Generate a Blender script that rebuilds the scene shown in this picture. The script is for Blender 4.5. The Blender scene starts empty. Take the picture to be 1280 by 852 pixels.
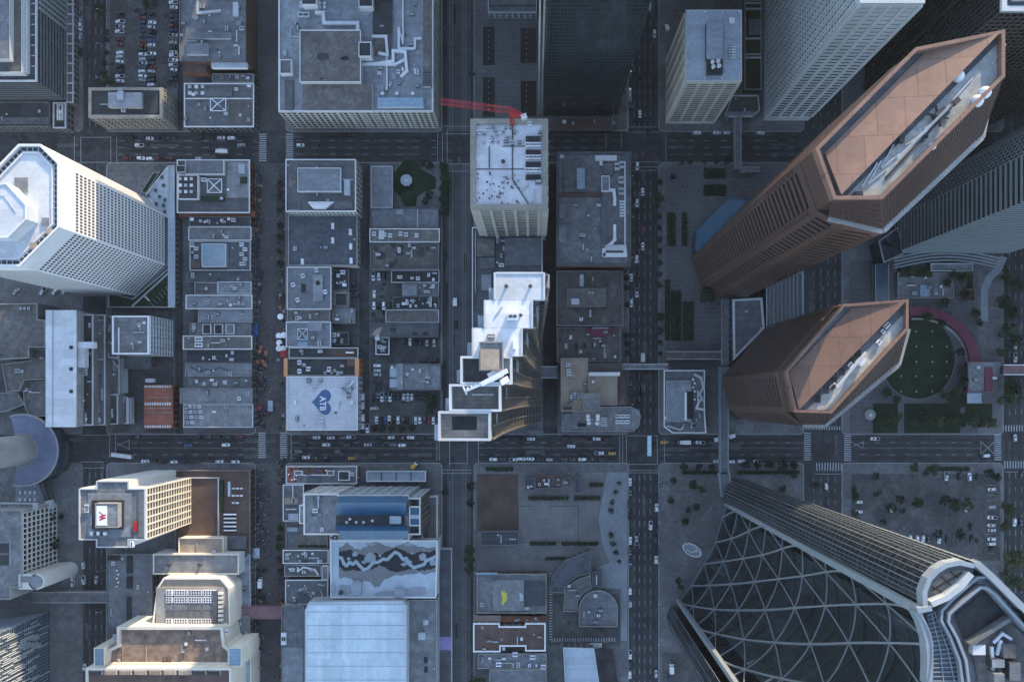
import bpy, math, random
from mathutils import Vector, Matrix
sc = bpy.context.scene
COL = sc.collection
random.seed(7)
# ---------------------------------------------------------------- survey: photo pixels -> metres
GS = 0.48                    # metres per pixel on the ground
EYE = 484.0                  # height of the drone
NX, NY = 668.0, 495.0        # the point straight below the drone
def P(px, py, h=0.0):
    k = GS * (EYE - h) / EYE
    return Vector(((px - NX) * k, -(py - NY) * k, h))
def ccw(p):
    a = sum(p[i][0]*p[(i+1) % len(p)][1] - p[(i+1) % len(p)][0]*p[i][1] for i in range(len(p)))
    return p if a > 0 else p[::-1]
def Q(pts, h=0.0):
    return ccw([(P(x, y, h).x, P(x, y, h).y) for x, y in pts])
def R(x0, y0, x1, y1, h=0.0):
    return Q([(x0, y0), (x1, y0), (x1, y1), (x0, y1)], h)
def offset(poly, d):
    """inward offset of a ccw polygon"""
    n = len(poly); out = []
    for i in range(n):
        p0 = Vector(poly[i-1]); p1 = Vector(poly[i]); p2 = Vector(poly[(i+1) % n])
        e0 = (p1-p0).normalized(); e1 = (p2-p1).normalized()
        n0 = Vector((-e0.y, e0.x)); n1 = Vector((-e1.y, e1.x))
        b = n0+n1
        if b.length < 1e-4: b = n0.copy()
        b.normalize(); c = max(0.35, b.dot(n0))
        out.append(tuple(p1 + b*(d/c)))
    return out
# ---------------------------------------------------------------- materials
MATS = {}
def mat(key, col=(.5, .5, .5), rough=.8, var=.18, scale=.12, fine=1.4, metal=0., seam=None, spec=.3, tint=None, rnd=.14):
    if key in MATS: return MATS[key]
    if key.startswith('roof_') and col[0] < .3: rnd = .28
    m = bpy.data.materials.new(key); m.use_nodes = True
    nt = m.node_tree; N = nt.nodes; L = nt.links
    b = N['Principled BSDF']; b.inputs['Roughness'].default_value = rough; b.inputs['Metallic'].default_value = metal
    b.inputs['Specular IOR Level'].default_value = spec
    tc = N.new('ShaderNodeTexCoord')
    def noise(s, det):
        n = N.new('ShaderNodeTexNoise'); n.inputs['Scale'].default_value = s; n.inputs['Detail'].default_value = det
        L.new(tc.outputs['Object'], n.inputs['Vector']); return n
    n1 = noise(scale, 5); n2 = noise(fine, 3)
    mx = N.new('ShaderNodeMix'); mx.data_type = 'FLOAT'; mx.inputs[0].default_value = .4
    L.new(n1.outputs['Fac'], mx.inputs[2]); L.new(n2.outputs['Fac'], mx.inputs[3])
    rp = N.new('ShaderNodeMapRange'); rp.inputs[1].default_value = .32; rp.inputs[2].default_value = .68
    rp.inputs[3].default_value = 1-var*1.5; rp.inputs[4].default_value = 1+var
    L.new(mx.outputs[0], rp.inputs[0])
    mul = N.new('ShaderNodeMix'); mul.data_type = 'RGBA'; mul.blend_type = 'MULTIPLY'; mul.inputs[0].default_value = 1
    mul.inputs[6].default_value = (*col, 1); L.new(rp.outputs[0], mul.inputs[7])
    src = mul.outputs[2]
    if tint:                                     # a second worn colour in patches
        n3 = noise(scale*2.3, 4); r3 = N.new('ShaderNodeMapRange'); r3.inputs[1].default_value = .5; r3.inputs[2].default_value = .62
        L.new(n3.outputs['Fac'], r3.inputs[0])
        mt = N.new('ShaderNodeMix'); mt.data_type = 'RGBA'; L.new(r3.outputs[0], mt.inputs[0]); L.new(src, mt.inputs[6])
        mt.inputs[7].default_value = (*tint, 1); src = mt.outputs[2]
    if seam:                                     # sheet joints: (length, width, mortar, darkness)
        br = N.new('ShaderNodeTexBrick'); L.new(tc.outputs['Object'], br.inputs['Vector'])
        br.inputs['Scale'].default_value = 1.; br.inputs['Brick Width'].default_value = seam[0]; br.inputs['Row Height'].default_value = seam[1]
        br.inputs['Mortar Size'].default_value = seam[2]; br.inputs['Mortar Smooth'].default_value = .1
        br.inputs['Color1'].default_value = (1, 1, 1, 1); br.inputs['Color2'].default_value = (.86, .86, .86, 1)
        br.inputs['Mortar'].default_value = (seam[3],)*3+(1,)
        m2 = N.new('ShaderNodeMix'); m2.data_type = 'RGBA'; m2.blend_type = 'MULTIPLY'; m2.inputs[0].default_value = 1
        L.new(src, m2.inputs[6]); L.new(br.outputs['Color'], m2.inputs[7]); src = m2.outputs[2]
    oi = N.new('ShaderNodeObjectInfo'); ro = N.new('ShaderNodeMapRange'); ro.inputs[3].default_value = 1-rnd; ro.inputs[4].default_value = 1+rnd; L.new(oi.outputs['Random'], ro.inputs[0])
    m3 = N.new('ShaderNodeMix'); m3.data_type = 'RGBA'; m3.blend_type = 'MULTIPLY'; m3.inputs[0].default_value = 1; L.new(src, m3.inputs[6]); L.new(ro.outputs[0], m3.inputs[7]); src = m3.outputs[2]
    L.new(src, b.inputs['Base Color'])
    MATS[key] = m; return m
mat('asphalt', (.043, .046, .050), .9, .34, .07, .5, tint=(.055, .058, .062), rnd=0)
mat('lot', (.086, .087, .090), .9, .4, .09, .5, tint=(.062, .063, .066), rnd=0)
mat('paving', (.150, .155, .162), .85, .3, .07, .5, seam=(3, 3, .14, .8), tint=(.118, .122, .128), rnd=0)
mat('plaza', (.100, .102, .110), .8, .2, .05, .8, seam=(2.7, 2.7, .16, 1.35))
mat('plazapale', (.235, .262, .29), .8, .12, .06, .8, seam=(1.6, 3.2, .06, .86))
mat('court', (.165, .170, .172), .85, .22, .06, .6, seam=(7, 7, .14, .82), tint=(.14, .145, .15), rnd=0)
mat('brickpave', (.105, .072, .062), .85, .25, .1, 1.5, seam=(4, 4, .09, .7))
mat('pedstreet', (.080, .078, .080), .85, .25, .06, 1.2, seam=(6, 3, .08, .75))
mat('earth', (.075, .08, .085), .95, .3, .03, .4)
mat('lawn', (.017, .031, .016), .95, .35, .12, 2.2)
mat('paint', (.34, .36, .38), .7, .25, .5, 3)
mat('paintyellow', (.17, .155, .11), .7, .25, .5, 3)
mat('rail', (.22, .23, .25), .4, .1, metal=.8)
mat('trackbed', (.085, .09, .095), .85, .2, .1, 1, seam=(4, 1.4, .06, .8))
mat('roof_blue', (.208, .228, .252), .8, .26, .14, .5, seam=(9, 3.2, .12, .8), tint=(.165, .19, .218))
mat('roof_slate', (.132, .143, .156), .8, .28, .14, .5, seam=(14, 4, .12, .8), tint=(.10, .112, .128))
mat('roof_navy', (.068, .078, .094), .8, .3, .14, .5, seam=(16, 3.6, .12, 1.3), tint=(.052, .06, .074))
mat('roof_grey', (.185, .198, .212), .85, .32, .16, .5, seam=(7, 7, .12, .85), tint=(.145, .155, .165))
mat('roof_brown', (.140, .135, .130), .9, .34, .16, .5, seam=(12, 5, .12, .85), tint=(.105, .103, .101))
mat('roof_dark', (.046, .050, .056), .9, .3, .1, .9, seam=(12, 3, .08, 1.4))
mat('roof_tan', (.33, .27, .215), .85, .2, .12, .9, seam=(4, 4, .06, .85))
mat('roof_pale', (.34, .40, .46), .75, .15, .08, .7, seam=(20, 1.6, .05, .9))
mat('roof_white', (.50, .525, .55), .7, .12, .06, .7, seam=(6, 3, .05, .88), tint=(.45, .475, .50))
mat('roof_membrane', (.58, .61, .65), .65, .14, .08, .6, seam=(14, 4.5, .13, .84), tint=(.53, .56, .60))
mat('bigroof', (.50, .60, .66), .6, .14, .05, .8, seam=(3.2, 40, .12, .9), tint=(.44, .53, .58))
mat('membrane_stained', (.56, .58, .62), .7, .16, .12, .9, tint=(.49, .51, .55), seam=(11, 5, .1, .86))
mat('roof_gravel', (.235, .178, .145), .95, .4, .25, 1.6)
mat('roof_rust', (.115, .080, .070), .9, .3, .15, 1)
mat('cream', (.64, .60, .51), .75, .1, .1, 1)
mat('stone', (.34, .32, .275), .85, .18, .1, 1, seam=(2, 1, .05, .85))
mat('limestone', (.50, .49, .44), .8, .12, .1, 1)
mat('concrete', (.30, .30, .295), .85, .18, .1, 1, seam=(5, 5, .05, .88))
mat('concrete_dark', (.15, .155, .16), .85, .2, .1, 1)
mat('white', (.66, .67, .68), .6, .06, .1, 1)
mat('palewall', (.43, .465, .49), .7, .08, .1, 1)
mat('offwhite', (.60, .60, .57), .7, .08, .1, 1)
mat('brick', (.22, .085, .055), .9, .2, .2, 2, seam=(1.2, .5, .05, .8))
mat('brickdark', (.125, .075, .062), .9, .2, .2, 2, seam=(1.2, .5, .05, .8))
mat('terracotta', (.30, .115, .080), .8, .2, .2, 1.5, seam=(3, 2.2, .1, .7))
mat('granite', (.205, .125, .094), .5, .16, .08, .5, seam=(9, 13, .16, .6), tint=(.185, .118, .092))
mat('granitewall', (.092, .060, .050), .28, .08, .08, .8)
mat('darkgranite', (.07, .045, .04), .4, .1, .1, 1)
mat('orange', (.55, .27, .13), .7, .15, .2, 1)
mat('metal', (.42, .45, .48), .45, .12, .3, 2, metal=.3)
mat('metalpale', (.62, .66, .70), .45, .1, .3, 2, metal=.1)
mat('metaldark', (.06, .065, .07), .5, .15, .3, 2, metal=.3)
mat('black', (.024, .025, .027), .5, .5, .4, 1, rnd=.4)
mat('glass', (.022, .028, .034), .12, .7, .4, 1, spec=.7, rnd=.6)
mat('slotglass', (.013, .012, .013), .4, .5, .3, 1, spec=.25)
mat('glassblue', (.035, .060, .085), .12, .25, .3, 1, spec=.8)
mat('glassgreen', (.016, .026, .032), .12, .25, .2, 1, spec=.8)
mat('glasswarm', (.055, .045, .035), .15, .7, .4, 1, spec=.7, rnd=.6)
mat('mulliondark', (.055, .07, .08), .5, .1, .2, 1)
mat('skylightglass', (.22, .33, .42), .15, .12, .5, 2, spec=.7, seam=(1.2, 2.2, .08, .6))
mat('bluecanopy', (.02, .115, .20), .25, .15, .2, 1, spec=.6)
mat('bluemetal', (.022, .085, .165), .45, .12, .2, 1, seam=(1.4, 30, .06, .8), spec=.5)
mat('purple', (.135, .152, .225), .5, .15, .1, 1.2, seam=(2.2, 1.6, .08, .75))
mat('violetroof', (.21, .185, .36), .6, .15, .2, 1)
mat('redmetal', (.50, .045, .045), .5, .15, .3, 1)
mat('redpath', (.135, .035, .060), .7, .2, .1, 1)
mat('pinkpave', (.20, .12, .13), .8, .2, .1, 1)
mat('bronze', (.125, .112, .098), .55, .1, .2, 1)
mat('steelpale', (.25, .285, .315), .45, .08, .2, 1, metal=.2)
mat('spandrel', (.20, .235, .25), .5, .1, .2, 1)
mat('finpale', (.22, .265, .28), .6, .1, .2, 1)
mat('bark', (.06, .045, .035), .95, .2, 1, 4)
mat('hedge', (.024, .038, .020), .95, .4, .5, 3)
mat('soil', (.03, .028, .026), .95, .3, .5, 3)
mat('boards', (.26, .25, .235), .8, .25, .3, 1.5, seam=(4, 1.2, .08, .7))
mat('yellowpaint', (.55, .50, .06), .7, .1)
mat('navypaint', (.055, .11, .22), .7, .12, .3, 1)
mat('redpaint', (.40, .02, .03), .6, .1)
mat('murallight', (.36, .43, .49), .75, .1, .2, 1)
mat('muralgrey', (.19, .20, .215), .8, .12, .2, 1)
mat('muralmid', (.27, .31, .36), .8, .12, .2, 1)
mat('muraldark', (.032, .034, .042), .8, .12, .2, 1)
mat('muralriver', (.33, .42, .48), .75, .1, .2, 1)
mat('clothwhite', (.78, .78, .78), .8, .05)
mat('clothblue', (.04, .10, .30), .8, .1)
mat('clothred', (.40, .04, .06), .8, .1)
mat('clothdark', (.025, .027, .035), .9, .1)
mat('clothgrey', (.20, .21, .23), .9, .1)
mat('clothorange', (.30, .125, .07), .9, .1)
mat('skin', (.45, .28, .20), .6, .1)
mat('tyre', (.02, .02, .02), .9, .05)
def leafmat(key, col):
    m = mat(key, col, .8, .5, .35, 1.2); return m
mat('decklight', (.42, .43, .40), .8, .25, .12, .6, seam=(5, 2.5, .06, .8), tint=(.33, .36, .38))
leafmat('leaf_mid', (.052, .078, .036)); leafmat('leaf_dark', (.036, .058, .030)); leafmat('leaf_olive', (.072, .080, .038)); leafmat('leaf_black', (.028, .038, .027))
def clearglass(key, col, mix):
    m = bpy.data.materials.new(key); m.use_nodes = True; nt = m.node_tree; N = nt.nodes; L = nt.links; N.remove(N['Principled BSDF'])
    t = N.new('ShaderNodeBsdfTransparent'); t.inputs[0].default_value = (*col, 1); g = N.new('ShaderNodeBsdfGlossy'); g.inputs[0].default_value = (.75, .8, .85, 1); g.inputs['Roughness'].default_value = .08
    f = N.new('ShaderNodeFresnel'); f.inputs[0].default_value = 1.5; a = N.new('ShaderNodeMath'); a.operation = 'ADD'; a.inputs[1].default_value = mix; L.new(f.outputs[0], a.inputs[0])
    x = N.new('ShaderNodeMixShader'); L.new(a.outputs[0], x.inputs[0]); L.new(t.outputs[0], x.inputs[1]); L.new(g.outputs[0], x.inputs[2]); L.new(x.outputs[0], N['Material Output'].inputs[0]); MATS[key] = m
clearglass('frontglass', (.56, .62, .66), .0)
# ---------------------------------------------------------------- mesh builder
class MB:
    def __init__(s): s.v = []; s.f = []; s.m = []
    def face(s, pts, mi=0):
        i = len(s.v); s.v += [tuple(p) for p in pts]; s.f.append(tuple(range(i, i+len(pts)))); s.m.append(mi)
    def prism(s, poly, z0, z1, mi=0, top=None, bottom=False, caps=True):
        n = len(poly); i = len(s.v)
        s.v += [(p[0], p[1], z0) for p in poly] + [(p[0], p[1], z1) for p in poly]
        for k in range(n):
            j = (k+1) % n; s.f.append((i+k, i+j, i+n+j, i+n+k)); s.m.append(mi)
        if caps:
            s.f.append(tuple(range(i+n, i+2*n))); s.m.append(mi if top is None else top)
        if bottom: s.f.append(tuple(range(i+n-1, i-1, -1))); s.m.append(mi)
    def loft(s, a, z0, b, z1, mi=0, cap=False):
        n = len(a); i = len(s.v)
        s.v += [(p[0], p[1], z0) for p in a] + [(p[0], p[1], z1) for p in b]
        for k in range(n):
            j = (k+1) % n; s.f.append((i+k, i+j, i+n+j, i+n+k)); s.m.append(mi)
        if cap: s.f.append(tuple(range(i+n, i+2*n))); s.m.append(mi)
    def box(s, x0, x1, y0, y1, z0, z1, mi=0, top=None):
        s.prism([(x0, y0), (x1, y0), (x1, y1), (x0, y1)], z0, z1, mi, top, True)
    def obox(s, c, ang, w, d, z0, z1, mi=0, top=None):
        ca, sa = math.cos(ang), math.sin(ang)
        s.prism([(c[0]+x*ca-y*sa, c[1]+x*sa+y*ca) for x, y in ((-w/2, -d/2), (w/2, -d/2), (w/2, d/2), (-w/2, d/2))], z0, z1, mi, top, True)
    def ring(s, poly, w, z0, z1, mi=0, out=0.):
        o = offset(poly, -out); a = offset(poly, w); n = len(poly); i = len(s.v)
        s.v += [(p[0], p[1], z0) for p in o] + [(p[0], p[1], z1) for p in o] + [(p[0], p[1], z1) for p in a] + [(p[0], p[1], z0) for p in a]
        for k in range(n):
            j = (k+1) % n
            for q in range(4):
                r = (q+1) % 4
                s.f.append((i+q*n+k, i+q*n+j, i+r*n+j, i+r*n+k)); s.m.append(mi)
    def bar(s, p, q, w, h, mi=0):
        p = Vector(p); q = Vector(q); d = (q-p)
        if d.length < 1e-6: return
        d.normalize(); up = Vector((0, 0, 1)) if abs(d.z) < .95 else Vector((1, 0, 0))
        x = d.cross(up).normalized()*(w/2); y = x.cross(d).normalized()*(h/2); i = len(s.v)
        for c in (p, q): s.v += [tuple(c-x-y), tuple(c+x-y), tuple(c+x+y), tuple(c-x+y)]
        for a, b in ((0, 1), (1, 2), (2, 3), (3, 0)): s.f.append((i+a, i+b, i+4+b, i+4+a)); s.m.append(mi)
        s.f += [(i+3, i+2, i+1, i), (i+4, i+5, i+6, i+7)]; s.m += [mi, mi]
    def tube(s, p, q, r0, r1=None, n=8, mi=0, cap=True):
        p = Vector(p); q = Vector(q); r1 = r0 if r1 is None else r1; d = (q-p).normalized()
        up = Vector((0, 0, 1)) if abs(d.z) < .95 else Vector((1, 0, 0)); x = d.cross(up).normalized(); y = x.cross(d); i = len(s.v)
        for c, r in ((p, r0), (q, r1)):
            for k in range(n):
                a = 2*math.pi*k/n; s.v.append(tuple(c+x*(r*math.cos(a))+y*(r*math.sin(a))))
        for k in range(n):
            j = (k+1) % n; s.f.append((i+k, i+n+k, i+n+j, i+j)); s.m.append(mi)
        if cap: s.f += [tuple(range(i, i+n)), tuple(range(i+2*n-1, i+n-1, -1))]; s.m += [mi, mi]
    def disc(s, c, r, z, n=20, mi=0, ry=None):
        s.face([(c[0]+r*math.cos(2*math.pi*k/n), c[1]+(ry or r)*math.sin(2*math.pi*k/n), z) for k in range(n)], mi)
    def mesh(s, name, mats, off=(0, 0, 0), smooth=False):
        me = bpy.data.meshes.new(name); ox, oy, oz = off
        me.from_pydata([(a-ox, b-oy, c-oz) for a, b, c in s.v], [], s.f)
        for k in mats: me.materials.append(MATS[k] if isinstance(k, str) else k)
        me.polygons.foreach_set('material_index', s.m)
        if smooth: me.polygons.foreach_set('use_smooth', [True]*len(s.f))
        me.update(); return me
    def build(s, name, mats, parent=None, smooth=False, kind=None, loc=None):
        off = loc if loc is not None else (tuple(parent['_o']) if parent is not None and '_o' in parent else (0, 0, 0))
        if isinstance(mats, str): mats = [mats]
        o = bpy.data.objects.new(name, s.mesh(name, mats, off, smooth)); COL.objects.link(o)
        if parent is not None: o.parent = parent
        elif loc is not None: o.location = loc
        o['_o'] = tuple(off)
        if kind: o['kind'] = kind
        return o
def tag(o, label, cat, group=None):
    o['label'] = label; o['category'] = cat
    if group: o['group'] = group
    return o
def empty(name, loc, label, cat, group=None):
    o = bpy.data.objects.new(name, None); COL.objects.link(o); o.location = loc; o['_o'] = tuple(loc); o.empty_display_size = 1
    return tag(o, label, cat, group)
def place(me, name, parent, loc, rz=0., scale=(1, 1, 1)):
    o = bpy.data.objects.new(name, me); COL.objects.link(o)
    if parent is not None:
        o.parent = parent; l = Vector(loc)-Vector(parent['_o'])
    else: l = Vector(loc)
    o.location = l; o.rotation_euler = (0, 0, rz); o.scale = scale
    return o
ORD = 'first second third fourth fifth sixth seventh eighth ninth tenth eleventh twelfth thirteenth fourteenth fifteenth sixteenth seventeenth eighteenth nineteenth twentieth'.split()
# ---------------------------------------------------------------- roof equipment (shared meshes)
def _ac():
    b = MB(); b.box(-.5, .5, -.5, .5, .08, 1, 0); b.tube((-.2, 0, 1), (-.2, 0, 1.06), .2, .2, 12, 1); b.tube((.22, 0, 1), (.22, 0, 1.06), .2, .2, 12, 1)
    b.box(-.52, .52, -.42, -.3, 0, .08, 1); b.box(-.52, .52, .3, .42, 0, .08, 1); b.box(-.501, -.5, -.4, .4, .3, .8, 1)
    return b
AC = [_ac().mesh('air_conditioner', ['metal', 'metaldark']), _ac().mesh('air_conditioner', ['metalpale', 'metaldark']), _ac().mesh('air_conditioner', ['concrete_dark', 'metal'])]
def _vent():
    b = MB(); b.tube((0, 0, 0), (0, 0, .7), .3, .3, 10); b.tube((0, 0, .8), (0, 0, 1.0), .5, .3, 10); b.tube((0, 0, .7), (0, 0, .8), .12, .12, 6); return b
VENT = [_vent().mesh('roof_vent', ['metalpale']), _vent().mesh('roof_vent', ['metaldark'])]
def _hatch():
    b = MB(); b.box(-.5, .5, -.5, .5, 0, .8, 0); b.box(-.55, .55, -.55, .55, .8, .9, 1); return b
HATCH = [_hatch().mesh('roof_hatch', ['concrete_dark', 'metal']), _hatch().mesh('roof_hatch', ['offwhite', 'metalpale'])]
def _sky():
    b = MB(); b.box(-.55, .55, -.55, .55, 0, .25, 1)
    for k in range(4):
        a = [(-.5, -.5), (.5, -.5), (.5, .5), (-.5, .5)]; p = a[k]; q = a[(k+1) % 4]; b.face([(p[0], p[1], .25), (q[0], q[1], .25), (0, 0, .6)], 0)
    for p in ((-.5, -.5), (.5, -.5), (.5, .5), (-.5, .5)): b.bar((p[0], p[1], .26), (0, 0, .62), .06, .06, 1)
    return b
SKY = _sky().mesh('skylight', ['glassblue', 'white'])
def ac(root, x, y, z, w=2.4, d=1.8, h=1.4, k=0, rz=0.): return place(AC[k], 'air_conditioner', root, P(x, y, z), rz, (w, d, h))
def vent(root, x, y, z, s=1., k=0): return place(VENT[k], 'roof_vent', root, P(x, y, z), 0, (s, s, s))
def hatch(root, x, y, z, w=1.6, d=1.6, h=1.5, k=0): return place(HATCH[k], 'roof_hatch', root, P(x, y, z), 0, (w, d, h))
def skylight(root, x, y, z, w=4., d=4.): return place(SKY, 'skylight', root, P(x, y, z), 0, (w, d, 2.4))
def duct(root, pts, z, w=1., m='metalpale', lift=.25, nm='duct'):
    b = MB(); q = [P(x, y, z) for x, y in pts]
    for i in range(len(q)-1):
        d = (q[i+1]-q[i]).normalized()*(w/2); zz = Vector((0, 0, lift+w/2+.003*i)); b.bar(q[i]-d+zz, q[i+1]+d+zz, w, w)
    return b.build(nm, m, root)
def block(root, nm, x0, y0, x1, y1, z, h, m='metal', top=None, lip=None):
    """a solid box on a roof: px rectangle seen at its top"""
    b = MB(); poly = R(x0, y0, x1, y1, z+h); b.prism(poly, z, z+h, 0, 1 if top else 0)
    o = b.build(nm, [m, top] if top else m, root)
    if lip:
        c = MB(); c.ring(poly, .35, z+h-.05, z+h+.45, 0, .06); c.build('parapet', lip, o)
    return o
def clutter(root, x0, y0, x1, y1, z, n, seed):
    r = random.Random(seed)
    for i in range(int(n*1.6)):
        x = r.uniform(x0, x1); y = r.uniform(y0, y1); t = r.random()
        if t < .42: ac(root, x, y, z, r.uniform(1.4, 3.2), r.uniform(1.2, 2.2), r.uniform(.9, 1.8), r.choice([0, 1, 2, 2]), r.choice([0, math.pi/2]))
        elif t < .72: vent(root, x, y, z, r.uniform(.6, 1.3), r.choice([0, 1]))
        elif t < .9: hatch(root, x, y, z, r.uniform(1, 2.4), r.uniform(1, 2), r.uniform(.7, 1.6), r.choice([0, 1]))
        else:
            l = r.uniform(5, 14); q = [(x, y), (min(x+l, x1), y)] if r.random() < .5 else [(x, y), (x, min(y+l, y1))]
            if math.dist(*q) > 2: duct(root, q, z, r.uniform(.4, .8), 'metal', .3)
# ---------------------------------------------------------------- buildings
PARAPET_W = .55
def bld(name, label, poly, h, wall='concrete', roof='roof_grey', par='concrete', ph=.9, pw=.42, cat='building', z0=0., group=None, shell=None):
    cx = sum(p[0] for p in poly)/len(poly); cy = sum(p[1] for p in poly)/len(poly)
    root = empty(name, (cx, cy, z0), label, cat, group)
    b = MB(); b.prism(poly, z0, h-ph, 0, caps=False); b.build('wall', wall, root)
    b = MB(); b.face([(p[0], p[1], h-ph) for p in offset(poly, pw*.6)]); b.build('roof', roof, root)
    b = MB(); b.ring(poly, pw, h-ph-.02, h, 0, .06); b.build('parapet', par, root)
    return root
def edge(poly, i): return Vector(poly[i]), Vector(poly[(i+1) % len(poly)])
NWIN = {}
def windows(root, a, b, z0, z1, cols, rows, fw=.6, fh=.6, m='glass', out=.05, limit=100, side=0.):
    a = Vector(a); b = Vector(b); d = b-a; Lg = d.length; d.normalize(); n = Vector((d.y, -d.x))
    cw = (Lg-2*side)/cols; rh = (z1-z0)/rows; w = cw*fw; h = rh*fh; ang = math.atan2(d.y, d.x)
    q = MB(); q.box(-w/2, w/2, -out, .12, -h/2, h/2); me = q.mesh('window', [m]); rest = MB(); ca, sa = d.x, d.y
    for r in reversed(range(rows)):
        for c in range(cols):
            p = a+d*(side+(c+.5)*cw); z = z0+(r+.5)*rh
            if NWIN.get(root.name, 0) < limit:
                NWIN[root.name] = NWIN.get(root.name, 0)+1
                place(me, 'window', root, (p.x, p.y, z), ang)
            else:
                l = p-d*(w/2)+n*out; rr = p+d*(w/2)+n*out
                rest.face([(l.x, l.y, z-h/2), (rr.x, rr.y, z-h/2), (rr.x, rr.y, z+h/2), (l.x, l.y, z+h/2)])
    if rest.f: rest.build('window', m, root, kind='stuff')
def grid(root, a, b, z0, z1, cols, rows, pw, sh, dep, m, nm='facade_frame', hdep=None, side=0.):
    a = Vector(a); b = Vector(b); d = (b-a); Lg = d.length; d.normalize(); n = Vector((d.y, -d.x)); g = MB(); hdep = min(dep-.06, .16) if hdep is None else hdep
    def slab(s0, s1, za, zb, dp):
        p = a+d*s0; q = a+d*s1
        g.prism([tuple(p+n*dp), tuple(p-n*.05), tuple(q-n*.05), tuple(q+n*dp)][::-1] if False else ccw([tuple(p+n*dp), tuple(p-n*.05), tuple(q-n*.05), tuple(q+n*dp)]), za, zb, 0, None, True)
    if pw > 0:
        for c in range(cols+1):
            s = side+(Lg-2*side)*c/cols; slab(max(0, s-pw/2), min(Lg, s+pw/2), z0, z1, dep)
    if sh > 0:
        for r in range(rows+1):
            z = z0+(z1-z0)*r/rows; slab(.02, Lg-.02, max(z0+.01, z-sh/2), min(z1-.01, z+sh/2), hdep)
    return g.build(nm, m, root)
def bands(root, poly, z0, z1, n, frac, out, m, nm='floor_band', inset=.1):
    g = MB(); dz = (z1-z0)/n
    for k in range(n): g.ring(poly, inset, z0+k*dz, z0+k*dz+dz*frac, 0, out)
    return g.build(nm, m, root)
def structure(b, name, mats, kind='structure', label=None):
    o = b.build(name, mats); o['kind'] = kind
    if label: o['label'] = label
    return o
SKYS = .15; SUNS = 1.6; EXPO = 2.1; HAZE = .00002
# ================================================================ the setting
b = MB(); b.face([(-4000, -4000, 0), (4000, -4000, 0), (4000, 4000, 0), (-4000, 4000, 0)]); structure(b, 'ground', 'earth')
b = MB()
VX = [(104, 133), (553, 592), (786, 823), (1005, 1052), (1254, 1291)]
HY = [(165, 203), (543, 578)]
for x0, x1 in VX:
    b.face([(p[0], p[1], .02) for p in R(x0-1, -700, x1+1, 1300)])
structure(b, 'avenue', 'asphalt')
b = MB()
for y0, y1 in HY: b.face([(p[0], p[1], .026) for p in R(-700, y0-1, 2000, y1+1)])
structure(b, 'street', 'asphalt')
b = MB(); b.face([(p[0], p[1], .032) for p in R(320, -700, 357, 164)]); b.face([(p[0], p[1], .032) for p in R(320, 204, 357, 542)]); b.face([(p[0], p[1], .032) for p in R(320, 579, 357, 1300)])
structure(b, 'pedestrian_street', 'pedstreet')
def rrect(x0, y0, x1, y1, r=6, n=5):
    pts = []
    for cx, cy, a0 in ((x1-r, y0+r, -90), (x1-r, y1-r, 0), (x0+r, y1-r, 90), (x0+r, y0+r, 180)):
        for k in range(n+1):
            a = math.radians(a0+90*k/n); pts.append((cx+r*math.cos(a), cy+r*math.sin(a)))
    return pts
bx = [(-500, 104), (133, 320), (357, 553), (592, 786), (823, 1005), (1052, 1254), (1291, 2000)]
by = [(-700, 165), (203, 543), (578, 1300)]
b = MB()
for x0, x1 in bx:
    for y0, y1 in by: b.prism(Q(rrect(x0, y0, x1, y1)), 0, .15)
structure(b, 'pavement', 'paving')
def sheet(name, mats, polys, z=.156):
    b = MB()
    for i, p in enumerate(polys): b.face([(q[0], q[1], z) for q in p])
    return structure(b, name, mats)
sheet('alley', 'asphalt', [R(219, 204, 229, 542), R(449, 204, 462, 542), R(679, 204, 697, 542), R(222, -100, 229, 164)])
sheet('parking_lot', 'lot', [R(138, -60, 221, 110), R(463, 337, 550, 541), R(1064, 592, 1250, 700), R(786+42, 815, 905, 880), R(685, 742, 775, 806), R(140, 380, 218, 541), R(415, 335, 448, 436)])
sheet('plaza', 'plaza', [R(832, 207, 1003, 452), R(594, -60, 672, 140)], .158)
sheet('school_yard', 'court', [Q([(596, 590), (758, 590), (752, 620), (747, 650), (752, 680), (760, 702), (742, 708), (742, 742), (596, 742)])], .160)
sheet('forecourt', 'plazapale', [Q([(759, 590), (784, 590), (784, 800), (776, 800), (776, 735), (745, 735), (745, 709), (762, 703), (753, 680), (748, 650), (753, 620)])], .163)
sheet('bow_plaza', 'paving', [R(826, 582, 905, 812)], .159)
sheet('brick_terrace', 'brickpave', [R(596, 592, 648, 664)], .166)
sheet('hotel_court', 'paving', [R(60, 590, 103, 740)], .159)
sheet('track_bed', 'trackbed', [R(559, -200, 588, 164), R(559, 204, 588, 542), R(559, 579, 588, 1000)], .036)
b = MB()
for x in (562.5, 565.8, 578.5, 581.8):
    for y0, y1 in ((-200, 164), (204, 542), (579, 1000)): b.prism(R(x-.18, y0, x+.18, y1), .03, .07)
structure(b, 'tram_track', 'rail')
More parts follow.
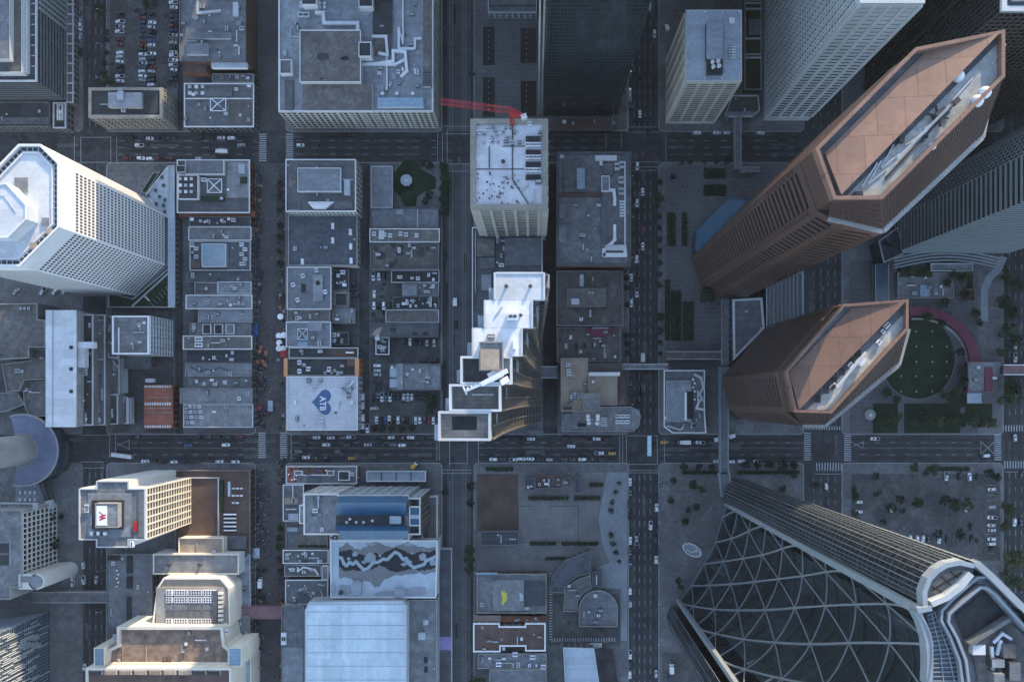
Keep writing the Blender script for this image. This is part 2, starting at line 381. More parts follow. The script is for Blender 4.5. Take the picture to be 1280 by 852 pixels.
# painted markings
b = MB()
def stroke(x0, y0, x1, y1, w=.36, z=.044, mi=0):
    p = P(x0, y0); q = P(x1, y1); d = (q-p)
    if d.length < .01: return
    d.normalize(); n = Vector((-d.y, d.x, 0))*(w*GS/2); b.face([(v.x, v.y, z) for v in (p-n, q-n, q+n, p+n)], mi)
def dash_v(x, y0, y1, per=14.2, ln=6, w=.36):
    y = y0
    while y < y1: stroke(x, y, x, min(y+ln, y1), w); y += per
def dash_h(y, x0, x1, per=19, ln=6, w=.36):
    x = x0
    while x < x1: stroke(x, y, min(x+ln, x1), y, w); x += per
for x in (112.3, 119.8, 127.2): dash_v(x, -40, 160, 19, 7); dash_v(x, 590, 860, 19, 7)
for x in (792.6, 799.2, 806, 813): dash_v(x, -30, 158); dash_v(x, 226, 540); dash_v(x, 594, 870)
for x in (1017, 1026, 1035, 1044): dash_v(x, -30, 160); dash_v(x, 210, 528); dash_v(x, 596, 720)
for x in (1262, 1269.5, 1277): dash_v(x, 205, 528, 18, 7); dash_v(x, 590, 860, 18, 7)
for y in (553, 568):
    for x0, x1 in ((165, 318), (366, 540), (600, 768), (830, 1000), (1075, 1225)): dash_h(y, x0, x1)
for x0, x1 in ((165, 318), (366, 548), (597, 768), (828, 1000), (1078, 1226)): stroke(x0, 559.6, x1, 559.6, .5, .044, 1)
for y in (176, 184.5, 193):
    for x0, x1 in ((148, 318), (370, 545), (600, 770), (838, 1000)): dash_h(y, x0, x1, 21, 8)
def ladder(x0, y0, x1, y1, along, per=2.75, w=1.25):
    if along == 'y':
        y = y0
        while y <= y1: stroke(x0, y, x1, y, w); y += per
    else:
        x = x0
        while x <= x1: stroke(x, y0, x, y1, w); x += per
ladder(324, 168, 333, 202, 'y'); ladder(357.5, 168, 366.5, 202, 'y'); ladder(323, 541, 332, 573, 'y'); ladder(350, 541, 359, 573, 'y')
ladder(1005, 541, 1013.5, 575, 'y'); ladder(1055, 539, 1064, 575, 'y'); ladder(1021, 578, 1052, 588, 'x', 3.4); ladder(1008, 532.5, 1051, 537, 'x', 3.2)
ladder(1243, 541, 1251.5, 575, 'y'); ladder(1256, 576, 1290, 585, 'x', 3.4); ladder(1254, 531, 1290, 539, 'x', 3.4)
for x, y0, y1 in ((774.6, 545, 576), (778.4, 545, 578), (783, 544, 580), (821.6, 544, 580), (830.5, 548, 577), (824.8, 166, 203), (832.4, 166, 203), (824.8, 166, 203),
                  (757.5, 166, 186), (776.6, 166, 186), (93, 171, 203), (101, 171, 203), (138.6, 171, 203), (146, 171, 203), (137, 543, 572), (144.5, 543, 572),
                  (546, 545, 575), (549, 545, 575), (562, 541, 580), (584, 541, 580), (598, 541, 580), (547, 166, 203), (553, 166, 203), (559, 160, 205), (364, 541, 575), (633, 166, 200)):
    stroke(x, y0, x, y1, .5)
for y, x0, x1 in ((544.2, 783, 822), (580, 783, 822), (587.4, 785, 823), (590.4, 785, 823), (159, 785, 821), (165.4, 785, 825), (202.5, 790, 825), (209, 790, 822), (213, 790, 822),
                  (171.8, 101, 139), (203, 101, 139), (577, 100, 130), (584.5, 100, 130), (158, 555, 590), (167.5, 555, 590), (205, 553, 592), (214, 553, 585), (578.5, 562, 584), (587, 553, 590), (591, 553, 590),
                  (592, 1018, 1060), (589.5, 1256, 1290), (543.6, 101, 137)):
    stroke(x0, y, x1, y, .5)
for pts in ([(1065, 552.6), (1079, 560)], [(1079, 551.5), (1079, 560)], [(1067, 557), (1079, 552)], [(1226, 551.6), (1243, 567)], [(1226, 567), (1243, 552)], [(1226, 551), (1226, 567)], [(146, 553), (161, 561)], [(161, 550), (146, 557)], [(161.5, 549, )+(), (161.5, 562)]):
    stroke(pts[0][0], pts[0][1], pts[1][0], pts[1][1], .5)
structure(b, 'road_marking', ['paint', 'paintyellow'])
b = MB(); mat('asphalt_track', (.034, .036, .040), .85, .3, .1, .6, rnd=0)
for x in (108.6, 116, 123.5, 130): b.face([(p[0], p[1], .0372) for p in R(x-1.6, -80, x+1.6, 164)]); b.face([(p[0], p[1], .0372) for p in R(x-1.6, 582, x+1.6, 1000)])
for x in (795.8, 802.6, 809.6, 817):
    for y0, y1 in ((-80, 162), (206, 540), (582, 1000)): b.face([(p[0], p[1], .0372) for p in R(x-1.5, y0, x+1.5, y1)])
for x in (1021.5, 1030.5, 1039.5, 1048): b.face([(p[0], p[1], .0372) for p in R(x-1.7, 206, x+1.7, 540)])
for x in (1258, 1265.8, 1273.3): b.face([(p[0], p[1], .0372) for p in R(x-1.7, 206, x+1.7, 860)])
for y in (556.4, 549.5, 564, 572): 
    for x0, x1 in ((140, 318), (366, 548), (597, 782), (824, 1002), (1066, 1240)): b.face([(p[0], p[1], .0372) for p in R(x0, y-1.7, x1, y+1.7)])
for y in (172, 180.4, 188.8, 197): 
    for x0, x1 in ((140, 318), (368, 548), (597, 782), (834, 1002)): b.face([(p[0], p[1], .0372) for p in R(x0, y-1.7, x1, y+1.7)])
structure(b, 'tyre_track', 'asphalt_track')
b = MB(); rs = random.Random(11)
mat('asphalt_old', (.078, .080, .083), .9, .25, .2, .8); mat('asphalt_new', (.030, .032, .035), .9, .25, .2, .8); mat('kerbstone', (.24, .245, .25), .85, .2, .2, 1)
for k in range(190):
    i = rs.random(); v = rs.random() < .5
    if v: x0, x1 = rs.choice(VX); x = rs.uniform(x0+1, x1-7); y = rs.uniform(-20, 860); w_, h_ = rs.uniform(1.5, 6), rs.uniform(4, 34)
    else: y0, y1 = rs.choice(HY); y = rs.uniform(y0+1, y1-6); x = rs.uniform(60, 1270); w_, h_ = rs.uniform(4, 40), rs.uniform(1.5, 5)
    b.face([(p[0], p[1], .0385+.00012*(k % 40)) for p in R(x, y, x+w_, y+h_)], 0 if i < .45 else 1)
structure(b, 'asphalt_patch', ['asphalt_old', 'asphalt_new'])
b = MB()
for k in range(70):
    x0, y0, x1, y1 = rs.choice([(140, 0, 218, 106), (466, 425, 548, 538), (466, 340, 485, 400), (1068, 596, 1246, 698), (1068, 596, 1246, 698), (690, 745, 772, 790)]); c = P(rs.uniform(x0, x1), rs.uniform(y0, y1)); s = rs.uniform(.6, 3.2); e = rs.uniform(.4, 1)
    b.face([(c.x+s*rs.uniform(.7, 1.2)*math.cos(a*.7854), c.y+s*e*rs.uniform(.7, 1.2)*math.sin(a*.7854), .1605+.00004*k) for a in range(8)], k % 2)
structure(b, 'oil_stain', ['asphalt_new', 'asphalt_old'])
b = MB()
for x0, x1 in bx[1:-1]:
    for y0, y1 in by: b.ring(Q(rrect(x0, y0, x1, y1)), .45, .02, .158, 0, .02)
structure(b, 'kerb', 'kerbstone')
b = MB()
for x in (145, 157, 172, 185.5, 197):
    pass
def bay_lines(x0, x1, ys):
    for y in ys: stroke(x0, y, x1, y, .28, .168)
bay_lines(145, 157, [15+5.9*k for k in range(17)]); bay_lines(173, 196, [14+5.7*k for k in range(18)]); bay_lines(213, 221, [1+5.9*k for k in range(18)])
for k in range(14): stroke(464.5+5.3*k, 491, 464.5+5.3*k, 502, .28, .168); stroke(468+5.3*k, 519, 468+5.3*k, 530, .28, .168)
for k in range(15): stroke(1233, 606+6.1*k, 1245, 606+6.1*k, .28, .168)
for k in range(15): stroke(1132+6*k, 667, 1132+6*k, 678, .28, .168)
for k in range(26): stroke(686.3, 716+3.3*k, 690.5, 716+3.3*k, 1.3, .168)
for k in range(25): stroke(690+3.25*k, 797, 690+3.25*k, 801.5, 1.3, .168)
for p in ([(672, 637), (672, 678)], [(648, 632), (668, 632)], [(684, 632), (723, 632)], [(723, 632), (723, 678)], [(648, 632), (648, 678)]):
    pass
structure(b, 'parking_marking', ['paint'])
b = MB()
for p in ([(648, 632), (668, 632)], [(684, 632), (723, 632)], [(723, 632), (723, 678)], [(648, 632), (648, 677)], [(648, 677.5), (723, 677.5)]):
    stroke(p[0][0], p[0][1], p[1][0], p[1][1], .6, .17)
structure(b, 'court_marking', ['black'])
# park lawn
def oval(cx, cy, rx, ry, n=48, a0=0, a1=360): return [(cx+rx*math.cos(math.radians(a0+(a1-a0)*k/n)), cy+ry*math.sin(math.radians(a0+(a1-a0)*k/n))) for k in range(n if a1-a0 == 360 else n+1)]
sheet('lawn', 'lawn', [Q(oval(1147, 447, 46, 51)), R(1091, 504, 1122, 541), R(1130, 504, 1200, 541), R(1206, 504, 1240, 528)], .162)
sheet('park_path', 'plaza', [R(1062, 325, 1222, 541)], .158)
sheet('park_garden', 'hedge', [Q(oval(1198, 500, 14, 9, 16)), R(1208, 330, 1216, 372)], .164)
b = MB(); rr = oval(1147, 447, 46, 51, 60, 120, 420)
o1 = [Vector(P(*q)) for q in oval(1147, 447, 47.5, 52.5, 60, 0, 180)]; i1 = [Vector(P(*q)) for q in oval(1147, 447, 46.3, 51.3, 60, 0, 180)]
for k in range(60):
    q = [o1[k], o1[k+1], i1[k+1], i1[k]]; b.prism(ccw([(v.x, v.y) for v in q]), .1, .5)
structure(b, 'lawn_kerb', 'concrete_dark')
# ================================================================ low and middle-rise buildings
LOW = 'buildings of the downtown blocks'
def lo(name, label, rect, h, wall='concrete_dark', roof='roof_grey', par='concrete', n=0, seed=1, ph=.9, pw=.42):
    poly = R(*rect, h) if len(rect) == 4 and not isinstance(rect[0], tuple) else Q(list(rect), h)
    if h <= 12 and wall in ('concrete', 'palewall'): wall = 'concrete_dark'
    r = bld(name, label, poly, h, wall, roof, par, ph, pw)
    if n:
        xs = [rect[0], rect[2]] if not isinstance(rect[0], tuple) else [min(p[0] for p in rect), max(p[0] for p in rect)]
        ys = [rect[1], rect[3]] if not isinstance(rect[0], tuple) else [min(p[1] for p in rect), max(p[1] for p in rect)]
        clutter(r, xs[0]+3, ys[0]+3, xs[1]-3, ys[1]-3, h-ph, n, seed)
    if 6 <= h <= 14:
        for i in range(len(poly)):
            a, c = edge(poly, i); d = c-a; n_ = Vector((d.y, -d.x)).normalized(); m_ = (a+c)/2
            if d.length > 5 and n_.dot(-m_) > 90: windows(r, a, c, .6, h-1.6, max(2, int(d.length/3.2)), 2 if h < 11 else 3, .62, .55, 'glass' if i % 2 else 'glasswarm', limit=10)
    return r, poly
# ---- top row
r, p = lo('office_building', 'blue grey flat roof crowded with ducts above a brown brick end wall', (224, -40, 307, 76), 20, 'brickdark', 'roof_slate', 'concrete_dark', 20, 3)
block(r, 'plant_room', 236, 40, 288, 48, 19.1, 2.2, 'palewall', 'roof_blue'); block(r, 'plant_room', 233, 54, 259, 68, 19.1, 2.6, 'palewall', 'roof_blue'); block(r, 'plant_room', 240, 2, 247, 22, 19.1, 1.5, 'palewall', 'roof_blue')
duct(r, [(248, 0), (248, 18), (276, 15)], 19.1, 1.4, 'metal'); block(r, 'plant_room', 264, 76.5, 308, 84.5, 15, 3, 'white', 'roof_pale')
block(r, 'plant_room', 291, 3, 298, 20, 19.1, 2, 'metal')
block(r, 'fire_stair', 228, 77, 258, 91, 9, 6, 'brick', 'roof_rust')
lo('annex_building', 'narrow grey roofed annex between the brown brick wall and the skylight roof', (265, 92, 317, 103), 9, 'brickdark', 'roof_grey', 'concrete', 5, 4)
r, p = lo('restaurant_building', 'low white edged building with a glass pyramid roof light', (230, 104, 317, 158.5), 10, 'palewall', 'roof_slate', 'white', 9, 5)
skylight(r, 273, 131, 9.1, 8.5, 7); block(r, 'roof_terrace', 286, 125, 315, 155, 9.1, .25, 'roof_brown'); block(r, 'parapet', 231, 122.6, 314, 123.6, 9.1, .8, 'white')
block(r, 'plant_room', 255, 110, 290, 121, 9.1, 1.2, 'roof_slate', 'roof_slate')
for k in range(6): hatch(r, 238+(k % 3)*8, 109+(k//3)*8, 9.1, 1.8, 1.8, 1.1, k % 2)
r, p = lo('stone_building', 'beige stone building with a cornice and a pale penthouse beside the full car park', (110.5, 109.5, 203, 147), 20, 'stone', 'roof_dark', 'stone', 4, 6, pw=1.6)
block(r, 'plant_room', 135, 115.5, 177, 134, 19.1, 3, 'concrete', 'roof_blue'); block(r, 'plant_room', 146, 114, 154, 124, 22.1, 1.6, 'roof_pale', 'roof_pale'); block(r, 'plant_room', 178, 113, 197, 142, 19.1, .8, 'roof_dark', 'roof_dark')
for i in (0, 1):
    a, c = edge(p, i); windows(r, a, c, 2, 18, 22 if i == 0 else 10, 5, .5, .55, 'glass', limit=60); grid(r, a, c, 1, 19, 11 if i == 0 else 5, 5, .9, .5, .35, 'stone')
# department store with the white window grid
r, p = lo('department_store', 'large department store with a pale window grid and big roof penthouses', (348, -60, 541.5, 139.5), 28.7, 'limestone', 'roof_blue', 'white', 0, pw=.8)
for i, (c_, s_) in enumerate(((27, 7), (27, 7))):
    a, c = edge(p, i); windows(r, a, c, 1.5, 27, c_, s_, .62, .6, 'glasswarm' if i == 0 else 'glass', limit=50*(i+1)); grid(r, a, c, 1, 27.8, c_//2, s_, .8, .55, .45, 'limestone')
pb = block(r, 'penthouse', 375, 38, 451, 103, 27.8, 6, 'limestone', 'roof_brown', 'white')
for x, y, s in ((404, 71, 3.2), (432, 73, 1.6), (402, 98.5, .8), (428, 74, 1.1)):
    rs = random.Random(int(x)); c = P(x, y, 33.8); b = MB(); b.face([(c.x+s*rs.uniform(.8, 1.2)*1.25*math.cos(a*.5236), c.y+s*rs.uniform(.8, 1.2)*.8*math.sin(a*.5236), 33.81) for a in range(12)]); b.build('stain', 'roof_dark', pb)
block(r, 'penthouse', 378, 104, 465, 138, 27.8, 3.2, 'white', 'roof_brown', None)
block(r, 'penthouse', 448.5, 53, 464, 71, 27.8, 7.5, 'white', 'roof_dark', 'white'); block(r, 'penthouse', 350, 75, 364.5, 92.5, 27.8, 4, 'white', 'roof_slate', 'white')
block(r, 'penthouse', 448.5, -30, 466, 9, 27.8, 6, 'white', 'roof_dark', 'white'); block(r, 'penthouse', 377, -20, 396, 6.5, 27.8, 6, 'white', 'roof_dark', 'white')
block(r, 'plant_room', 466, -40, 490, 42, 27.8, 1.2, 'roof_brown', 'roof_dark'); block(r, 'roof_light', 471.5, 122, 529, 134, 27.8, 2.2, 'metalpale', 'skylightglass')
block(r, 'plant_room', 529, -60, 540, 90, 27.8, 1, 'roof_brown', 'roof_brown'); block(r, 'plant_room', 528.5, 91, 538, 108, 27.8, 3, 'palewall', 'roof_slate')
block(r, 'plant_room', 356, 100, 366, 137, 27.8, 1.6, 'metaldark', 'roof_slate'); block(r, 'plant_room', 466, 44, 490, 70, 27.8, .6, 'roof_tan', 'roof_brown')
duct(r, [(397, 18), (405, 18), (406, 31), (448, 31), (448, 40)], 27.8, 2.0, 'metalpale'); duct(r, [(504, -20), (504, 55), (499, 36)], 27.8, .9); duct(r, [(499, 37), (499, 62), (519, 62), (519, 50), (526, 49)], 27.8, 1.3)
duct(r, [(455, 82), (472, 81), (492, 78), (492, 65), (507, 66), (509, 90), (503, 96)], 27.8, 1.6); duct(r, [(452, 82), (494, 82), (506, 76)], 27.8, 1.4); duct(r, [(484, 72), (484, 112)], 27.8, .9)
duct(r, [(467, 47), (483, 47), (485, 70), (475, 68)], 27.8, 1.5)
for x in (479, 497, 517): vent(r, x, 118, 27.8, 2.2)
for k in range(4): hatch(r, 400+6*(k % 2), 5+5*(k//2), 27.8, 1.4, 1.4, 1.2, 1)
ac(r, 382, 8, 27.8, 6, 3.5, 2, 0); ac(r, 380, 20, 27.8, 7, 3, 1.6, 0)
clutter(r, 352, 4, 374, 70, 27.8, 5, 8); clutter(r, 466, 84, 526, 118, 27.8, 9, 9); clutter(r, 470, -10, 526, 60, 27.8, 6, 19)
r, p = lo('pavilion_building', 'low ribbed metal roof at the head of the tiled plaza', (610, -60, 671, 15.5), 8, 'metal', 'roof_slate', 'metal', 0)
duct(r, [(612, 8), (670, 8)], 7.1, .5, 'metaldark')
# ---- block between pedestrian street and alley, second column
r, p = lo('office_building', 'flat roofed office with a wide pale raised roof panel and white step shapes', (357, 199, 444.5, 264), 19, 'limestone', 'roof_slate', 'white', 6, 11)
block(r, 'penthouse', 372, 210, 426, 239.5, 18.1, 2.5, 'white', 'roof_blue', 'palewall'); block(r, 'plant_room', 430, 224, 437, 243, 18.1, 2.5, 'metalpale', 'roof_pale')
for k in range(5): block(r, 'stair_hood', 385+k*1.5, 252+k*1.7, 409-k*2.5+8, 253.6+k*1.7, 18.1, 2+.3*k, 'white', 'white')
block(r, 'plant_room', 360, 251, 373, 262, 18.1, 2, 'palewall', 'roof_slate'); block(r, 'plant_room', 417, 251, 440, 261, 18.1, 1, 'roof_slate', 'roof_slate'); block(r, 'plant_room', 361, 217, 370, 235, 18.1, .6, 'roof_brown')
for i in (0, 1):
    a, c = edge(p, i); windows(r, a, c, 2, 16.5, 16 if i == 0 else 10, 4, .55, .6, 'glass', limit=60); grid(r, a, c, 17.2, 18.6, 1, 1, 0, .5, .6, 'white')
r, p = lo('retail_building', 'wide dark navy roof with a row of small vents along its alley side', (360, 268.5, 446.5, 332), 10, 'limestone', 'roof_navy', 'concrete', 3, 12, pw=.5)
for x, y in ((416, 282.5), (416, 300.5), (378, 327), (438, 290), (438.5, 308), (439, 326)): block(r, 'air_handler', x-2, y-4, x+1.6, y+3.5, 9.1, 1.5, 'metalpale')
r, p = lo('retail_building', 'pale blue roof with scattered vents and a white street edge', (358.5, 333.5, 414, 386.5), 10, 'palewall', 'roof_blue', 'white', 0)
block(r, 'plant_room', 391, 343, 403.5, 376, 9.1, 1.2, 'roof_blue', 'roof_blue')
for x, y in ((396, 338), (379, 345), (367, 356), (398, 354), (407, 365), (372.5, 375)): ac(r, x, y, 9.1, 2.2, 2.4, 1.2, 1, .3)
block(r, 'roof_light', 376.5, 355, 381.5, 365, 9.1, .6, 'metaldark', 'black')
lo('shed_building', 'small dark lean to roof behind the pale blue roof', (414.8, 337, 436, 363), 5, 'concrete_dark', 'roof_dark', 'concrete_dark', 6, 13)
lo('shed_building', 'dark yard roof with a broad brown rim beside the alley', (416.5, 364, 436.5, 384.5), 5, 'concrete_dark', 'roof_dark', 'roof_brown', 0, pw=1.6)
lo('shop_building', 'narrow brown grey roof between two pale blue roofs', (359, 387.3, 412.5, 401.5), 9, 'brickdark', 'roof_brown', 'concrete', 4, 14)
lo('shop_building', 'grey roof with a silver air unit behind the narrow shop', (413.3, 385, 444, 404), 6, 'concrete_dark', 'roof_grey', 'concrete_dark', 3, 15)
r, p = lo('retail_building', 'pale blue roof with a square crossed glass roof light', (357.5, 402.2, 413.5, 433.5), 9, 'palewall', 'roof_blue', 'white', 0)
skylight(r, 378.5, 417.5, 8.1, 5.4, 6); block(r, 'plant_room', 384, 402.8, 401, 412.5, 8.1, 2.4, 'metalpale', 'roof_blue'); block(r, 'roof_light', 372, 427, 384, 433, 8.1, .6, 'metalpale', 'skylightglass'); ac(r, 392, 422, 8.1, 2.4, 4, 1.6, 2); clutter(r, 362, 406, 410, 430, 8.1, 3, 16)
lo('yard_building', 'cluttered dark rear yard roof beside the crossed skylight roof', (414.5, 415, 436, 431), 4, 'concrete_dark', 'roof_dark', 'concrete_dark', 8, 17)
r, p = lo('shop_building', 'thin dark roof with pale rim above the orange edged roof', (361, 434.3, 447.5, 447.3), 10, 'concrete_dark', 'roof_dark', 'palewall', 2, 18)
block(r, 'plant_room', 415, 436, 444, 446, 9.1, .8, 'roof_rust', 'roof_rust'); block(r, 'air_handler', 432, 439.5, 442, 441.5, 9.1, 1.2, 'metalpale')
r, p = lo('warehouse_building', 'black roof with orange brick end walls and roof plant', (355, 447.8, 448.3, 469.3), 12, 'orange', 'roof_dark', 'concrete', 4, 19, pw=.4)
block(r, 'end_wall', 354.6, 447.8, 359.2, 470.3, 11.1, 1.9, 'orange', 'orange'); block(r, 'end_wall', 443.5, 447.8, 448.6, 470.3, 11.1, 1.9, 'orange', 'orange'); block(r, 'plant_room', 434, 449, 443, 457, 11.1, 2, 'orange', 'roof_rust')
for x, y in ((375, 453), (375, 464), (386, 461), (412, 461)): ac(r, x, y, 11.1, 2.2, 2.6, 1.5, 1)
for k in range(5): ac(r, 407+k*4, 466-(k % 2)*3, 11.1, 1.5, 1.8, 1.4, k % 3)
# heart roof
r, p = lo('bank_building', 'white membrane roof painted with a navy heart lettered ATB', (358.3, 470.2, 447, 537.5), 14, 'palewall', 'roof_membrane', 'white', 0, pw=.4)
b = MB(); H0 = 13.16
pts = []
for k in range(60):
    t = 2*math.pi*k/60; hx = 16*math.sin(t)**3; hy = 13*math.cos(t)-5*math.cos(2*t)-2*math.cos(3*t)-math.cos(4*t)
    pts.append((403.4+hy*.87, 502.5+hx*.99))
b.face([(q[0], q[1], H0) for q in Q(pts, 13.1)]); b.build('emblem', 'navypaint', r)
def lettering(root, txt, px, py, z, size, rz, m, nm='lettering', bold=.03, sx=1.):
    cu = bpy.data.curves.new('t', 'FONT'); cu.body = txt; cu.size = size; cu.align_x = 'CENTER'; cu.align_y = 'CENTER'; cu.offset = bold*size; cu.extrude = .02
    t = bpy.data.objects.new('t', cu); COL.objects.link(t); dg = bpy.context.evaluated_depsgraph_get()
    me = bpy.data.meshes.new_from_object(t.evaluated_get(dg)); bpy.data.objects.remove(t); bpy.data.curves.remove(cu); me.name = nm
    me.materials.clear(); me.materials.append(MATS[m]); return place(me, nm, root, P(px, py, z), rz, (sx, 1, 1))
lettering(r, 'ATB', 403.2, 504.0, 13.24, 5.0, -math.pi/2, 'white', bold=.018, sx=.92)
for k in range(9): ac(r, 428+(k % 5)*3.2, 485+(k//5)*3, 13.1, 1.2, 1.3, 1.6, (0, 2, 1)[k % 3])
block(r, 'plant_room', 431, 475, 436, 478, 13.1, 1.4, 'metal'); vent(r, 441, 503, 13.1, 3.2, 0); duct(r, [(443, 476), (436, 484)], 13.1, .7); ac(r, 436, 494, 13.1, 2, 3, 1.2, 2)
clutter(r, 362, 474, 425, 534, 13.1, 9, 21)
# ---- third column, second half
r, p = lo('glass_pavilion', 'pale blue flat roofed pavilion beside the small square with a white octagon', (463.5, 207.5, 490.5, 259.5), 6, 'palewall', 'roof_blue', 'palewall', 0, pw=.3)
r, p = lo('hall_building', 'dark slate roof along the square', (463.5, 260.3, 548, 284.5), 6, 'concrete_dark', 'roof_slate', 'roof_slate', 0, pw=.3)
block(r, 'plant_room', 495, 261.5, 504, 267, 5.1, 1.5, 'metalpale', 'roof_blue'); block(r, 'plant_room', 521.5, 261, 522.5, 284, 5.1, .4, 'palewall')
r, p = lo('shop_building', 'thin brown roof with a white rim and a line of air units', (462, 285.5, 549.5, 302.5), 8, 'concrete', 'roof_brown', 'white', 0)
for k in range(6): ac(r, 468+k*10+(k % 2)*3, 293.5+(k % 3)-1, 7.1, 2.2, 2.2, 1.3, 1)
hatch(r, 477.5, 294, 7.1, 3, 5, 1.6, 0)
r, p = lo('shop_building', 'mottled grey brown roof with dark stains', (463, 303.2, 548.5, 336.5), 8, 'concrete_dark', 'roof_brown', 'concrete_dark', 5, 22)
b = MB()
rs = random.Random(4)
for cx, cy, n_ in ((474, 316, 9), (491, 328, 5), (497, 311, 6), (530, 313, 4)):
    for k in range(n_):
        c = P(cx+rs.uniform(-6, 6), cy+rs.uniform(-6, 6), 7.1); rr_ = rs.uniform(.8, 2.2)
        b.face([(c.x+rr_*rs.uniform(.7, 1.2)*math.cos(a*.7), c.y+rr_*rs.uniform(.7, 1.2)*math.sin(a*.7), 7.11+.004*len(b.f)) for a in range(9)])
b.build('stain', 'roof_dark', r)
lo('yard_building', 'black flat roof with a thin white rim above the rear car park', (489, 337.5, 549, 353), 6, 'concrete_dark', 'roof_dark', 'palewall', 7, 23, pw=.35)
r, p = lo('shop_building', 'dark roof carrying one large pale blue plant box', (503, 354, 548.5, 369.5), 6, 'concrete_dark', 'roof_grey', 'concrete', 8, 24, pw=.35)
block(r, 'plant_room', 502.5, 355.5, 521, 369, 5.1, 2.5, 'palewall', 'roof_blue')
lo('yard_building', 'black cluttered roof between the plant box roof and the brown roof', (491, 371, 548.8, 386), 5, 'concrete_dark', 'roof_dark', 'concrete_dark', 14, 25, pw=.35)
lo('shop_building', 'plain brown roof with a white corner rim behind the parked cars', (482, 387, 548.5, 403), 7, 'concrete', 'roof_brown', 'palewall', 0, pw=.35)
r, p = lo('retail_building', 'grey metal roof with three small roof lights above a dark courtyard', (462.5, 404, 547.5, 420.5), 8, 'concrete', 'roof_slate', 'roof_slate', 0, pw=.3)
for x, y in ((491, 411.5), (518, 417), (531, 417)): block(r, 'roof_light', x-3, y-2, x+3, y+2, 7.1, .6, 'metaldark', 'black')
b = MB(); b.face([P(464, 419, 7.12), P(470, 411, 7.12), P(478, 408, 7.12), P(474, 419, 7.12)]); b.build('roof_patch', 'roof_tan', r)
r, p = lo('courtyard_building', 'small dark courtyard building with a white rim below the grey metal roof', (469.5, 421.3, 486.5, 443), 5, 'palewall', 'roof_dark', 'white', 6, 26, pw=.4)
vent(r, 473, 422.5, 4.2, 3.6)
r, p = lo('shop_building', 'dark flat roof with a pale blue end bay and two white canopies', (487, 454.5, 551, 487.5), 8, 'concrete', 'roof_grey', 'concrete_dark', 9, 27, pw=.35)
block(r, 'bay', 496, 454.5, 503.5, 487, 7.1, 1.2, 'palewall', 'roof_blue')
for k in range(2): block(r, 'canopy', 487.2, 460.5+13*k, 495.8, 471+13*k, 7.1, 1, 'white', 'roof_pale')
# ---- pedestrian street, west row
r, p = lo('restaurant_building', 'roof garden with a small crossed pergola and white rims', (221, 199.5, 312, 266), 10, 'brick', 'roof_slate', 'white', 5, 28, pw=.5)
block(r, 'penthouse', 223, 219, 248, 249, 9.1, 2.5, 'white', 'roof_dark', 'white'); block(r, 'penthouse', 232, 200, 280, 218, 9.1, 2.5, 'white', 'roof_slate', 'palewall'); block(r, 'chimney', 220.5, 207, 232, 215.5, 9.1, 4, 'concrete', 'black', 'concrete')
skylight(r, 268.5, 232.5, 9.1, 8, 7.6); block(r, 'terrace', 283.5, 202, 311, 247, 9.1, .3, 'roof_grey', 'roof_grey'); block(r, 'roof_light', 298, 205, 306, 217, 9.1, 1, 'roof_pale'); block(r, 'hedge_box', 251, 245, 280, 251, 9.1, 1.2, 'hedge')
for k in range(9): hatch(r, 226+(k % 3)*7, 224+(k//3)*8, 11.6, 1.6, 1.6, 1.2, k % 2)
block(r, 'hedge_box', 300, 221, 308, 229, 9.1, 1.4, 'hedge'); block(r, 'end_wall', 224, 264, 318, 270.5, 3, 4, 'brick', 'brick')
lo('shop_building', 'thin dark roof under the brick end wall of the roof garden', (236, 271, 313, 282.5), 8, 'brickdark', 'roof_dark', 'concrete_dark', 8, 29, pw=.35)
lo('shop_building', 'plain grey roof with pale rim and three small vents', (235.5, 283.3, 314, 300.3), 9, 'concrete', 'roof_grey', 'palewall', 4, 30, pw=.4)
r, p = lo('market_building', 'dark roof with a large frosted glass lantern', (237, 301.2, 313, 338), 9, 'concrete_dark', 'roof_slate', 'palewall', 5, 31, pw=.4)
block(r, 'glass_lantern', 252.5, 304.5, 282.5, 333.5, 8.1, 2.4, 'palewall', 'skylightglass', 'palewall'); block(r, 'plant_room', 239, 329, 250, 335, 8.1, 1.4, 'roof_rust')
for k in range(5): ac(r, 303+(k % 2)*4, 306+6*k, 8.1, 2.4, 2, 1.4, 1)
for k in range(4): ac(r, 241+(k % 2)*5, 306+5*k, 8.1, 2.4, 2, 1.2, k % 3)
lo('shop_building', 'long slate roof below the glass lantern roof', (233, 340, 314, 352.5), 8, 'concrete_dark', 'roof_slate', 'concrete_dark', 3, 32, pw=.3)
lo('shop_building', 'dark blue square roof joined to a lighter roof', (243, 353, 271.5, 367), 9, 'concrete_dark', 'roof_slate', 'concrete', 2, 33, pw=.3)
lo('shop_building', 'light blue short roof with one vent near the street', (272.2, 352, 314, 367), 9.6, 'palewall', 'roof_blue', 'palewall', 2, 34, pw=.35)
lo('retail_building', 'blue roof with a bright white rim and five vents', (232, 368.5, 315, 386), 10, 'palewall', 'roof_blue', 'white', 7, 35, pw=.45)
lo('shop_building', 'blue roof without rim, set back from the alley', (247.5, 387, 315, 402.5), 9, 'concrete', 'roof_blue', 'concrete', 5, 36, pw=.3)
r, p = lo('shop_building', 'dark roof with three square framed roof wells in a row', (237, 403.5, 313.5, 418.5), 7, 'concrete', 'roof_grey', 'concrete', 0, pw=.35)
for k in range(3): block(r, 'roof_well', 253.5+k*14.5, 405, 264+k*14.5, 417.5, 6.1, 1.2, 'white', ('roof_dark', 'black', 'roof_grey')[k], 'white')
for k in range(3): ac(r, 243, 406+4*k, 6.1, 1.8, 1.6, 1.3, k % 3)
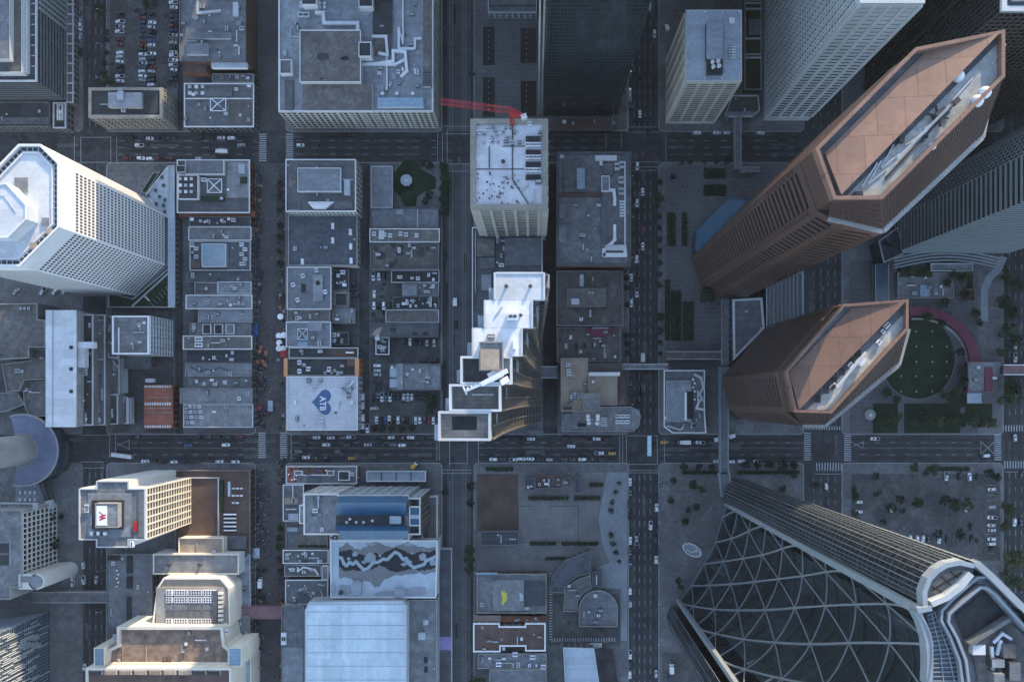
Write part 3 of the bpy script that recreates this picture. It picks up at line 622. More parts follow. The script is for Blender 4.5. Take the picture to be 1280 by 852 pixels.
r, p = lo('retail_building', 'brown grey roof with a bright white rim and two twin air units', (228.5, 419.5, 314.8, 436.5), 10, 'palewall', 'roof_brown', 'white', 4, 37, pw=.45)
for k in range(2): ac(r, 249.5, 424+7*k, 9.1, 4.4, 2.6, 1.8, 1)
lo('shop_building', 'dark navy roof with a small pale rim', (232.5, 437.5, 314, 453), 8, 'concrete_dark', 'roof_navy', 'concrete_dark', 6, 38, pw=.35)
r, p = lo('retail_building', 'blue roof with a winding dark seam', (231.5, 454, 314, 470.5), 9, 'palewall', 'roof_blue', 'concrete', 3, 39, pw=.3)
duct(r, [(238, 458), (245, 462), (252, 465), (258, 461), (266, 463), (274, 459), (286, 463)], 8.1, .45, 'metaldark', .02, 'pipe')
lo('shop_building', 'grey roof with one white hood and a darker middle strip', (231.5, 471.5, 314, 484), 8, 'concrete_dark', 'roof_grey', 'concrete_dark', 7, 40, pw=.3)
lo('retail_building', 'wide plain slate grey roof', (225, 485, 315, 504), 10, 'concrete', 'roof_grey', 'concrete', 2, 41, pw=.3)
r, p = lo('corner_building', 'grey corner roof with a cluster of white air units', (229, 505, 316, 534), 10, 'concrete', 'roof_grey', 'palewall', 2, 42, pw=.45)
for k in range(14): ac(r, 232+(k % 4)*6+(k//4), 508+(k//4)*6.5, 9.1, 1.9, 1.6, 1.2, k % 2)
# terraced concrete block with the long white roof
root = empty('terraced_building', P(190, 460, 0), 'terraced concrete slab with a long white roof', 'building')
b = MB(); WR = R(57, 387.5, 95.2, 533.5, 34); b.prism(WR, 0, 33.4, caps=False); b.build('wall', 'concrete', root)
b = MB(); b.prism(WR, 33.4, 34); b.build('roof', 'roof_membrane', root)
block(root, 'roof_ridge', 65, 388, 66, 533, 34, .3, 'metal'); block(root, 'roof_wing', 95.6, 427, 116.5, 435, 28, 4, 'white', 'roof_membrane'); block(root, 'roof_wing', 95.6, 435.3, 106, 459, 28, 4, 'white', 'roof_membrane')
for y in (434, 461, 489): block(root, 'roof_light', 86.5, y-2, 90.5, y+2, 34, .5, 'metaldark', 'black')
lev = [(95.6, 393, 116, 531, 27, 'roof_dark'), (116.6, 393, 131, 531, 21, 'roof_grey'), (131.6, 395, 148, 447, 17, 'roof_slate'), (131.6, 493, 147, 530, 15, 'roof_dark'), (131.6, 447.4, 149, 492.6, 12, 'roof_grey'), (148.4, 496, 159, 529.5, 8, 'roof_slate')]
for i, (x0, y0, x1, y1, h, m) in enumerate(lev):
    b = MB(); q = R(x0, y0, x1, y1, h); b.prism(q, 0, h-.8, 0, 1); t = b.build('terrace', ['concrete_dark', m], root)
    b = MB(); b.ring(q, .5, h-.82, h+.1, 0, .05); b.build('parapet', 'palewall', t)
    clutter(root, x0+2, y0+3, x1-2, y1-3, h-.8, max(3, int((y1-y0)/8)), 50+i)
for k in range(4): block(root, 'terrace_step', 149.6+2.6*k, 448, 151+2.6*k, 491, 9-2*k, 1.2, 'palewall', 'palewall')
for k in range(3): block(root, 'terrace_step', 160.5+3*k, 497, 159.2+3.2*k, 529.5, 6.5-2*k, 1.2, 'palewall', 'palewall')
for k in range(6): hatch(root, 136+k*2.4, 452+(k % 3)*3, 11.2, 1.2, 1.6, 1.5, 0)
block(root, 'plant_room', 133, 452, 147, 460, 11.2, .6, 'brick', 'terracotta')
q = R(140, 394.5, 186, 442.5, 31)
root2, p = bld('apartment_slab', 'grey roofed slab with balcony railings facing the alley', q, 31, 'concrete', 'roof_grey', 'white', .9, .8), q
clutter(root2, 165, 400, 182, 438, 30.1, 6, 58); block(root2, 'parapet', 147.5, 409, 148.6, 441, 30.1, 1, 'white')
a, c = edge(p, 1); grid(root2, a, c, 2, 30, 4, 8, .4, .5, 1.0, 'palewall', 'balcony_frame', .8); windows(root2, a, c, 2, 30, 8, 8, .7, .6, 'glass')
lo('canopy_building', 'low slate roof wedged below the balcony slab', (151, 443.5, 188, 460.5), 8, 'concrete_dark', 'roof_slate', 'roof_slate', 0, pw=.3)
r, p = lo('parking_shed', 'rust red ribbed roof with rows of white vents', (180, 481, 215.5, 535), 8, 'brick', 'terracotta', 'terracotta', 0, pw=.3)
for yy in (482.5, 504.5, 533):
    for k in range(11): hatch(r, 182+k*3.1, yy, 7.1, .7, 1.5, .8, 1)
for yy in (497, 510, 515.5): duct(r, [(181, yy), (214.5, yy)], 7.1, .35, 'concrete', .05, 'roof_rib')
# west edge: civic hall with stepped roof
r, p = lo('civic_hall', 'broad brown concrete hall with stepped terraces at the photo edge', ((-90, 380.5), (46.5, 379), (46.5, 399), (56.5, 400), (56.5, 434), (36, 434), (36, 447), (-90, 454)), 22, 'concrete_dark', 'roof_brown', 'concrete', 3, 61)
for k in range(3): ac(r, 27+5*k, 385.5, 21.1, 1.8, 3, 1, 2)
lo('civic_terrace', 'curved brown lower terrace of the civic hall', ((2, 455), (38, 450), (38, 436), (58, 436), (58, 474), (30, 475), (24, 488), (8, 490)), 16, 'concrete_dark', 'roof_brown', 'concrete', 2, 62)
lo('civic_terrace', 'narrow brown step between hall terrace and white roof', ((28, 477), (58, 476), (58, 520), (36, 520), (30, 506)), 11, 'concrete_dark', 'roof_brown', 'concrete', 3, 63)
lo('civic_ramp', 'curved concrete ramp roof above the round canopy', ((-60, 490), (22, 491), (30, 505), (8, 514), (-60, 520)), 9, 'concrete', 'roof_grey', 'concrete', 0)
# round tower with purple ring canopy
C = P(27, 562.5, 12)
root = empty('observation_tower', (C.x, C.y, 0), 'pale concrete tower shaft rising from a purple ring canopy', 'tower')
def arcpts(r0, a0, a1, n=40): return [(C.x+r0*math.cos(math.radians(a0+(a1-a0)*k/n)), C.y+r0*math.sin(math.radians(a0+(a1-a0)*k/n))) for k in range(n+1)]
b = MB(); o1 = arcpts(21, -105, 110); i1 = arcpts(9.6, -105, 110)
for k in range(40): b.face([(*o1[k], 11.2), (*o1[k+1], 11.2), (*i1[k+1], 12.6), (*i1[k], 12.6)]); b.face([(*o1[k], 0), (*o1[k+1], 0), (*o1[k+1], 11.2), (*o1[k], 11.2)], 1)
b.build('canopy', ['purple', 'glassblue'], root)
b = MB()
for k in range(40):
    for q0, q1, z in ((20.4, 21.5, 11.1), (9.2, 10., 12.5)):
        a_, c_ = arcpts(q0, -105, 110), arcpts(q1, -105, 110); b.prism(ccw([c_[k], c_[k+1], a_[k+1], a_[k]]), z, z+.7)
b.build('rim', 'concrete', root)
b = MB(); b.tube((C.x, C.y, 0), (C.x, C.y, 165), 9., 7.4, 48); b.build('shaft', 'concrete', root, smooth=False)
b = MB(); b.prism(Q([(20, 600), (44, 592), (64, 638), (42, 642), (34, 650), (18, 648)], 6), 0, 6); fr = b.build('entrance_hall', 'roof_blue', root)
b = MB(); b.prism(Q([(46, 592), (51, 590), (65, 630), (60, 636)], 7), 6.02, 8, 0); b.build('entrance_frame', 'metaldark', root)
for k in range(14): hatch(root, 26+(k % 4)*6, 606+(k//4)*9, 6.02, 1, 1.6, .8, 1)
b = MB(); b.prism(Q([(57, 626), (65, 624), (67, 635), (59, 638)], 8), 6.03, 9); b.build('porch', 'palewall', root)
b = MB(); b.prism(Q([(72, 548), (86, 552), (86, 572), (80, 588), (66, 596), (60, 590)], 4), 0, 4); b.build('drop_off_canopy', 'metaldark', root)
# apartment block lower left with balconies and round stair
r, p = lo('apartment_block', 'grey roofed apartment block with white balconies and a rounded stair tower', ((-80, 637), (27, 637), (27, 734), (13, 734), (13, 749), (-80, 749)), 34, 'concrete', 'roof_grey', 'concrete', 2, 64, pw=.5)
a, c = Vector(Q([(27, 734)], 34)[0]), Vector(Q([(27, 641)], 34)[0])
grid(r, a, c, 1, 33, 14, 8, .5, 1.3, .9, 'offwhite', 'balcony_frame'); windows(r, a, c, 1, 33, 14, 8, .7, .6, 'glass', limit=100)
b = MB(); S0 = P(45, 727, 34); b.tube((S0.x, S0.y, 0), (S0.x, S0.y, 33.6), 4.4, 4.4, 28); b.box(S0.x-10, S0.x, S0.y-4.2, S0.y+4.2, 0, 33.6); b.build('stair_tower', 'offwhite', r); b = MB(); b.disc((S0.x, S0.y), 3.7, 33.65, 24); b.box(S0.x-9, S0.x-1, S0.y-.2, S0.y+3.2, 33.6, 33.75); b.build('stair_roof', 'roof_blue', r)
block(r, 'parapet', -20, 677, 12.5, 708, 33.1, .4, 'white', 'roof_grey'); block(r, 'plant_room', -20, 679, 11, 691, 33.5, .1, 'roof_dark'); block(r, 'plant_room', -20, 693, 11, 706, 33.5, .1, 'roof_dark')
block(r, 'roof_terrace', 0, 629, 42, 637, 20, 4, 'palewall', 'roof_grey', 'palewall')
# striped curtain wall block bottom left
q = [(P(62, 764).x, P(62, 764).y), (P(62, 980).x, P(62, 980).y), (P(-140, 980).x, P(-140, 980).y), (P(-140, 796).x, P(-140, 796).y)]
q = ccw(q); r = bld('office_tower', 'office tower with slanting white dashes on a dark glass wall', q, 150, 'glassblue', 'roof_grey', 'white')
rs = random.Random(5)
for i in range(4):
    a, c = edge(q, i)
    if abs(a.x-c.x) < 1 and a.x > P(0, 0).x:
        d = (c-a); Lg = d.length; d.normalize(); n = Vector((d.y, -d.x)); g = MB(); gm = MB()
        for k in range(int(Lg/1.15)):
            z = rs.uniform(-8, 4); u = a+d*(k*1.15+.4)+n*.3
            while z < 148:
                l = rs.uniform(5, 17)
                if z > 0 and rs.random() < .62: g.bar((u.x, u.y, z), (u.x, u.y, min(148, z+l)), .42, .5)
                z += l+rs.uniform(1, 4)
        g.build('facade_slat', 'palewall', r)
        for k in range(int(Lg/2)): u = a+d*(k*2.)+n*.1; gm.bar((u.x, u.y, 1), (u.x, u.y, 149), .22, .22)
        for k in range(80): z = 2+k*1.85; gm.bar((a.x+n.x*.1, a.y+n.y*.1, z), (c.x+n.x*.1, c.y+n.y*.1, z), .16, .16)
        gm.build('mullion', 'steelpale', r)
    if abs(a.x-c.x) > 40 and max(a.y, c.y) > P(0, 800).y:
        d = (c-a); n = Vector((d.y, -d.x)).normalized(); g = MB()
        for k in range(36): z = 3+k*4.1; g.bar((a.x+n.x*.15, a.y+n.y*.15, z), (c.x+n.x*.15, c.y+n.y*.15, z), .3, 1.2)
        g.build('floor_band', 'steelpale', r)
# hotel slab with the red M
r, p = lo('hotel_tower', 'hotel tower with a white roof panel bearing a red slanted M', ((98.5, 610.5), (120, 610.5), (120, 601), (160.5, 601), (160.5, 610.5), (181.2, 610.5), (181.2, 674.5), (160.5, 674.5), (160.5, 684), (120, 684), (120, 674.5), (98.5, 674.5)), 63.6, 'offwhite', 'roof_slate', 'palewall', 3, 66, pw=.5)
block(r, 'roof_deck', 110, 616, 164, 671, 62.7, .5, 'roof_blue', 'roof_blue'); block(r, 'roof_well', 114.5, 625, 154, 661, 63.2, 1.2, 'metaldark', 'black'); block(r, 'penthouse', 119.5, 628.5, 148, 659, 63.2, 4.5, 'concrete', 'roof_grey', 'concrete')
block(r, 'sign_panel', 120.5, 632, 133.5, 656.5, 67.75, .35, 'white', 'white')
b = MB()
def strk(x0, y0, x1, y1, w, z):
    u = P(x0, y0, z); v = P(x1, y1, z); d = (v-u).normalized(); n = Vector((-d.y, d.x, 0))*(w/2); b.prism(ccw([(t.x, t.y) for t in (u-n, v-n, v+n, u+n)]), z, z+.03)
strk(124.3, 646.2, 132.2, 643, .75, 68.13); strk(124.3, 649.7, 132.2, 646.4, .75, 68.13); strk(124.3, 646.4, 132.0, 646.6, .42, 68.17); strk(124.2, 639.2, 129.2, 643.4, .3, 68.17); strk(124.2, 639.4, 124.6, 641.4, .25, 68.2); strk(126.5, 643.5, 129.5, 642.6, .3, 68.13)
b.build('emblem', 'redpaint', r)
for k in range(5): vent(r, 117+k*4, 665.5+(k % 2), 63.2, 2.2, k % 2)
for k in range(3): ac(r, 109.5, 632+3*k, 62.7, 2, 1.6, 1.2, 1)
block(r, 'sign_frame', 166.5, 652, 170, 664, 62.7, 1.6, 'redpaint', 'redpaint'); block(r, 'plant_room', 173, 613, 180.5, 672, 62.7, .8, 'roof_slate', 'roof_slate')
a, c = [(Vector(p[i]), Vector(p[(i+1) % len(p)])) for i in range(len(p)) if abs(p[i][0]-P(181.2, 600, 63.6).x) < .1 and abs(p[(i+1) % len(p)][0]-P(181.2, 600, 63.6).x) < .1][0]
windows(r, a, c, 8, 61, 7, 17, .86, .84, 'glasswarm'); grid(r, a, c, 8, 62, 7, 17, .7, .45, .5, 'cream', 'balcony_frame', .42)
for i in range(len(p)):
    a, c = edge(p, i)
    if (c-a).length > 8 and a.x > c.x: grid(r, a, c, 8, 62, 1, 17, 0, 1.6, .3, 'offwhite', 'floor_band', .3)
r, p = lo('hotel_podium', 'brown brick hotel podium laid out as a roof terrace', (219, 587.5, 312.5, 692), 8, 'brickdark', 'brickpave', 'concrete_dark', 0)
block(r, 'terrace_wall', 238, 596.5, 274, 597.5, 7.1, 1.2, 'palewall'); block(r, 'terrace_wall', 272, 597, 273.4, 672, 7.1, 1.5, 'palewall'); block(r, 'planter', 274.3, 600, 279, 640, 7.1, 1.2, 'hedge'); block(r, 'pergola', 281.5, 602, 284, 618, 7.1, 2, 'metaldark'); block(r, 'pergola', 284.8, 602, 287, 620, 7.1, 2, 'palewall')
block(r, 'terrace_canopy', 280, 669, 308, 686, 7.1, 1.6, 'metaldark', 'roof_slate')
for k in range(8): hatch(r, 292+(k % 3)*5, 610+(k//3)*9, 7.1, 1.6, .9, .7, 1)
TBL = 'rows of white tables on the hotel terrace'
for k in range(5):
    z = 7.12; t = empty('banquet_table', P(287.5, 642.5+k*5, z), f'long white dining table on the brick terrace, {ORD[k]} from the top', 'table', TBL)
    b = MB(); b.prism(R(279.5, 641.6+k*5, 295.5, 643.4+k*5, z+.76), z+.7, z+.76, bottom=True); b.build('tabletop', 'clothwhite', t); b = MB()
    for x in (280.5, 294.5):
        for y in (642, 643): c = P(x, y+k*5, z); b.bar((c.x, c.y, z), (c.x, c.y, z+.7), .06, .06)
    b.build('leg', 'metaldark', t, kind='stuff')
    cb = MB()
    for j in range(10):
        for s in (-1, 1):
            c = P(280.4+j*1.6, 642.5+k*5+s*1.75, z); cb.box(c.x-.22, c.x+.22, c.y-.22, c.y+.22, z+.4, z+.47); cb.box(c.x-.22, c.x+.22, c.y-.24*s-.03, c.y-.24*s+.03, z+.47, z+.95); cb.box(c.x-.2, c.x-.15, c.y-.2, c.y+.2, z, z+.4); cb.box(c.x+.15, c.x+.2, c.y-.2, c.y+.2, z, z+.4)
    ch = cb.build('chair_row', 'metaldark', t, kind='stuff')
# convention block below the hotel
r, p = lo('podium_building', 'long blue grey podium roof with dark roof lights along the avenue', (133, 692.5, 190, 783), 10, 'concrete', 'roof_blue', 'roof_blue', 5, 67, pw=.3)
block(r, 'roof_light', 135, 694, 150, 700, 9.1, .6, 'concrete_dark', 'black'); block(r, 'roof_light', 158, 694.5, 165, 716, 9.1, .8, 'metaldark', 'roof_dark'); block(r, 'roof_light', 158, 720, 165, 735, 9.1, .8, 'metaldark', 'roof_dark'); block(r, 'roof_light', 158, 746, 163.5, 780, 9.1, .8, 'metaldark', 'roof_dark')
for k in range(5): vent(r, 147+(k % 2)*2, 712+5*k, 9.1, 1.3)
r, p = lo('hotel_link', 'cream flat box roof with a small red hatch beside the terrace tables', (223, 672, 279, 691.5), 15, 'cream', 'roof_tan', 'cream', 0, pw=.4)
block(r, 'roof_ridge', 245, 678, 246, 688, 14.1, .8, 'concrete'); hatch(r, 268, 689, 14.1, 2.4, 2, 1, 0)
r, p = lo('conference_wing', 'flat blue roof wing with a sunlit white end wall', (191, 692, 298.5, 717.5), 17, 'white', 'roof_blue', 'cream', 0, pw=.7)
for x in (213, 251): vent(r, x, 704.5, 16.1, 2.6, 1)
r, p = lo('louvre_building', 'cream building with rows of square cooling louvres on its roof', ((190, 782), (196, 735), (204, 722), (276, 722), (287, 735), (288, 782)), 26, 'cream', 'roof_tan', 'cream', 0, pw=.9)
b = MB(); b.prism(R(195, 734, 280, 779, 26.2), 25.1, 26.2); b.build('louvre_base', 'concrete', r)
for j, y in enumerate((737, 746, 773)):
    for i in range(4):
        x0 = 199.5+i*18; f = MB(); f.prism(R(x0 if i else x0+8, y, x0+16.5, y+7, 27), 26.2, 27.); o = f.build('louvre', 'white', r)
        for q in range(5 if i else 2):
            for s in range(2):
                h = MB(); hx = x0+1+(q*3.15)+(0 if i else 8); h.prism(R(hx, y+.8+s*3.1, hx+1.9, y+2.9+s*3.1, 27.05), 27.001, 27.05); h.build('fan_opening', 'black', o)
for j, y in enumerate((755, 763.5)):
    for i in range(4): block(r, 'roof_panel', 199.5+i*18+(0 if i else 8), y, 216+i*18, y+7.4, 26.2, .5, 'roof_grey', 'roof_grey')
block(r, 'plant_room', 266, 738, 271, 779, 26.2, 1.5, 'roof_slate', 'roof_slate')
for k in range(7): block(r, 'wall_louvre', 272.5, 740+5.5*k, 278, 743+5.5*k, 26.2, 1.6, 'cream', 'cream')
r, p = lo('grand_hotel', 'brown gravel roof ringed by sunlit cream stepped walls', ((146, 783), (278, 783), (281, 806), (288, 812), (288, 832), (132, 832), (134, 812), (146, 806)), 33, 'cream', 'roof_gravel', 'cream', 6, 69, ph=2.2, pw=1.6)
for x in (153, 182.5, 226.5, 265): block(r, 'roof_rib', x-.5, 808, x+.5, 831, 30.8, .5, 'roof_tan')
for k in range(9): vent(r, 205+(k % 3)*4, 821+(k//3)*3, 30.8, .9, 1)
for x0, x1 in ((118, 131), (286, 302)):
    o = block(r, 'corner_tower', x0, 809, x1, 832, 8, 28, 'cream', 'skylightglass', 'cream')
r, p = lo('hotel_wing', 'cream hotel wing with a row of framed roof panels at the photo edge', (107, 834.5, 289, 960), 38, 'cream', 'roof_rust', 'cream', 0, ph=1.2, pw=1.2)
for k in range(9): block(r, 'roof_panel', 112+18.5*k, 838, 127+18.5*k, 843, 36.8, 1.4, 'cream', 'roof_dark' if k in (0, 7, 8) else 'roof_tan')
r, p = lo('hotel_annex', 'slate annex roof between the cream hotel and the pedestrian street', (292, 770, 312, 812), 10, 'concrete', 'roof_grey', 'concrete', 3, 71)
r, p = lo('gallery_roof', 'pale blue paved corner terrace with dark planters beside the pink bridge', ((291, 722), (312, 690), (313, 758), (297, 760)), 8, 'palewall', 'roof_blue', 'palewall', 6, 72, pw=.3)
r, p = lo('hotel_annex', 'narrow cream annex with a blue roof at the foot of the hotel', (286, 806, 313.5, 870), 16, 'cream', 'roof_pale', 'cream', 1, 73)
# ---- block of the mural
r, p = lo('restaurant_building', 'small building with a colourful crowded roof patio and white rims', (357.5, 582.5, 446, 604.5), 10, 'stone', 'roof_grey', 'white', 3, 74)
block(r, 'patio', 359, 584, 372, 603, 9.1, .25, 'orange', 'terracotta'); block(r, 'patio', 373, 584.5, 416, 592, 9.1, .25, 'roof_rust', 'roof_rust'); block(r, 'penthouse', 368, 588, 378, 593.5, 9.1, 1.6, 'white', 'roof_slate', 'white'); block(r, 'penthouse', 409, 588, 417.5, 594, 9.1, 1.6, 'white', 'roof_slate', 'white'); block(r, 'penthouse', 423, 588.5, 437, 600, 9.1, 2, 'white', 'roof_dark', 'white'); block(r, 'plant_room', 383, 596, 400, 602.5, 9.1, 1.4, 'roof_slate', 'roof_slate')
block(r, 'patio_bench', 377, 592.8, 411, 594.2, 9.1, .8, 'white')
rs = random.Random(6)
for k in range(30):
    x, y = (rs.uniform(360, 372), rs.uniform(585, 602)) if k % 2 else (rs.uniform(375, 414), rs.uniform(585.5, 591.5)); c = P(x, y, 9.4); q = MB(); m = rs.choice(['clothwhite', 'clothred', 'clothorange', 'clothdark', 'clothblue']); q.tube((c.x, c.y, 9.35), (c.x, c.y, 10.0), .08, .08, 6); q.tube((c.x, c.y, 10.0), (c.x, c.y, 10.1), .5, .5, 10); q.build('patio_table', m, r)
r, p = lo('shop_building', 'white rimmed grey roof with a pale terrace beside the blue crowned building', (353.5, 605.5, 379.5, 651), 10, 'palewall', 'roof_grey', 'white', 4, 75)
block(r, 'plant_room', 360.5, 642, 372.5, 649.5, 9.1, 1.6, 'palewall', 'roof_pale'); block(r, 'plant_room', 355.5, 622, 372, 630, 9.1, .5, 'cream', 'roof_tan'); block(r, 'parapet', 365.5, 606, 366.3, 622, 9.1, .8, 'white')
r, p = lo('courtyard_building', 'brown courtyard roof edged by clipped shrubs', (357, 652, 409.5, 685), 6, 'concrete', 'roof_slate', 'concrete', 0)
block(r, 'terrace', 369, 668, 409, 681, 5.1, .3, 'roof_brown', 'roof_brown'); block(r, 'plant_room', 359, 659, 372, 664, 5.1, 2, 'palewall', 'roof_pale'); block(r, 'plant_room', 373, 658, 382, 662, 5.1, 2, 'palewall', 'roof_slate')
for k in range(8): block(r, 'planter', 372+4.7*k, 681, 375.4+4.7*k, 684, 5.1, 1, 'hedge')
lo('shop_building', 'grey roof in a bright white rim with small vents, below the shrub courtyard', (353.5, 687, 410.5, 704), 9, 'palewall', 'roof_grey', 'white', 9, 76)
r, p = lo('shop_building', 'grey brown roof with a white angled duct', (355.5, 705.5, 401, 720), 8, 'concrete', 'roof_brown', 'concrete', 3, 77); duct(r, [(373, 709), (373, 713), (380, 708), (394, 711), (398, 717)], 7.1, .9)
r, p = lo('shop_building', 'blue grey roof with white cross shaped plant and white rims', (356.5, 724.5, 410, 755.5), 10, 'palewall', 'roof_slate', 'white', 8, 78)
for x, y in ((380, 738), (380, 744), (375, 741), (384, 742)): block(r, 'plant_box', x-3, y-2.5, x+3, y+2.5, 9.1, 1.6, 'white', 'roof_slate')
block(r, 'penthouse', 402.5, 706.5, 410.5, 724, 9.1, 1.8, 'white', 'roof_grey', 'white')
r, p = lo('link_building', 'thin row of small roof lights between the shops and the mural roof', (412, 667, 422.5, 716), 14, 'white', 'roof_slate', 'white', 0, pw=.4)
for k in range(20): hatch(r, 415+(k % 2)*4, 669+2.3*k, 13.1, 1, .8, .8, 1)
# mural
r, p = lo('arts_building', 'roof painted with a grey mountain range and a pale winding river', ((413, 675), (547, 675), (547, 693), (545, 747), (413, 747)), 18, 'palewall', 'murallight', 'white', 0, pw=.7)
def ridge(pts, z, m, nm='mural_pattern'):
    b = MB(); top = pts[0]; bot = pts[1]
    q_ = random.Random(len(top)); jg = lambda L_: [w_ for a, c in zip(L_, L_[1:]) for w_ in [a]+[(a[0]+(c[0]-a[0])*t, a[1]+(c[1]-a[1])*t+q_.uniform(-1.3, 1.3)) for t in (.25, .5, .75)]]+[L_[-1]]
    top, bot = jg(top), jg(bot); xs = sorted(set([q[0] for q in top]+[q[0] for q in bot]))
    f = lambda L_, x: next((a[1]+(c[1]-a[1])*(x-a[0])/(c[0]-a[0]) for a, c in zip(L_, L_[1:]) if a[0] <= x <= c[0] and c[0] > a[0]), L_[-1][1])
    for i in range(len(xs)-1):
        if xs[i+1]-xs[i] < 1e-6: continue
        b.face([P(xs[i], f(bot, xs[i]), z), P(xs[i+1], f(bot, xs[i+1]), z), P(xs[i+1], f(top, xs[i+1]), z), P(xs[i], f(top, xs[i]), z)])
    return b.build(nm, m, r)
def jag(y, amp, seed, n=26, x0=423.5, x1=544.5):
    q = random.Random(seed); return [(x0+(x1-x0)*k/n, y+amp*(q.random()-.5)*2) for k in range(n+1)]
def line(*a): return list(a)
up = line((423.5, 684), (428, 682), (434, 677), (443, 685), (452, 686), (460, 681), (470, 676), (480, 681), (492, 684), (502, 680), (510, 676), (520, 681), (532, 684), (544.5, 684))
upd = line((423.5, 690), (430, 687), (440, 687), (447, 691), (458, 694), (468, 690), (476, 693), (487, 687), (494, 684), (505, 688), (515, 692), (527, 688), (535, 690), (544.5, 687))
dnd = line((423.5, 708), (433, 714), (443, 712), (455, 714), (466, 711), (475, 706), (486, 712), (496, 715), (508, 712), (520, 711), (530, 713), (544.5, 709))
dn = line((423.5, 723), (430, 721), (440, 724), (450, 726), (462, 727), (468, 734), (474, 733), (480, 724), (489, 721), (497, 718), (510, 718), (522, 716), (534, 717), (544.5, 714))
ridge((up, dn), 17.11, 'muralgrey'); ridge((upd, dnd), 17.12, 'muraldark')
riv = [(423.5, 696), (427, 697), (430, 704), (433, 707), (437, 702), (441, 705), (445, 701), (449, 706), (455, 712), (461, 709), (466, 703), (473, 702), (479, 698), (484, 699), (489, 694), (494, 689.5), (499, 692), (504, 699), (508, 697), (511, 704), (517, 709), (524, 707), (530, 705), (533, 700), (539, 698), (544.5, 695)]
b = MB()
for i in range(len(riv)-1):
    for t in range(3):
        z = 17.132+.0016*((i*3+t) % 5); u = P(riv[i][0]+(riv[i+1][0]-riv[i][0])*t/3, riv[i][1]+(riv[i+1][1]-riv[i][1])*t/3, z); v = P(riv[i][0]+(riv[i+1][0]-riv[i][0])*(t+1)/3, riv[i][1]+(riv[i+1][1]-riv[i][1])*(t+1)/3, z)
        d = (v-u).normalized(); n = Vector((-d.y, d.x, 0))*.92; u = u-d*.3; v = v+d*.3; b.face([u-n, v-n, v+n, u+n])
b.build('mural_pattern', 'muralriver', r)
b = MB()
for x, y, rx, ry in ((444, 692, 4, 3), (436, 698, 2.6, 2), (463, 697, 8, 6), (475, 694, 2, 1.5), (510, 702, 5, 2.4), (528, 696, 4.5, 5), (515, 691, 2, 1.6), (541, 703, 4, 4), (455, 702, 3, 2.5), (505, 705, 4, 2)):
    b.face([P(x+rx*math.cos(a*math.pi/5)*(1+.2*math.sin(a*2.3+x)), y+ry*math.sin(a*math.pi/5)*(1+.2*math.cos(a*1.7+y)), 17.126) for a in range(10)])
b.build('mural_pattern', 'muralmid', r)
b = MB()
for pts in ([(424, 730), (438, 731), (440, 741), (431, 744), (424, 738)], [(466, 742), (480, 737), (492, 738), (492, 745), (468, 745)], [(506, 735), (518, 732), (532, 733), (533, 744), (507, 744)], [(455, 680), (462, 678), (470, 679), (466, 682)], [(505, 680), (514, 678), (518, 681), (508, 682)]):
    b.face([P(x, y, 17.117) for x, y in pts])
b.build('mural_pattern', 'muralmid', r)
block(r, 'plant_room', 440, 727, 451.5, 743, 17.1, 1.8, 'metal', 'roof_pale'); block(r, 'plant_room', 493, 735, 505, 746, 17.1, 1.8, 'metal', 'roof_pale'); block(r, 'plant_room', 533.5, 739, 541, 745, 17.1, 1.4, 'metalpale', 'roof_pale'); block(r, 'plant_room', 413.5, 730, 418, 740, 17.1, 1.2, 'white', 'roof_pale')
vent(r, 427, 739, 17.1, 3, 1)
# blue crowned building
q = Q([(379.5, 616.8), (423, 616.8), (423, 618.5), (511, 618.5), (511, 622), (525.5, 622), (525.5, 668), (511, 668), (511, 674.5), (424, 674.5), (424, 668), (379.5, 668)], 46)
r = bld('crowned_building', 'tower block crowned by two sloping blue metal roofs', q, 46, 'stone', 'roof_grey', 'offwhite', .9, .7)
b = MB(); zr, z1 = 45.1, 45.2
for y0, y1, ym in ((619.5, 643.5, 628), (656, 674, 663)):
    for s, (ya, yb) in enumerate(((y0, ym), (ym, y1))):
        za, zb = ((47.5, 52) if s == 0 else (52, 46)) if y0 < 630 else ((46, 52) if s == 0 else (52, 47.5))
        xs = (424, 467, 510) if (y0 < 630) == (s == 0) else (419.5, 467, 508)
        for k in range(2):
            off = 0
            b.face([P(xs[k], yb, zb), P(xs[k+1], yb, zb), P(xs[k+1], ya, za), P(xs[k], ya, za)])
b.build('blue_roof', 'bluemetal', r)
block(r, 'plant_well', 420, 643.8, 506, 655.6, 45.1, .3, 'black', 'roof_dark')
block(r, 'plant_room', 487, 645, 501, 654.5, 45.4, 2.5, 'palewall', 'roof_pale')
for x in (434, 438, 446, 455, 466): vent(r, x, 648+(x % 3)*2, 45.4, 1.6, 0)
for x, y in ((425, 621), (505, 621), (425, 669), (505, 669)): block(r, 'corner_turret', x-.5, y-.5, x+5, y+4.5, 45.1, 3, 'offwhite', 'black')
block(r, 'penthouse', 512, 633, 525, 656.5, 45.1, 3, 'offwhite', 'bluemetal', 'offwhite'); block(r, 'roof_panel', 512.5, 643, 524.5, 648, 48.1, .3, 'roof_pale', 'roof_pale'); block(r, 'roof_well', 513, 621.5, 523, 631.5, 45.1, .2, 'black'); block(r, 'roof_well', 513, 658, 523, 667, 45.1, .2, 'black')
block(r, 'side_bay', 374.5, 631, 380, 654, 30, 15, 'offwhite', 'roof_grey', 'white'); clutter(r, 382, 620, 416, 664, 45.1, 6, 80)
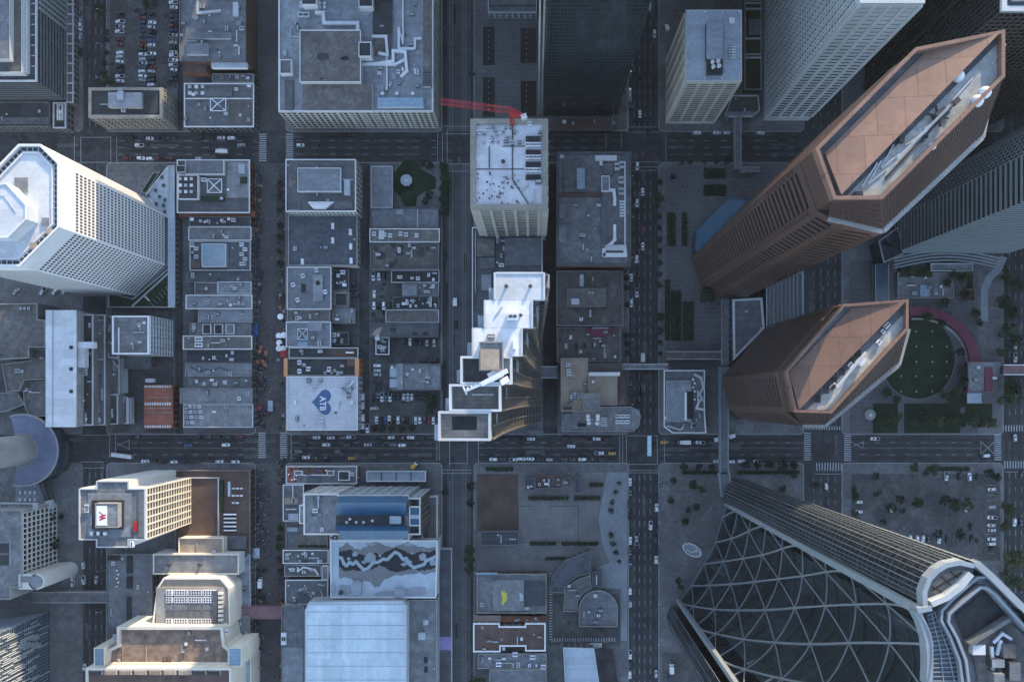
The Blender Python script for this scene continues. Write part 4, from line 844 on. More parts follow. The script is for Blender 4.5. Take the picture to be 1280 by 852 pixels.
for i in range(len(q)):
    a, c = edge(q, i)
    if a.x > c.x and (c-a).length > 6 and a.y > P(0, 640, 46).y:
        grid(r, a, c, 4, 44, max(2, int((c-a).length/5)), 11, 1.4, 1.5, .5, 'offwhite' if a.x < P(424, 0, 46).x+2 else 'palewall'); windows(r, a, c, 4, 44, max(2, int((c-a).length/5)), 11, .66, .5, 'glassblue')
    if c.y > a.y and (c-a).length > 6 and a.x > P(520, 0, 46).x:
        grid(r, a, c, 4, 44, 6, 11, .9, 1.2, .6, 'bronze'); windows(r, a, c, 4, 44, 6, 11, .66, .5, 'glass')
r, p = lo('podium_building', 'stone podium with rows of ledges beside the blue crowned block', (527, 620, 546.5, 673), 12, 'stone', 'roof_grey', 'white', 2, 81)
for k in range(5): block(r, 'ledge', 528+3.6*k, 632+0*k, 529.2+3.6*k, 672, 11.1, 1.2, 'stone', 'bronze')
r, p = lo('entrance_building', 'row of four white roof panels along the street', (458, 588.5, 532, 601.5), 8, 'palewall', 'roof_pale', 'white', 0, pw=.4)
for k in range(1, 4): block(r, 'roof_joint', 458.2+18.4*k-.4, 589, 458.2+18.4*k+.4, 601, 7.1, .5, 'metaldark')
# big pale hall
r, p = lo('exhibition_hall', 'huge pale blue ribbed roof of an exhibition hall', ((381, 762), (386, 752), (503, 750), (508.5, 757), (508.5, 960), (381, 960)), 22, 'palewall', 'bigroof', 'palewall', 0, ph=.3, pw=.5)
for k in range(12): block(r, 'roof_rib', 384, 764+17*k, 507, 764.5+17*k, 21.7, .12, 'roof_pale')
block(r, 'roof_ridge', 386, 755, 504, 755.6, 21.7, .4, 'metal')
r, p = lo('service_wing', 'grey service roof with two white boxes beside the exhibition hall', (510, 749.5, 546, 960), 14, 'concrete', 'roof_grey', 'concrete', 5, 82)
for x, y, s in ((532, 778, 3), (527, 795, 4.2)): block(r, 'plant_box', x-s, y-s, x+s, y+s, 13.1, 2, 'white', 'roof_pale')
for y in (824, 836): block(r, 'roof_light', 530, y-4, 535, y+4, 13.1, .7, 'palewall', 'black')
r, p = lo('service_wing', 'slate service roof between the exhibition hall and the pedestrian street', (351.5, 757, 379.5, 960), 14, 'concrete', 'roof_slate', 'concrete_dark', 3, 83)
block(r, 'terrace', 352, 790, 371, 806, 13.1, .3, 'roof_brown', 'roof_slate'); ac(r, 355.5, 797, 13.1, 3, 7, 1.6, 1); block(r, 'terrace', 351.8, 809, 379, 950, 13.1, .25, 'roof_blue', 'roof_blue')
# tram shelter strip
r, p = lo('tram_station', 'long slate station canopy beside the tram tracks', (548.5, 685.5, 564.5, 960), 5, 'metal', 'roof_navy', 'palewall', 0, ph=.2, pw=.3)
block(r, 'violet_panel', 549.3, 795.5, 563.5, 812, 4.8, .35, 'violetroof')
# school block
r, p = lo('school_building', 'dark roofed old school with pale and dark halves and a yellow painted mark', (596, 717, 683, 766), 9, 'brickdark', 'roof_grey', 'concrete', 5, 84)
block(r, 'hall_roof', 616, 725, 655, 763, 8.1, 2, 'concrete', 'roof_grey'); block(r, 'hall_roof', 655.3, 727, 682, 757, 8.1, 1.4, 'concrete_dark', 'roof_navy'); block(r, 'roof_edge', 594, 715.5, 622, 718, 8.1, 1.5, 'palewall', 'skylightglass')
b = MB(); sp = [(627, 737), (630, 740), (631, 737.5), (632, 741), (634, 741), (633, 744), (635, 747), (632.5, 748), (634, 751), (631, 751), (630, 755), (627, 755), (628, 746), (626.5, 742)]; b.face([(x, y, 10.13) for x, y in Q(sp, 10.1)]); b.build('emblem', 'yellowpaint', r)
b = MB(); b.face([(x, y, 10.13) for x, y in Q([(649, 741), (652, 741), (654, 744), (654, 750), (649, 751), (650, 746)], 10.1)]); b.build('emblem', 'roof_pale', r)
r, p = lo('sandstone_school', 'brown roof in a bright white H shaped rim', ((591.5, 778.5), (624.5, 778.5), (624.5, 782.5), (656.5, 782.5), (656.5, 778.5), (682, 778.5), (682, 813.5), (656.5, 813.5), (656.5, 807.5), (625.5, 807.5), (625.5, 814.5), (591.5, 814.5)), 11, 'stone', 'roof_rust', 'white', 7, 85, pw=.7)
lo('school_annex', 'thin cream striped canopy above the H shaped roof', (593, 769, 626, 777.5), 7, 'stone', 'roof_tan', 'stone', 0, pw=.3)
lo('school_annex', 'thin rust red roof above the H shaped roof', (627, 769.5, 683, 777.5), 7, 'brick', 'terracotta', 'brickdark', 4, 86, pw=.3)
r, p = lo('school_annex', 'flat grey roof with pale hoods below the H shaped roof', (597.5, 816.5, 683, 835), 7, 'concrete', 'roof_grey', 'concrete', 8, 87, pw=.3)
for x, y in ((644, 816.5), (623.5, 829), (666, 820), (679, 832)): ac(r, x, y, 6.1, 3, 2.6, 1.6, 1)
lo('school_annex', 'plain slate roof at the lower edge of the school block', (612, 836.5, 683, 900), 8, 'concrete', 'roof_slate', 'concrete', 0, pw=.3)
r, p = lo('curved_hall', 'dark blue curved wedge roof in the school yard', ((688, 732), (690, 720), (697, 710), (708, 700), (722, 694), (738, 688), (738, 716), (722, 720), (708, 730), (704, 740), (690, 740)), 8, 'concrete_dark', 'roof_navy', 'concrete_dark', 0, pw=.4)
lo('kiosk_building', 'small square dark kiosk roof beside the round court', (740, 714, 752.5, 732), 4, 'concrete_dark', 'roof_navy', 'concrete_dark', 1, 88, pw=.3)
r, p = lo('round_court_building', 'dark roof with a half round pale rim', tuple([(748+24.5*math.cos(math.radians(180+a)), 762+24.5*math.sin(math.radians(180+a))) for a in range(0, 181, 12)]+[(772, 783), (724, 783)]), 4, 'concrete_dark', 'roof_slate', 'concrete', 4, 89, pw=.4)
r, p = lo('brick_hall', 'pale trapezoid roof with a black side slope near the lower edge', ((704, 809), (742.5, 810), (753, 880), (708, 880)), 11, 'palewall', 'roof_pale', 'palewall', 0, pw=.3)
b = MB(); b.face([P(742.8, 810, 10.6), P(753.2, 880, 10.6), P(776, 880, 3), P(766, 811, 3)][::-1]); b.face([P(753.2, 852, 10.8), P(774, 852, 3.2), P(774, 850.5, 3.2), P(753, 850.5, 10.8)]); b.build('side_roof', 'roof_dark', r)
r, p = lo('school_annex', 'low brick red roof between two dark roofs in the upper school yard', (669, 594, 702, 610), 5, 'brickdark', 'roof_rust', 'concrete_dark', 4, 120, pw=.3)
lo('school_annex', 'small dark square roof at the end of the brick red roof', (703, 597, 713, 607), 5, 'concrete_dark', 'roof_navy', 'concrete_dark', 2, 121, pw=.3)
r, p = lo('court_terrace', 'pale raised terrace between the curved roof and the round court', ((706, 734), (724, 723), (736, 719), (738, 714), (739, 735), (728, 742), (722, 752), (722, 764), (704, 764)), 2.2, 'concrete_dark', 'court', 'concrete', 2, 122, pw=.3)
lo('glass_hut', 'small slate roof at the head of the school yard', (601, 664, 648, 681), 5, 'palewall', 'roof_navy', 'concrete_dark', 3, 90, pw=.3)
lo('school_annex', 'dark rectangular plant roof beside the terrace brickwork', (656, 597, 668, 613), 5, 'concrete_dark', 'roof_navy', 'concrete_dark', 2, 91, pw=.3)
lo('school_annex', 'slim dark stair roof in the upper school yard', (718.5, 596, 725.5, 616), 4, 'concrete_dark', 'roof_navy', 'concrete_dark', 0, pw=.3)
# fourth column
r, p = lo('exchange_building', 'large roof with a pale parapet walk and white curling ducts', (695.5, 189.5, 789, 332), 22, 'brickdark', 'roof_grey', 'roof_slate', 2, 92, pw=1.6)
block(r, 'parapet_walk', 779, 193, 788, 331, 21.1, .6, 'roof_slate', 'roof_slate'); block(r, 'plant_room', 705, 201, 732, 240, 21.1, 1.5, 'roof_grey', 'roof_grey'); block(r, 'roof_light', 721, 210, 731, 236, 21.1, 2.4, 'metal', 'skylightglass'); block(r, 'parapet', 697, 241, 752, 246, 21.1, 1, 'brickdark', 'roof_rust'); block(r, 'plant_room', 751, 246, 759, 310, 21.1, 1.2, 'roof_slate', 'roof_slate')
block(r, 'air_handler', 744, 194, 771, 200, 21.1, 3, 'white', 'roof_membrane'); block(r, 'air_handler', 752, 220, 762, 239, 21.1, 3, 'white', 'roof_blue', 'white'); block(r, 'air_handler', 757, 306, 783, 312, 21.1, 3, 'white', 'roof_membrane'); block(r, 'air_handler', 754, 316, 784, 321, 21.1, 1.5, 'white', 'white'); block(r, 'air_handler', 753, 310, 757, 320, 21.1, 1.5, 'white'); block(r, 'air_handler', 779.5, 310, 783.5, 320, 21.1, 1.6, 'white')
duct(r, [(762, 238), (767, 239), (768, 248), (768, 256)], 21.1, 1.7); duct(r, [(768, 283), (768, 300), (764, 305), (758, 309)], 21.1, 1.7); duct(r, [(781, 203), (781, 306)], 21.1, .7); duct(r, [(751, 199), (751, 206)], 21.1, 1.6)
for k in range(18): hatch(r, 775.5+(k % 3)*2, 252+(k//3)*3.6, 21.1, .9, .9, .8, 1)
for x, y in ((777, 207), (771, 209), (776, 226), (776, 240)): ac(r, x, y, 21.1, 3, 4, 2, 0)
for y0, y1 in ((254, 271), (281, 302)): block(r, 'air_handler', 699, y0, 706 if y0 < 270 else 707.5, y1, 21.1, 2, 'metal', 'roof_blue')
clutter(r, 700, 247, 748, 326, 21.1, 6, 93); block(r, 'plant_room', 753, 204, 766, 219, 21.1, 1.5, 'metaldark', 'roof_grey')
r, p = lo('parkade_building', 'plain brown grey roof with one raised plant box', (695.8, 338, 779, 407), 16, 'concrete_dark', 'roof_brown', 'concrete_dark', 2, 94, pw=.5)
block(r, 'plant_room', 709, 360.5, 757.5, 383, 15.1, 3, 'concrete_dark', 'roof_brown', 'concrete_dark'); hatch(r, 719, 377, 18.1, 4, 3.2, .8, 0); vent(r, 737, 366, 18.1, .9); vent(r, 741, 366, 18.1, .9); block(r, 'air_handler', 725, 343, 729.5, 358, 15.1, 2.2, 'metalpale', 'roof_pale'); block(r, 'air_handler', 737, 387, 739, 396, 15.1, 1.4, 'metal')
r, p = lo('theatre_building', 'brown roof with four black roof lights and a dark red awning', (696, 409, 776, 452), 12, 'brickdark', 'roof_brown', 'concrete_dark', 12, 95, pw=.5)
for k in range(4): block(r, 'roof_light', 719+10.2*k, 428.5, 723+10.2*k, 434.5, 11.1, .6, 'metaldark', 'black')
b = MB(); q = [(732, 409.5)]+[(749+18*math.cos(math.radians(a)), 409.5+12*math.sin(math.radians(a))) for a in range(170, 5, -15)]+[(766, 409.5)]; b.prism(Q(q, 12.5), 11.12, 12.2); b.build('awning', 'redpath', r); block(r, 'awning_edge', 740, 409, 761, 410.4, 12.21, .5, 'palewall')
r, p = lo('tan_building', 'tan roofed building with white hoods beside the alley', (701, 447.5, 735, 514), 16, 'terracotta', 'roof_tan', 'concrete', 3, 96, pw=.4)
for x, y in ((710, 456), (711, 463), (711, 467)): ac(r, x, y, 15.1, 2.6, 2, 1.4, 1)
for k in range(10): ac(r, 714+(k % 4)*4.5, 492+(k//4)*4, 15.1, 1.6, 1.6, 1.4, k % 3)
block(r, 'plant_box', 702.5, 506.5, 716, 513, 15.1, 2.4, 'roof_tan', 'roof_brown', 'roof_tan')
r, p = lo('tan_building', 'tan ribbed roof with a white louvre strip', (735.6, 466, 771.5, 506), 18, 'roof_tan', 'roof_tan', 'concrete', 1, 97, pw=.4)
block(r, 'louvre_strip', 736, 465, 775, 469.5, 17.1, 1.5, 'white', 'white'); block(r, 'tan_step', 735.5, 453.5, 778, 464.5, 12, 2, 'concrete_dark', 'roof_brown'); block(r, 'side_roof', 772, 466, 782, 506, 8, 2, 'brickdark', 'roof_rust')
block(r, 'penthouse', 729.5, 491.5, 750, 513, 17.1, 4, 'roof_tan', 'roof_grey', 'roof_tan'); vent(r, 741, 477, 17.1, 1.8)
r, p = lo('terrace_building', 'concrete terrace with white parasols and tables at the corner', ((702, 508), (788, 508), (798, 512), (801, 520), (799, 532), (792, 539), (703, 539)), 7, 'concrete', 'roof_grey', 'concrete', 0, pw=.4)
block(r, 'plant_box', 704.5, 516.5, 713.5, 527, 6.1, 2.4, 'metal', 'roof_blue'); block(r, 'hedge_box', 722, 529, 732, 533, 6.1, .8, 'hedge')
for k in range(5):
    b = MB(); b.prism(R(751-(k//2 % 2)*2, 521.5+k*2.4, 759, 522.5+k*2.4, 6.9), 6.2, 6.9); b.build('terrace_bench', 'metalpale', r)
for k in range(6): ac(r, 772+(k % 3)*6, 520+(k//3)*7, 6.1, 2.6, 2.2, 1.4, 1)
r, p = lo('bank_pavilion', 'low square building with white notched rim and pale blue roof', ((830, 462.5), (881, 462.5), (881, 516), (883, 541), (841, 541), (830, 533)), 10, 'palewall', 'roof_slate', 'white', 4, 98, pw=.5)
block(r, 'hall_roof', 833, 475, 864, 527, 9.1, 1.6, 'palewall', 'roof_blue'); block(r, 'parapet', 856, 490, 858.5, 525, 10.72, .6, 'white'); block(r, 'plant_well', 857, 489, 867, 523, 10.71, .1, 'black')
duct(r, [(868, 468), (876, 472), (879, 484), (874, 492), (878, 500)], 9.1, 1.2, 'palewall'); duct(r, [(874, 500), (870, 510), (880, 512)], 9.1, 1.2, 'palewall'); duct(r, [(834, 532), (850, 537), (856, 532)], 9.1, .9, 'palewall')
for x, y in ((857, 532), (867, 533), (868, 530), (877, 520), (873, 525)): block(r, 'plant_box', x-2.5, y-2.5, x+2.5, y+2.5, 9.1, 1.8, 'white', 'roof_slate')
for k in range(7): hatch(r, 866+(k % 2)*2, 474+k*5, 9.1, 1, 1.2, 1, 1)
r, p = lo('link_building', 'teal grey flat roof with a pale rim between the twin brown towers', ((916, 374), (953, 372), (956, 410), (917, 450)), 12, 'concrete', 'roof_slate', 'palewall', 2, 99, pw=1.2)
block(r, 'walkway', 902, 374, 911, 456, 9, 1.5, 'concrete', 'roof_slate')
r, p = lo('glass_atrium', 'ribbed teal glass atrium roof between the twin brown towers', (958, 340, 1004, 408), 12, 'glassgreen', 'glassgreen', 'metal', 0, pw=.5)
for k in range(9): block(r, 'glass_rib', 961+5*k, 341, 962+5*k, 407, 11.1, .8, 'steelpale')
r, p = lo('glass_canopy', 'deep blue glass canopy roof beside the tall brown tower', ((911, 248), (938, 249), (950, 262), (938, 300), (880, 330), (869, 310), (871, 288)), 12, 'glassblue', 'bluecanopy', 'bluecanopy', 0, pw=.3)
# podium of the white roofed tower + alley strips
r, p = lo('podium_building', 'blue grey podium at the foot of the white roofed tower', (590, 284, 678, 410), 14, 'concrete_dark', 'roof_slate', 'white', 0, pw=.5)
block(r, 'plant_room', 596, 298, 618, 320, 13.1, 1.2, 'concrete_dark', 'roof_brown'); block(r, 'plant_room', 631, 297, 676, 331, 13.1, 2, 'concrete', 'roof_blue'); block(r, 'plant_room', 600, 322, 619, 335, 13.1, 1.2, 'concrete_dark', 'roof_grey'); block(r, 'plant_room', 602, 343, 614, 362, 13.1, 2.4, 'palewall', 'roof_blue')
clutter(r, 620, 292, 630, 335, 13.1, 7, 101); block(r, 'parapet', 593.8, 288, 594.6, 366, 13.1, .8, 'palewall')
# park buildings
r, p = lo('park_pavilion', 'pink and grey roofed pavilion at the end of the red curved wall', ((1210, 452), (1256, 452), (1256, 470), (1242, 470), (1242, 490), (1210, 490)), 6, 'pinkpave', 'roof_grey', 'pinkpave', 2, 102, pw=.5)
block(r, 'pink_roof', 1231, 459, 1241, 490, 5.1, .6, 'redpath', 'redpath'); block(r, 'stair', 1209, 491, 1227, 504, 3, 1.5, 'roof_slate', 'roof_pale')
b = MB(); A = oval(1150, 463, 65, 80, 40, -95, -2); Bq = oval(1150, 463, 72, 80, 40, -95, -2)
A = oval(1146, 452, 66, 58, 40, -97, 0); Bq = oval(1146, 452, 79, 69, 40, -97, 0); A2 = oval(1146, 452, 60, 52.5, 40, -97, 0); B2 = oval(1146, 452, 62, 54.5, 40, -97, 0)
red = empty('curved_pergola', P(1205, 420, 0), 'dark red curved pergola roof round the oval lawn', 'pergola')
for k in range(40): b.prism(ccw([(P(*A[k], 4).x, P(*A[k], 4).y), (P(*A[k+1], 4).x, P(*A[k+1], 4).y), (P(*Bq[k+1], 4).x, P(*Bq[k+1], 4).y), (P(*Bq[k], 4).x, P(*Bq[k], 4).y)]), 3.4, 4, 0, None, True)
b.build('roof', 'redpath', red); b = MB()
for k in range(40): b.prism(ccw([(P(*A2[k]).x, P(*A2[k]).y), (P(*A2[k+1]).x, P(*A2[k+1]).y), (P(*B2[k+1]).x, P(*B2[k+1]).y), (P(*B2[k]).x, P(*B2[k]).y)]), 0.1, 1.6)
b.build('seat_wall', 'concrete', red); b = MB()
for k in range(0, 41, 4):
    for q in (A[k], Bq[k]): c = P(*q); b.tube((c.x, c.y, 0), (c.x, c.y, 3.5), .2, .2, 6)
b.build('post', 'concrete', red, kind='stuff')
r, p = lo('park_terrace', 'paved cafe terrace with a green roof corner above the lawn', (1122, 341, 1192, 372), 3, 'concrete', 'roof_grey', 'concrete', 8, 103, pw=.3)
block(r, 'green_roof', 1150, 356, 1162, 371, 2.1, .4, 'leaf_mid', 'skylightglass'); block(r, 'planter', 1126, 334, 1166, 346, 2.1, 1.2, 'hedge', 'hedge')
lo('cafe_building', 'long pale blue cafe roof below the curved ledges', (1164, 329, 1216, 338.5), 5, 'palewall', 'roof_blue', 'palewall', 0, pw=.3)
lo('kiosk_building', 'tiny red brick kiosk with a pink rim in the park', (1207, 361, 1219, 376), 3, 'brick', 'roof_rust', 'pinkpave', 0, pw=.4)
b = MB(); q1 = [(1250, 320), (1243, 334), (1232, 346), (1226, 362), (1226, 400)]; q2 = [(1259, 322), (1251, 340), (1240, 350), (1235, 364), (1235, 402)]
for k in range(4): b.prism(ccw([(P(*q1[k]).x, P(*q1[k]).y), (P(*q1[k+1]).x, P(*q1[k+1]).y), (P(*q2[k+1]).x, P(*q2[k+1]).y), (P(*q2[k]).x, P(*q2[k]).y)]), .16, .19)
structure(b, 'driveway', 'plazapale')
# ================================================================ towers
def G(pts): return ccw([(P(x, y).x, P(x, y).y) for x, y in pts])
def lerp2(a, c, t): return [(p[0]+(q[0]-p[0])*t, p[1]+(q[1]-p[1])*t) for p, q in zip(a, c)]
# ---- white pierced octagon tower
q = Q([(50, 180), (73.6, 203.6), (73.6, 283.6), (24.5, 332.6), (-60, 332.6), (-110, 283), (-110, 240), (-60, 263), (23, 180)][:7]+[(-85, 232), (-48, 254), (23, 180)] if False else [(23, 180), (50, 180), (73.6, 203.6), (73.6, 283.6), (24.5, 332.6), (-60, 332.6), (-110, 283), (-110, 262), (-56, 262)], 112)
r = bld('pierced_tower', 'white eight sided tower with hundreds of small square windows', q, 112, 'limestone', 'roof_white', 'white', ph=1.6, pw=.9)
for o in r.children:
    if o.name.startswith('wall'): o.data.materials[0] = MATS['cream'] if False else MATS['white']
b = MB(); b.ring(offset(q, 3.4), .5, 110.4, 111.2, 0); b.build('inner_parapet', 'white', r)
b = MB(); qi = offset(q, 1.2); qo = offset(q, 3.0); b.ring(qi, 1.6, 110.41, 110.5, 0); b.build('gutter', 'metaldark', r)
for i in range(len(q)):
    a, c = edge(q, i); d = c-a
    for k in range(int(d.length/2.6)):
        u = a+d*((k+.5)*2.6/d.length); n = Vector((-d.y, d.x)).normalized(); f = MB(); f.bar((u+n*1.1).to_3d()+Vector((0, 0, 111)), (u+n*3.3).to_3d()+Vector((0, 0, 111)), .22, .3)
        if u.x > P(-5, 0, 112).x: f.build('roof_brace', 'palewall', r)
ph_ = Q([(-30, 236), (8, 229), (33, 256), (33, 274), (10, 297), (-30, 297)], 119); b = MB(); b.prism(ph_, 110.4, 119, 0, 1); pn = b.build('penthouse', ['palewall', 'roof_white'], r); b = MB(); b.ring(ph_, .4, 118.95, 119.5, 0, .05); b.build('parapet', 'white', pn)
o = block(r, 'roof_light', 18, 222, 35, 240, 110.4, .6, 'metal', 'roof_grey'); block(r, 'roof_light', 52, 272, 62, 282, 110.4, .8, 'metalpale', 'roof_blue'); block(r, 'roof_vent_box', 37, 303, 45, 311, 110.4, 1.0, 'stone', 'roof_tan'); block(r, 'roof_vent_box', 56, 285, 64, 292, 110.4, 1.0, 'stone', 'roof_tan')
duct(r, [(-20, 245), (5, 245), (20, 265)], 119, .3, 'metal', .02, 'pipe')
order = []
for i in range(len(q)):
    a, c = edge(q, i); d = c-a; n = Vector((d.y, -d.x)).normalized()
    if n.x > .2 or n.y < -.5: order.append((abs(n.y), a, c, d.length))
order.sort(key=lambda t: t[0])
for k, (ny, a, c, L_) in enumerate(order): windows(r, a, c, 3, 99, max(4, int(L_/1.5)), 27, .60, .56, 'black', limit=100 if k == 0 else 100, side=.6)
r2, p2 = lo('skywalk_strip', 'pale flat roof of a long walkway beside the pierced tower', (210, 207, 218, 384), 7, 'palewall', 'roof_pale', 'palewall', 0, pw=.3)
r2, p2 = lo('garden_terrace', 'pale triangular terrace with dark round planters at the tower foot', ((182, 243), (209, 208), (209, 272), (202, 268)), 6.5, 'palewall', 'roof_pale', 'white', 0, pw=.3)
for x, y in ((203, 222), (205, 232), (195, 238), (200, 246), (186, 245), (205, 257), (207, 250), (196, 255), (207, 265)): place(VENT[1], 'planter', r2, P(x, y, 5.6), 0, (2.2, 2.2, 1))
r2, p2 = lo('garden_terrace', 'dark hedge bed behind the triangular terrace', ((176, 240), (191, 216), (200, 214), (183, 241)), 2, 'concrete', 'hedge', 'concrete', 0, pw=.3)
r2, p2 = lo('planted_roof', 'dark planted roof strips framed in white at the tower foot', ((135, 366), (166, 373), (212, 334), (213, 384), (135, 384)), 5, 'palewall', 'hedge', 'palewall', 0, pw=.4)
for a_, c_ in (((165, 383), (211, 341)), ((181, 370), (187, 376))):
    b = MB(); b.bar(P(*a_, 4.4), P(*c_, 4.4), .9, .9); b.build('white_beam', 'palewall', r2)
for k in range(6): b = MB(); b.bar(P(187+4*k, 378-4*k, 4.5), P(195+3*k, 384-4*k, 4.5), .5, .5); b.build('roof_rib', 'concrete_dark', r2)
# ---- dark banded tower at the top corner
q = Q([(-120, -120), (45.5, -120), (45.5, 101.5), (-120, 101.5)], 36)
r = bld('office_tower', 'dark banded office tower with a pale stepped roof frame', q, 36, 'glassblue', 'roof_dark', 'palewall', ph=1.2, pw=.7)
bands(r, q, 0, 34.5, 12, .32, .25, 'concrete_dark')
b = MB(); b.ring(offset(q, 4.2), .9, 34.81, 37.5, 0); b.build('inner_parapet', 'palewall', r)
block(r, 'penthouse', -120, -120, 28, 91, 34.8, 5, 'metalpale', 'roof_brown', 'palewall'); block(r, 'penthouse', -120, -120, 13, 75, 39.8, 3, 'palewall', 'roof_slate', 'palewall')
b = MB(); a = P(45.5, 90, 36)
for k in range(12):
    c = P(45.5, -60+13*k, 36); b.bar((c.x-2.6, c.y, 36.2), (c.x, c.y, 36.2), .4, .4)
b.build('roof_brace', 'palewall', r)
b = MB(); s0 = P(45.5, 12, 36)
for k in range(10):
    y0 = s0.y+1.0+k*3.2; b.box(q[1][0] if False else max(p[0] for p in q), max(p[0] for p in q)+.55, y0, y0+1.7, 3, 34)
b.build('fin', 'finpale', r)
r2, p2 = lo('podium_building', 'pale gridded podium strip along the avenue at the top corner', (83, -40, 91, 128), 7, 'palewall', 'roof_slate', 'palewall', 0, pw=.4)
for k in range(12): block(r2, 'roof_beam', 82.5, -20+12.3*k, 92.5, -18.6+12.3*k, 6.1, 1.1, 'palewall')
r2, p2 = lo('podium_building', 'dark low podium roof with a slate strip below the banded tower', (-80, 127, 62, 158), 8, 'concrete_dark', 'roof_dark', 'concrete_dark', 6, 110, pw=.4)
block(r2, 'roof_strip', -80, 146.5, 60, 155, 7.1, .6, 'metal', 'roof_slate')
r2, p2 = lo('podium_building', 'small white framed podium end beside the avenue corner', (66, 128, 82, 160), 9, 'palewall', 'roof_dark', 'palewall', 2, 111, pw=.6)
for k in range(3): block(r2, 'roof_beam', 71+3*k, 130, 72+3*k, 150, 8.1, 1.2, 'white')
# ---- white roofed tower with the crane
q = R(588, 148.5, 684.5, 261.5, 80)
r = bld('office_tower', 'beige tower with a stained white roof and four black roof louvres', q, 80, 'limestone', 'membrane_stained', 'stone', ph=1.0, pw=2.6)
for i in range(4):
    a, c = edge(q, i); d = (c-a).normalized()
    if d.x > .9: windows(r, a, c, 14, 77, 5, 16, .78, .62, 'glass', side=4.2); grid(r, a, c, 14, 79, 5, 16, 1.6, .9, .5, 'limestone', side=4.2)
    if d.y > .9: grid(r, a, c, 14, 79, 8, 16, 1.6, .9, .5, 'limestone')
rs = random.Random(3)
for k in range(34):
    b = MB()
for y in (171, 188, 203, 219): block(r, 'roof_louvre', 657, y-1, 676, y+5.4, 79, 1.2, 'metaldark', 'black')
for y in (181.5, 197, 213):
    for k in range(4): ac(r, 659+k*5, y, 79, 1.8, 2.2, 1.3, 1)
duct(r, [(640.5, 152), (640.5, 224), (660, 254)], 79, .5, 'metaldark', .02, 'pipe'); duct(r, [(595, 211.5), (655, 211.5)], 79, .35, 'metaldark', .02, 'pipe'); duct(r, [(611.5, 184), (611.5, 209)], 79, .5, 'metaldark', .02, 'pipe'); duct(r, [(628, 183), (656, 183)], 79, .35, 'metaldark', .02, 'pipe')
for k in range(46):
    x, y = rs.uniform(596, 650), rs.uniform(215, 258); vent(r, x, y, 79, rs.uniform(.5, 1.1), 1)
for k in range(40):
    x, y = rs.uniform(594, 678), rs.uniform(154, 182); ac(r, x, y, 79, rs.uniform(.8, 2.2), rs.uniform(.8, 2), rs.uniform(.6, 1.4), rs.choice([0, 1, 2]))
vent(r, 629, 203, 79, 2.2, 1); ac(r, 673, 227, 79, 3, 3, 1.2, 2); block(r, 'air_handler', 664, 237, 667, 252, 79, 1.4, 'metal'); duct(r, [(651, 238), (660, 231)], 79, .9, 'metal')
cr = empty('tower_crane', P(641, 155, 79), 'red lattice tower crane with its jib over the avenue', 'crane')
def lattice(p, q_, w, n, nm, parent, m='redmetal', r=.16):
    p = Vector(p); q_ = Vector(q_); d = (q_-p); L_ = d.length; d.normalize(); up = Vector((0, 0, 1)) if abs(d.z) < .9 else Vector((1, 0, 0)); x = d.cross(up).normalized()*(w/2); y = x.cross(d).normalized()*(w/2); b = MB()
    cs = [x+y, x-y, -x-y, -x+y]
    for c in cs: b.bar(p+c, q_+c, r*1.6, r*1.6)
    for k in range(n):
        u = p+d*(L_*k/n); v = p+d*(L_*(k+1)/n)
        for s in range(4):
            a_, c_ = cs[s], cs[(s+1) % 4]; b.bar(u+a_, v+c_, r, r); b.bar(u+a_, u+c_, r, r)
    return b.build(nm, m, parent)
M0 = P(640.5, 155, 79); M1 = Vector((M0.x, M0.y, 97)); J1 = P(550.5, 127, 99); K1 = P(655, 146, 98)
lattice(M0, M1, 1.8, 9, 'mast', cr); lattice(Vector((M0.x, M0.y, 98)), J1, 2.3, 13, 'jib', cr, r=.075); lattice(Vector((M0.x, M0.y, 98)), K1, 1.6, 4, 'counter_jib', cr, r=.2)
b = MB(); b.obox((K1.x, K1.y), .4, 2.6, 2.2, 96, 99); b.build('counterweight', 'white', cr); b = MB(); b.obox((M0.x+1.6, M0.y-1.6), .3, 2, 2.2, 95.5, 97.8); b.build('cab', 'redmetal', cr)
b = MB(); ap = Vector((M0.x, M0.y, 103)); b.bar((M0.x-.7, M0.y, 98), ap, .3, .3); b.bar((M0.x+.7, M0.y, 98), ap, .3, .3); b.bar(ap, Vector((M0.x, M0.y, 99))*.45+J1*.55+Vector((0, 0, .6)), .14, .14); b.bar(ap, K1+Vector((0, 0, 1)), .14, .14); b.build('tie_frame', 'redmetal', cr)
# ---- dark glass tower, top centre
q = ccw([(P(x, y).x, P(x, y).y) for x, y in ((679.5, -90), (771, -90), (771, 145), (679.5, 145))])
r = bld('glass_tower', 'dark blue green glass tower with a faint square grid', q, 158, 'glassgreen', 'roof_dark', 'concrete', pw=.8)
for i in range(4):
    a, c = edge(q, i); d = (c-a).normalized()
    if abs(d.x) > .9: grid(r, a, c, 2, 157, 30, 42, .12, .30, .16, 'mulliondark', 'mullion')
    else: grid(r, a, c, 2, 157, 40, 42, .12, .30, .16, 'mulliondark', 'mullion')
for x in (673, 677): 
    b = MB(); c = P(x, 145); b.box(c.x-.4, c.x+.4, c.y, c.y+.8, 0, 157); b.build('corner_fin', 'concrete', r)
r2, p2 = lo('podium_building', 'dark brown podium step in front of the dark glass tower', (682, 148, 765, 163), 5, 'brickdark', 'roof_rust', 'concrete_dark', 3, 112, pw=.4)
r2, p2 = lo('corner_steps', 'pale stone corner steps beside the dark glass tower', ((777, 108), (784, 112), (785, 164), (764, 164), (766, 144)), 3, 'concrete', 'roof_brown', 'concrete', 1, 113, pw=.4)
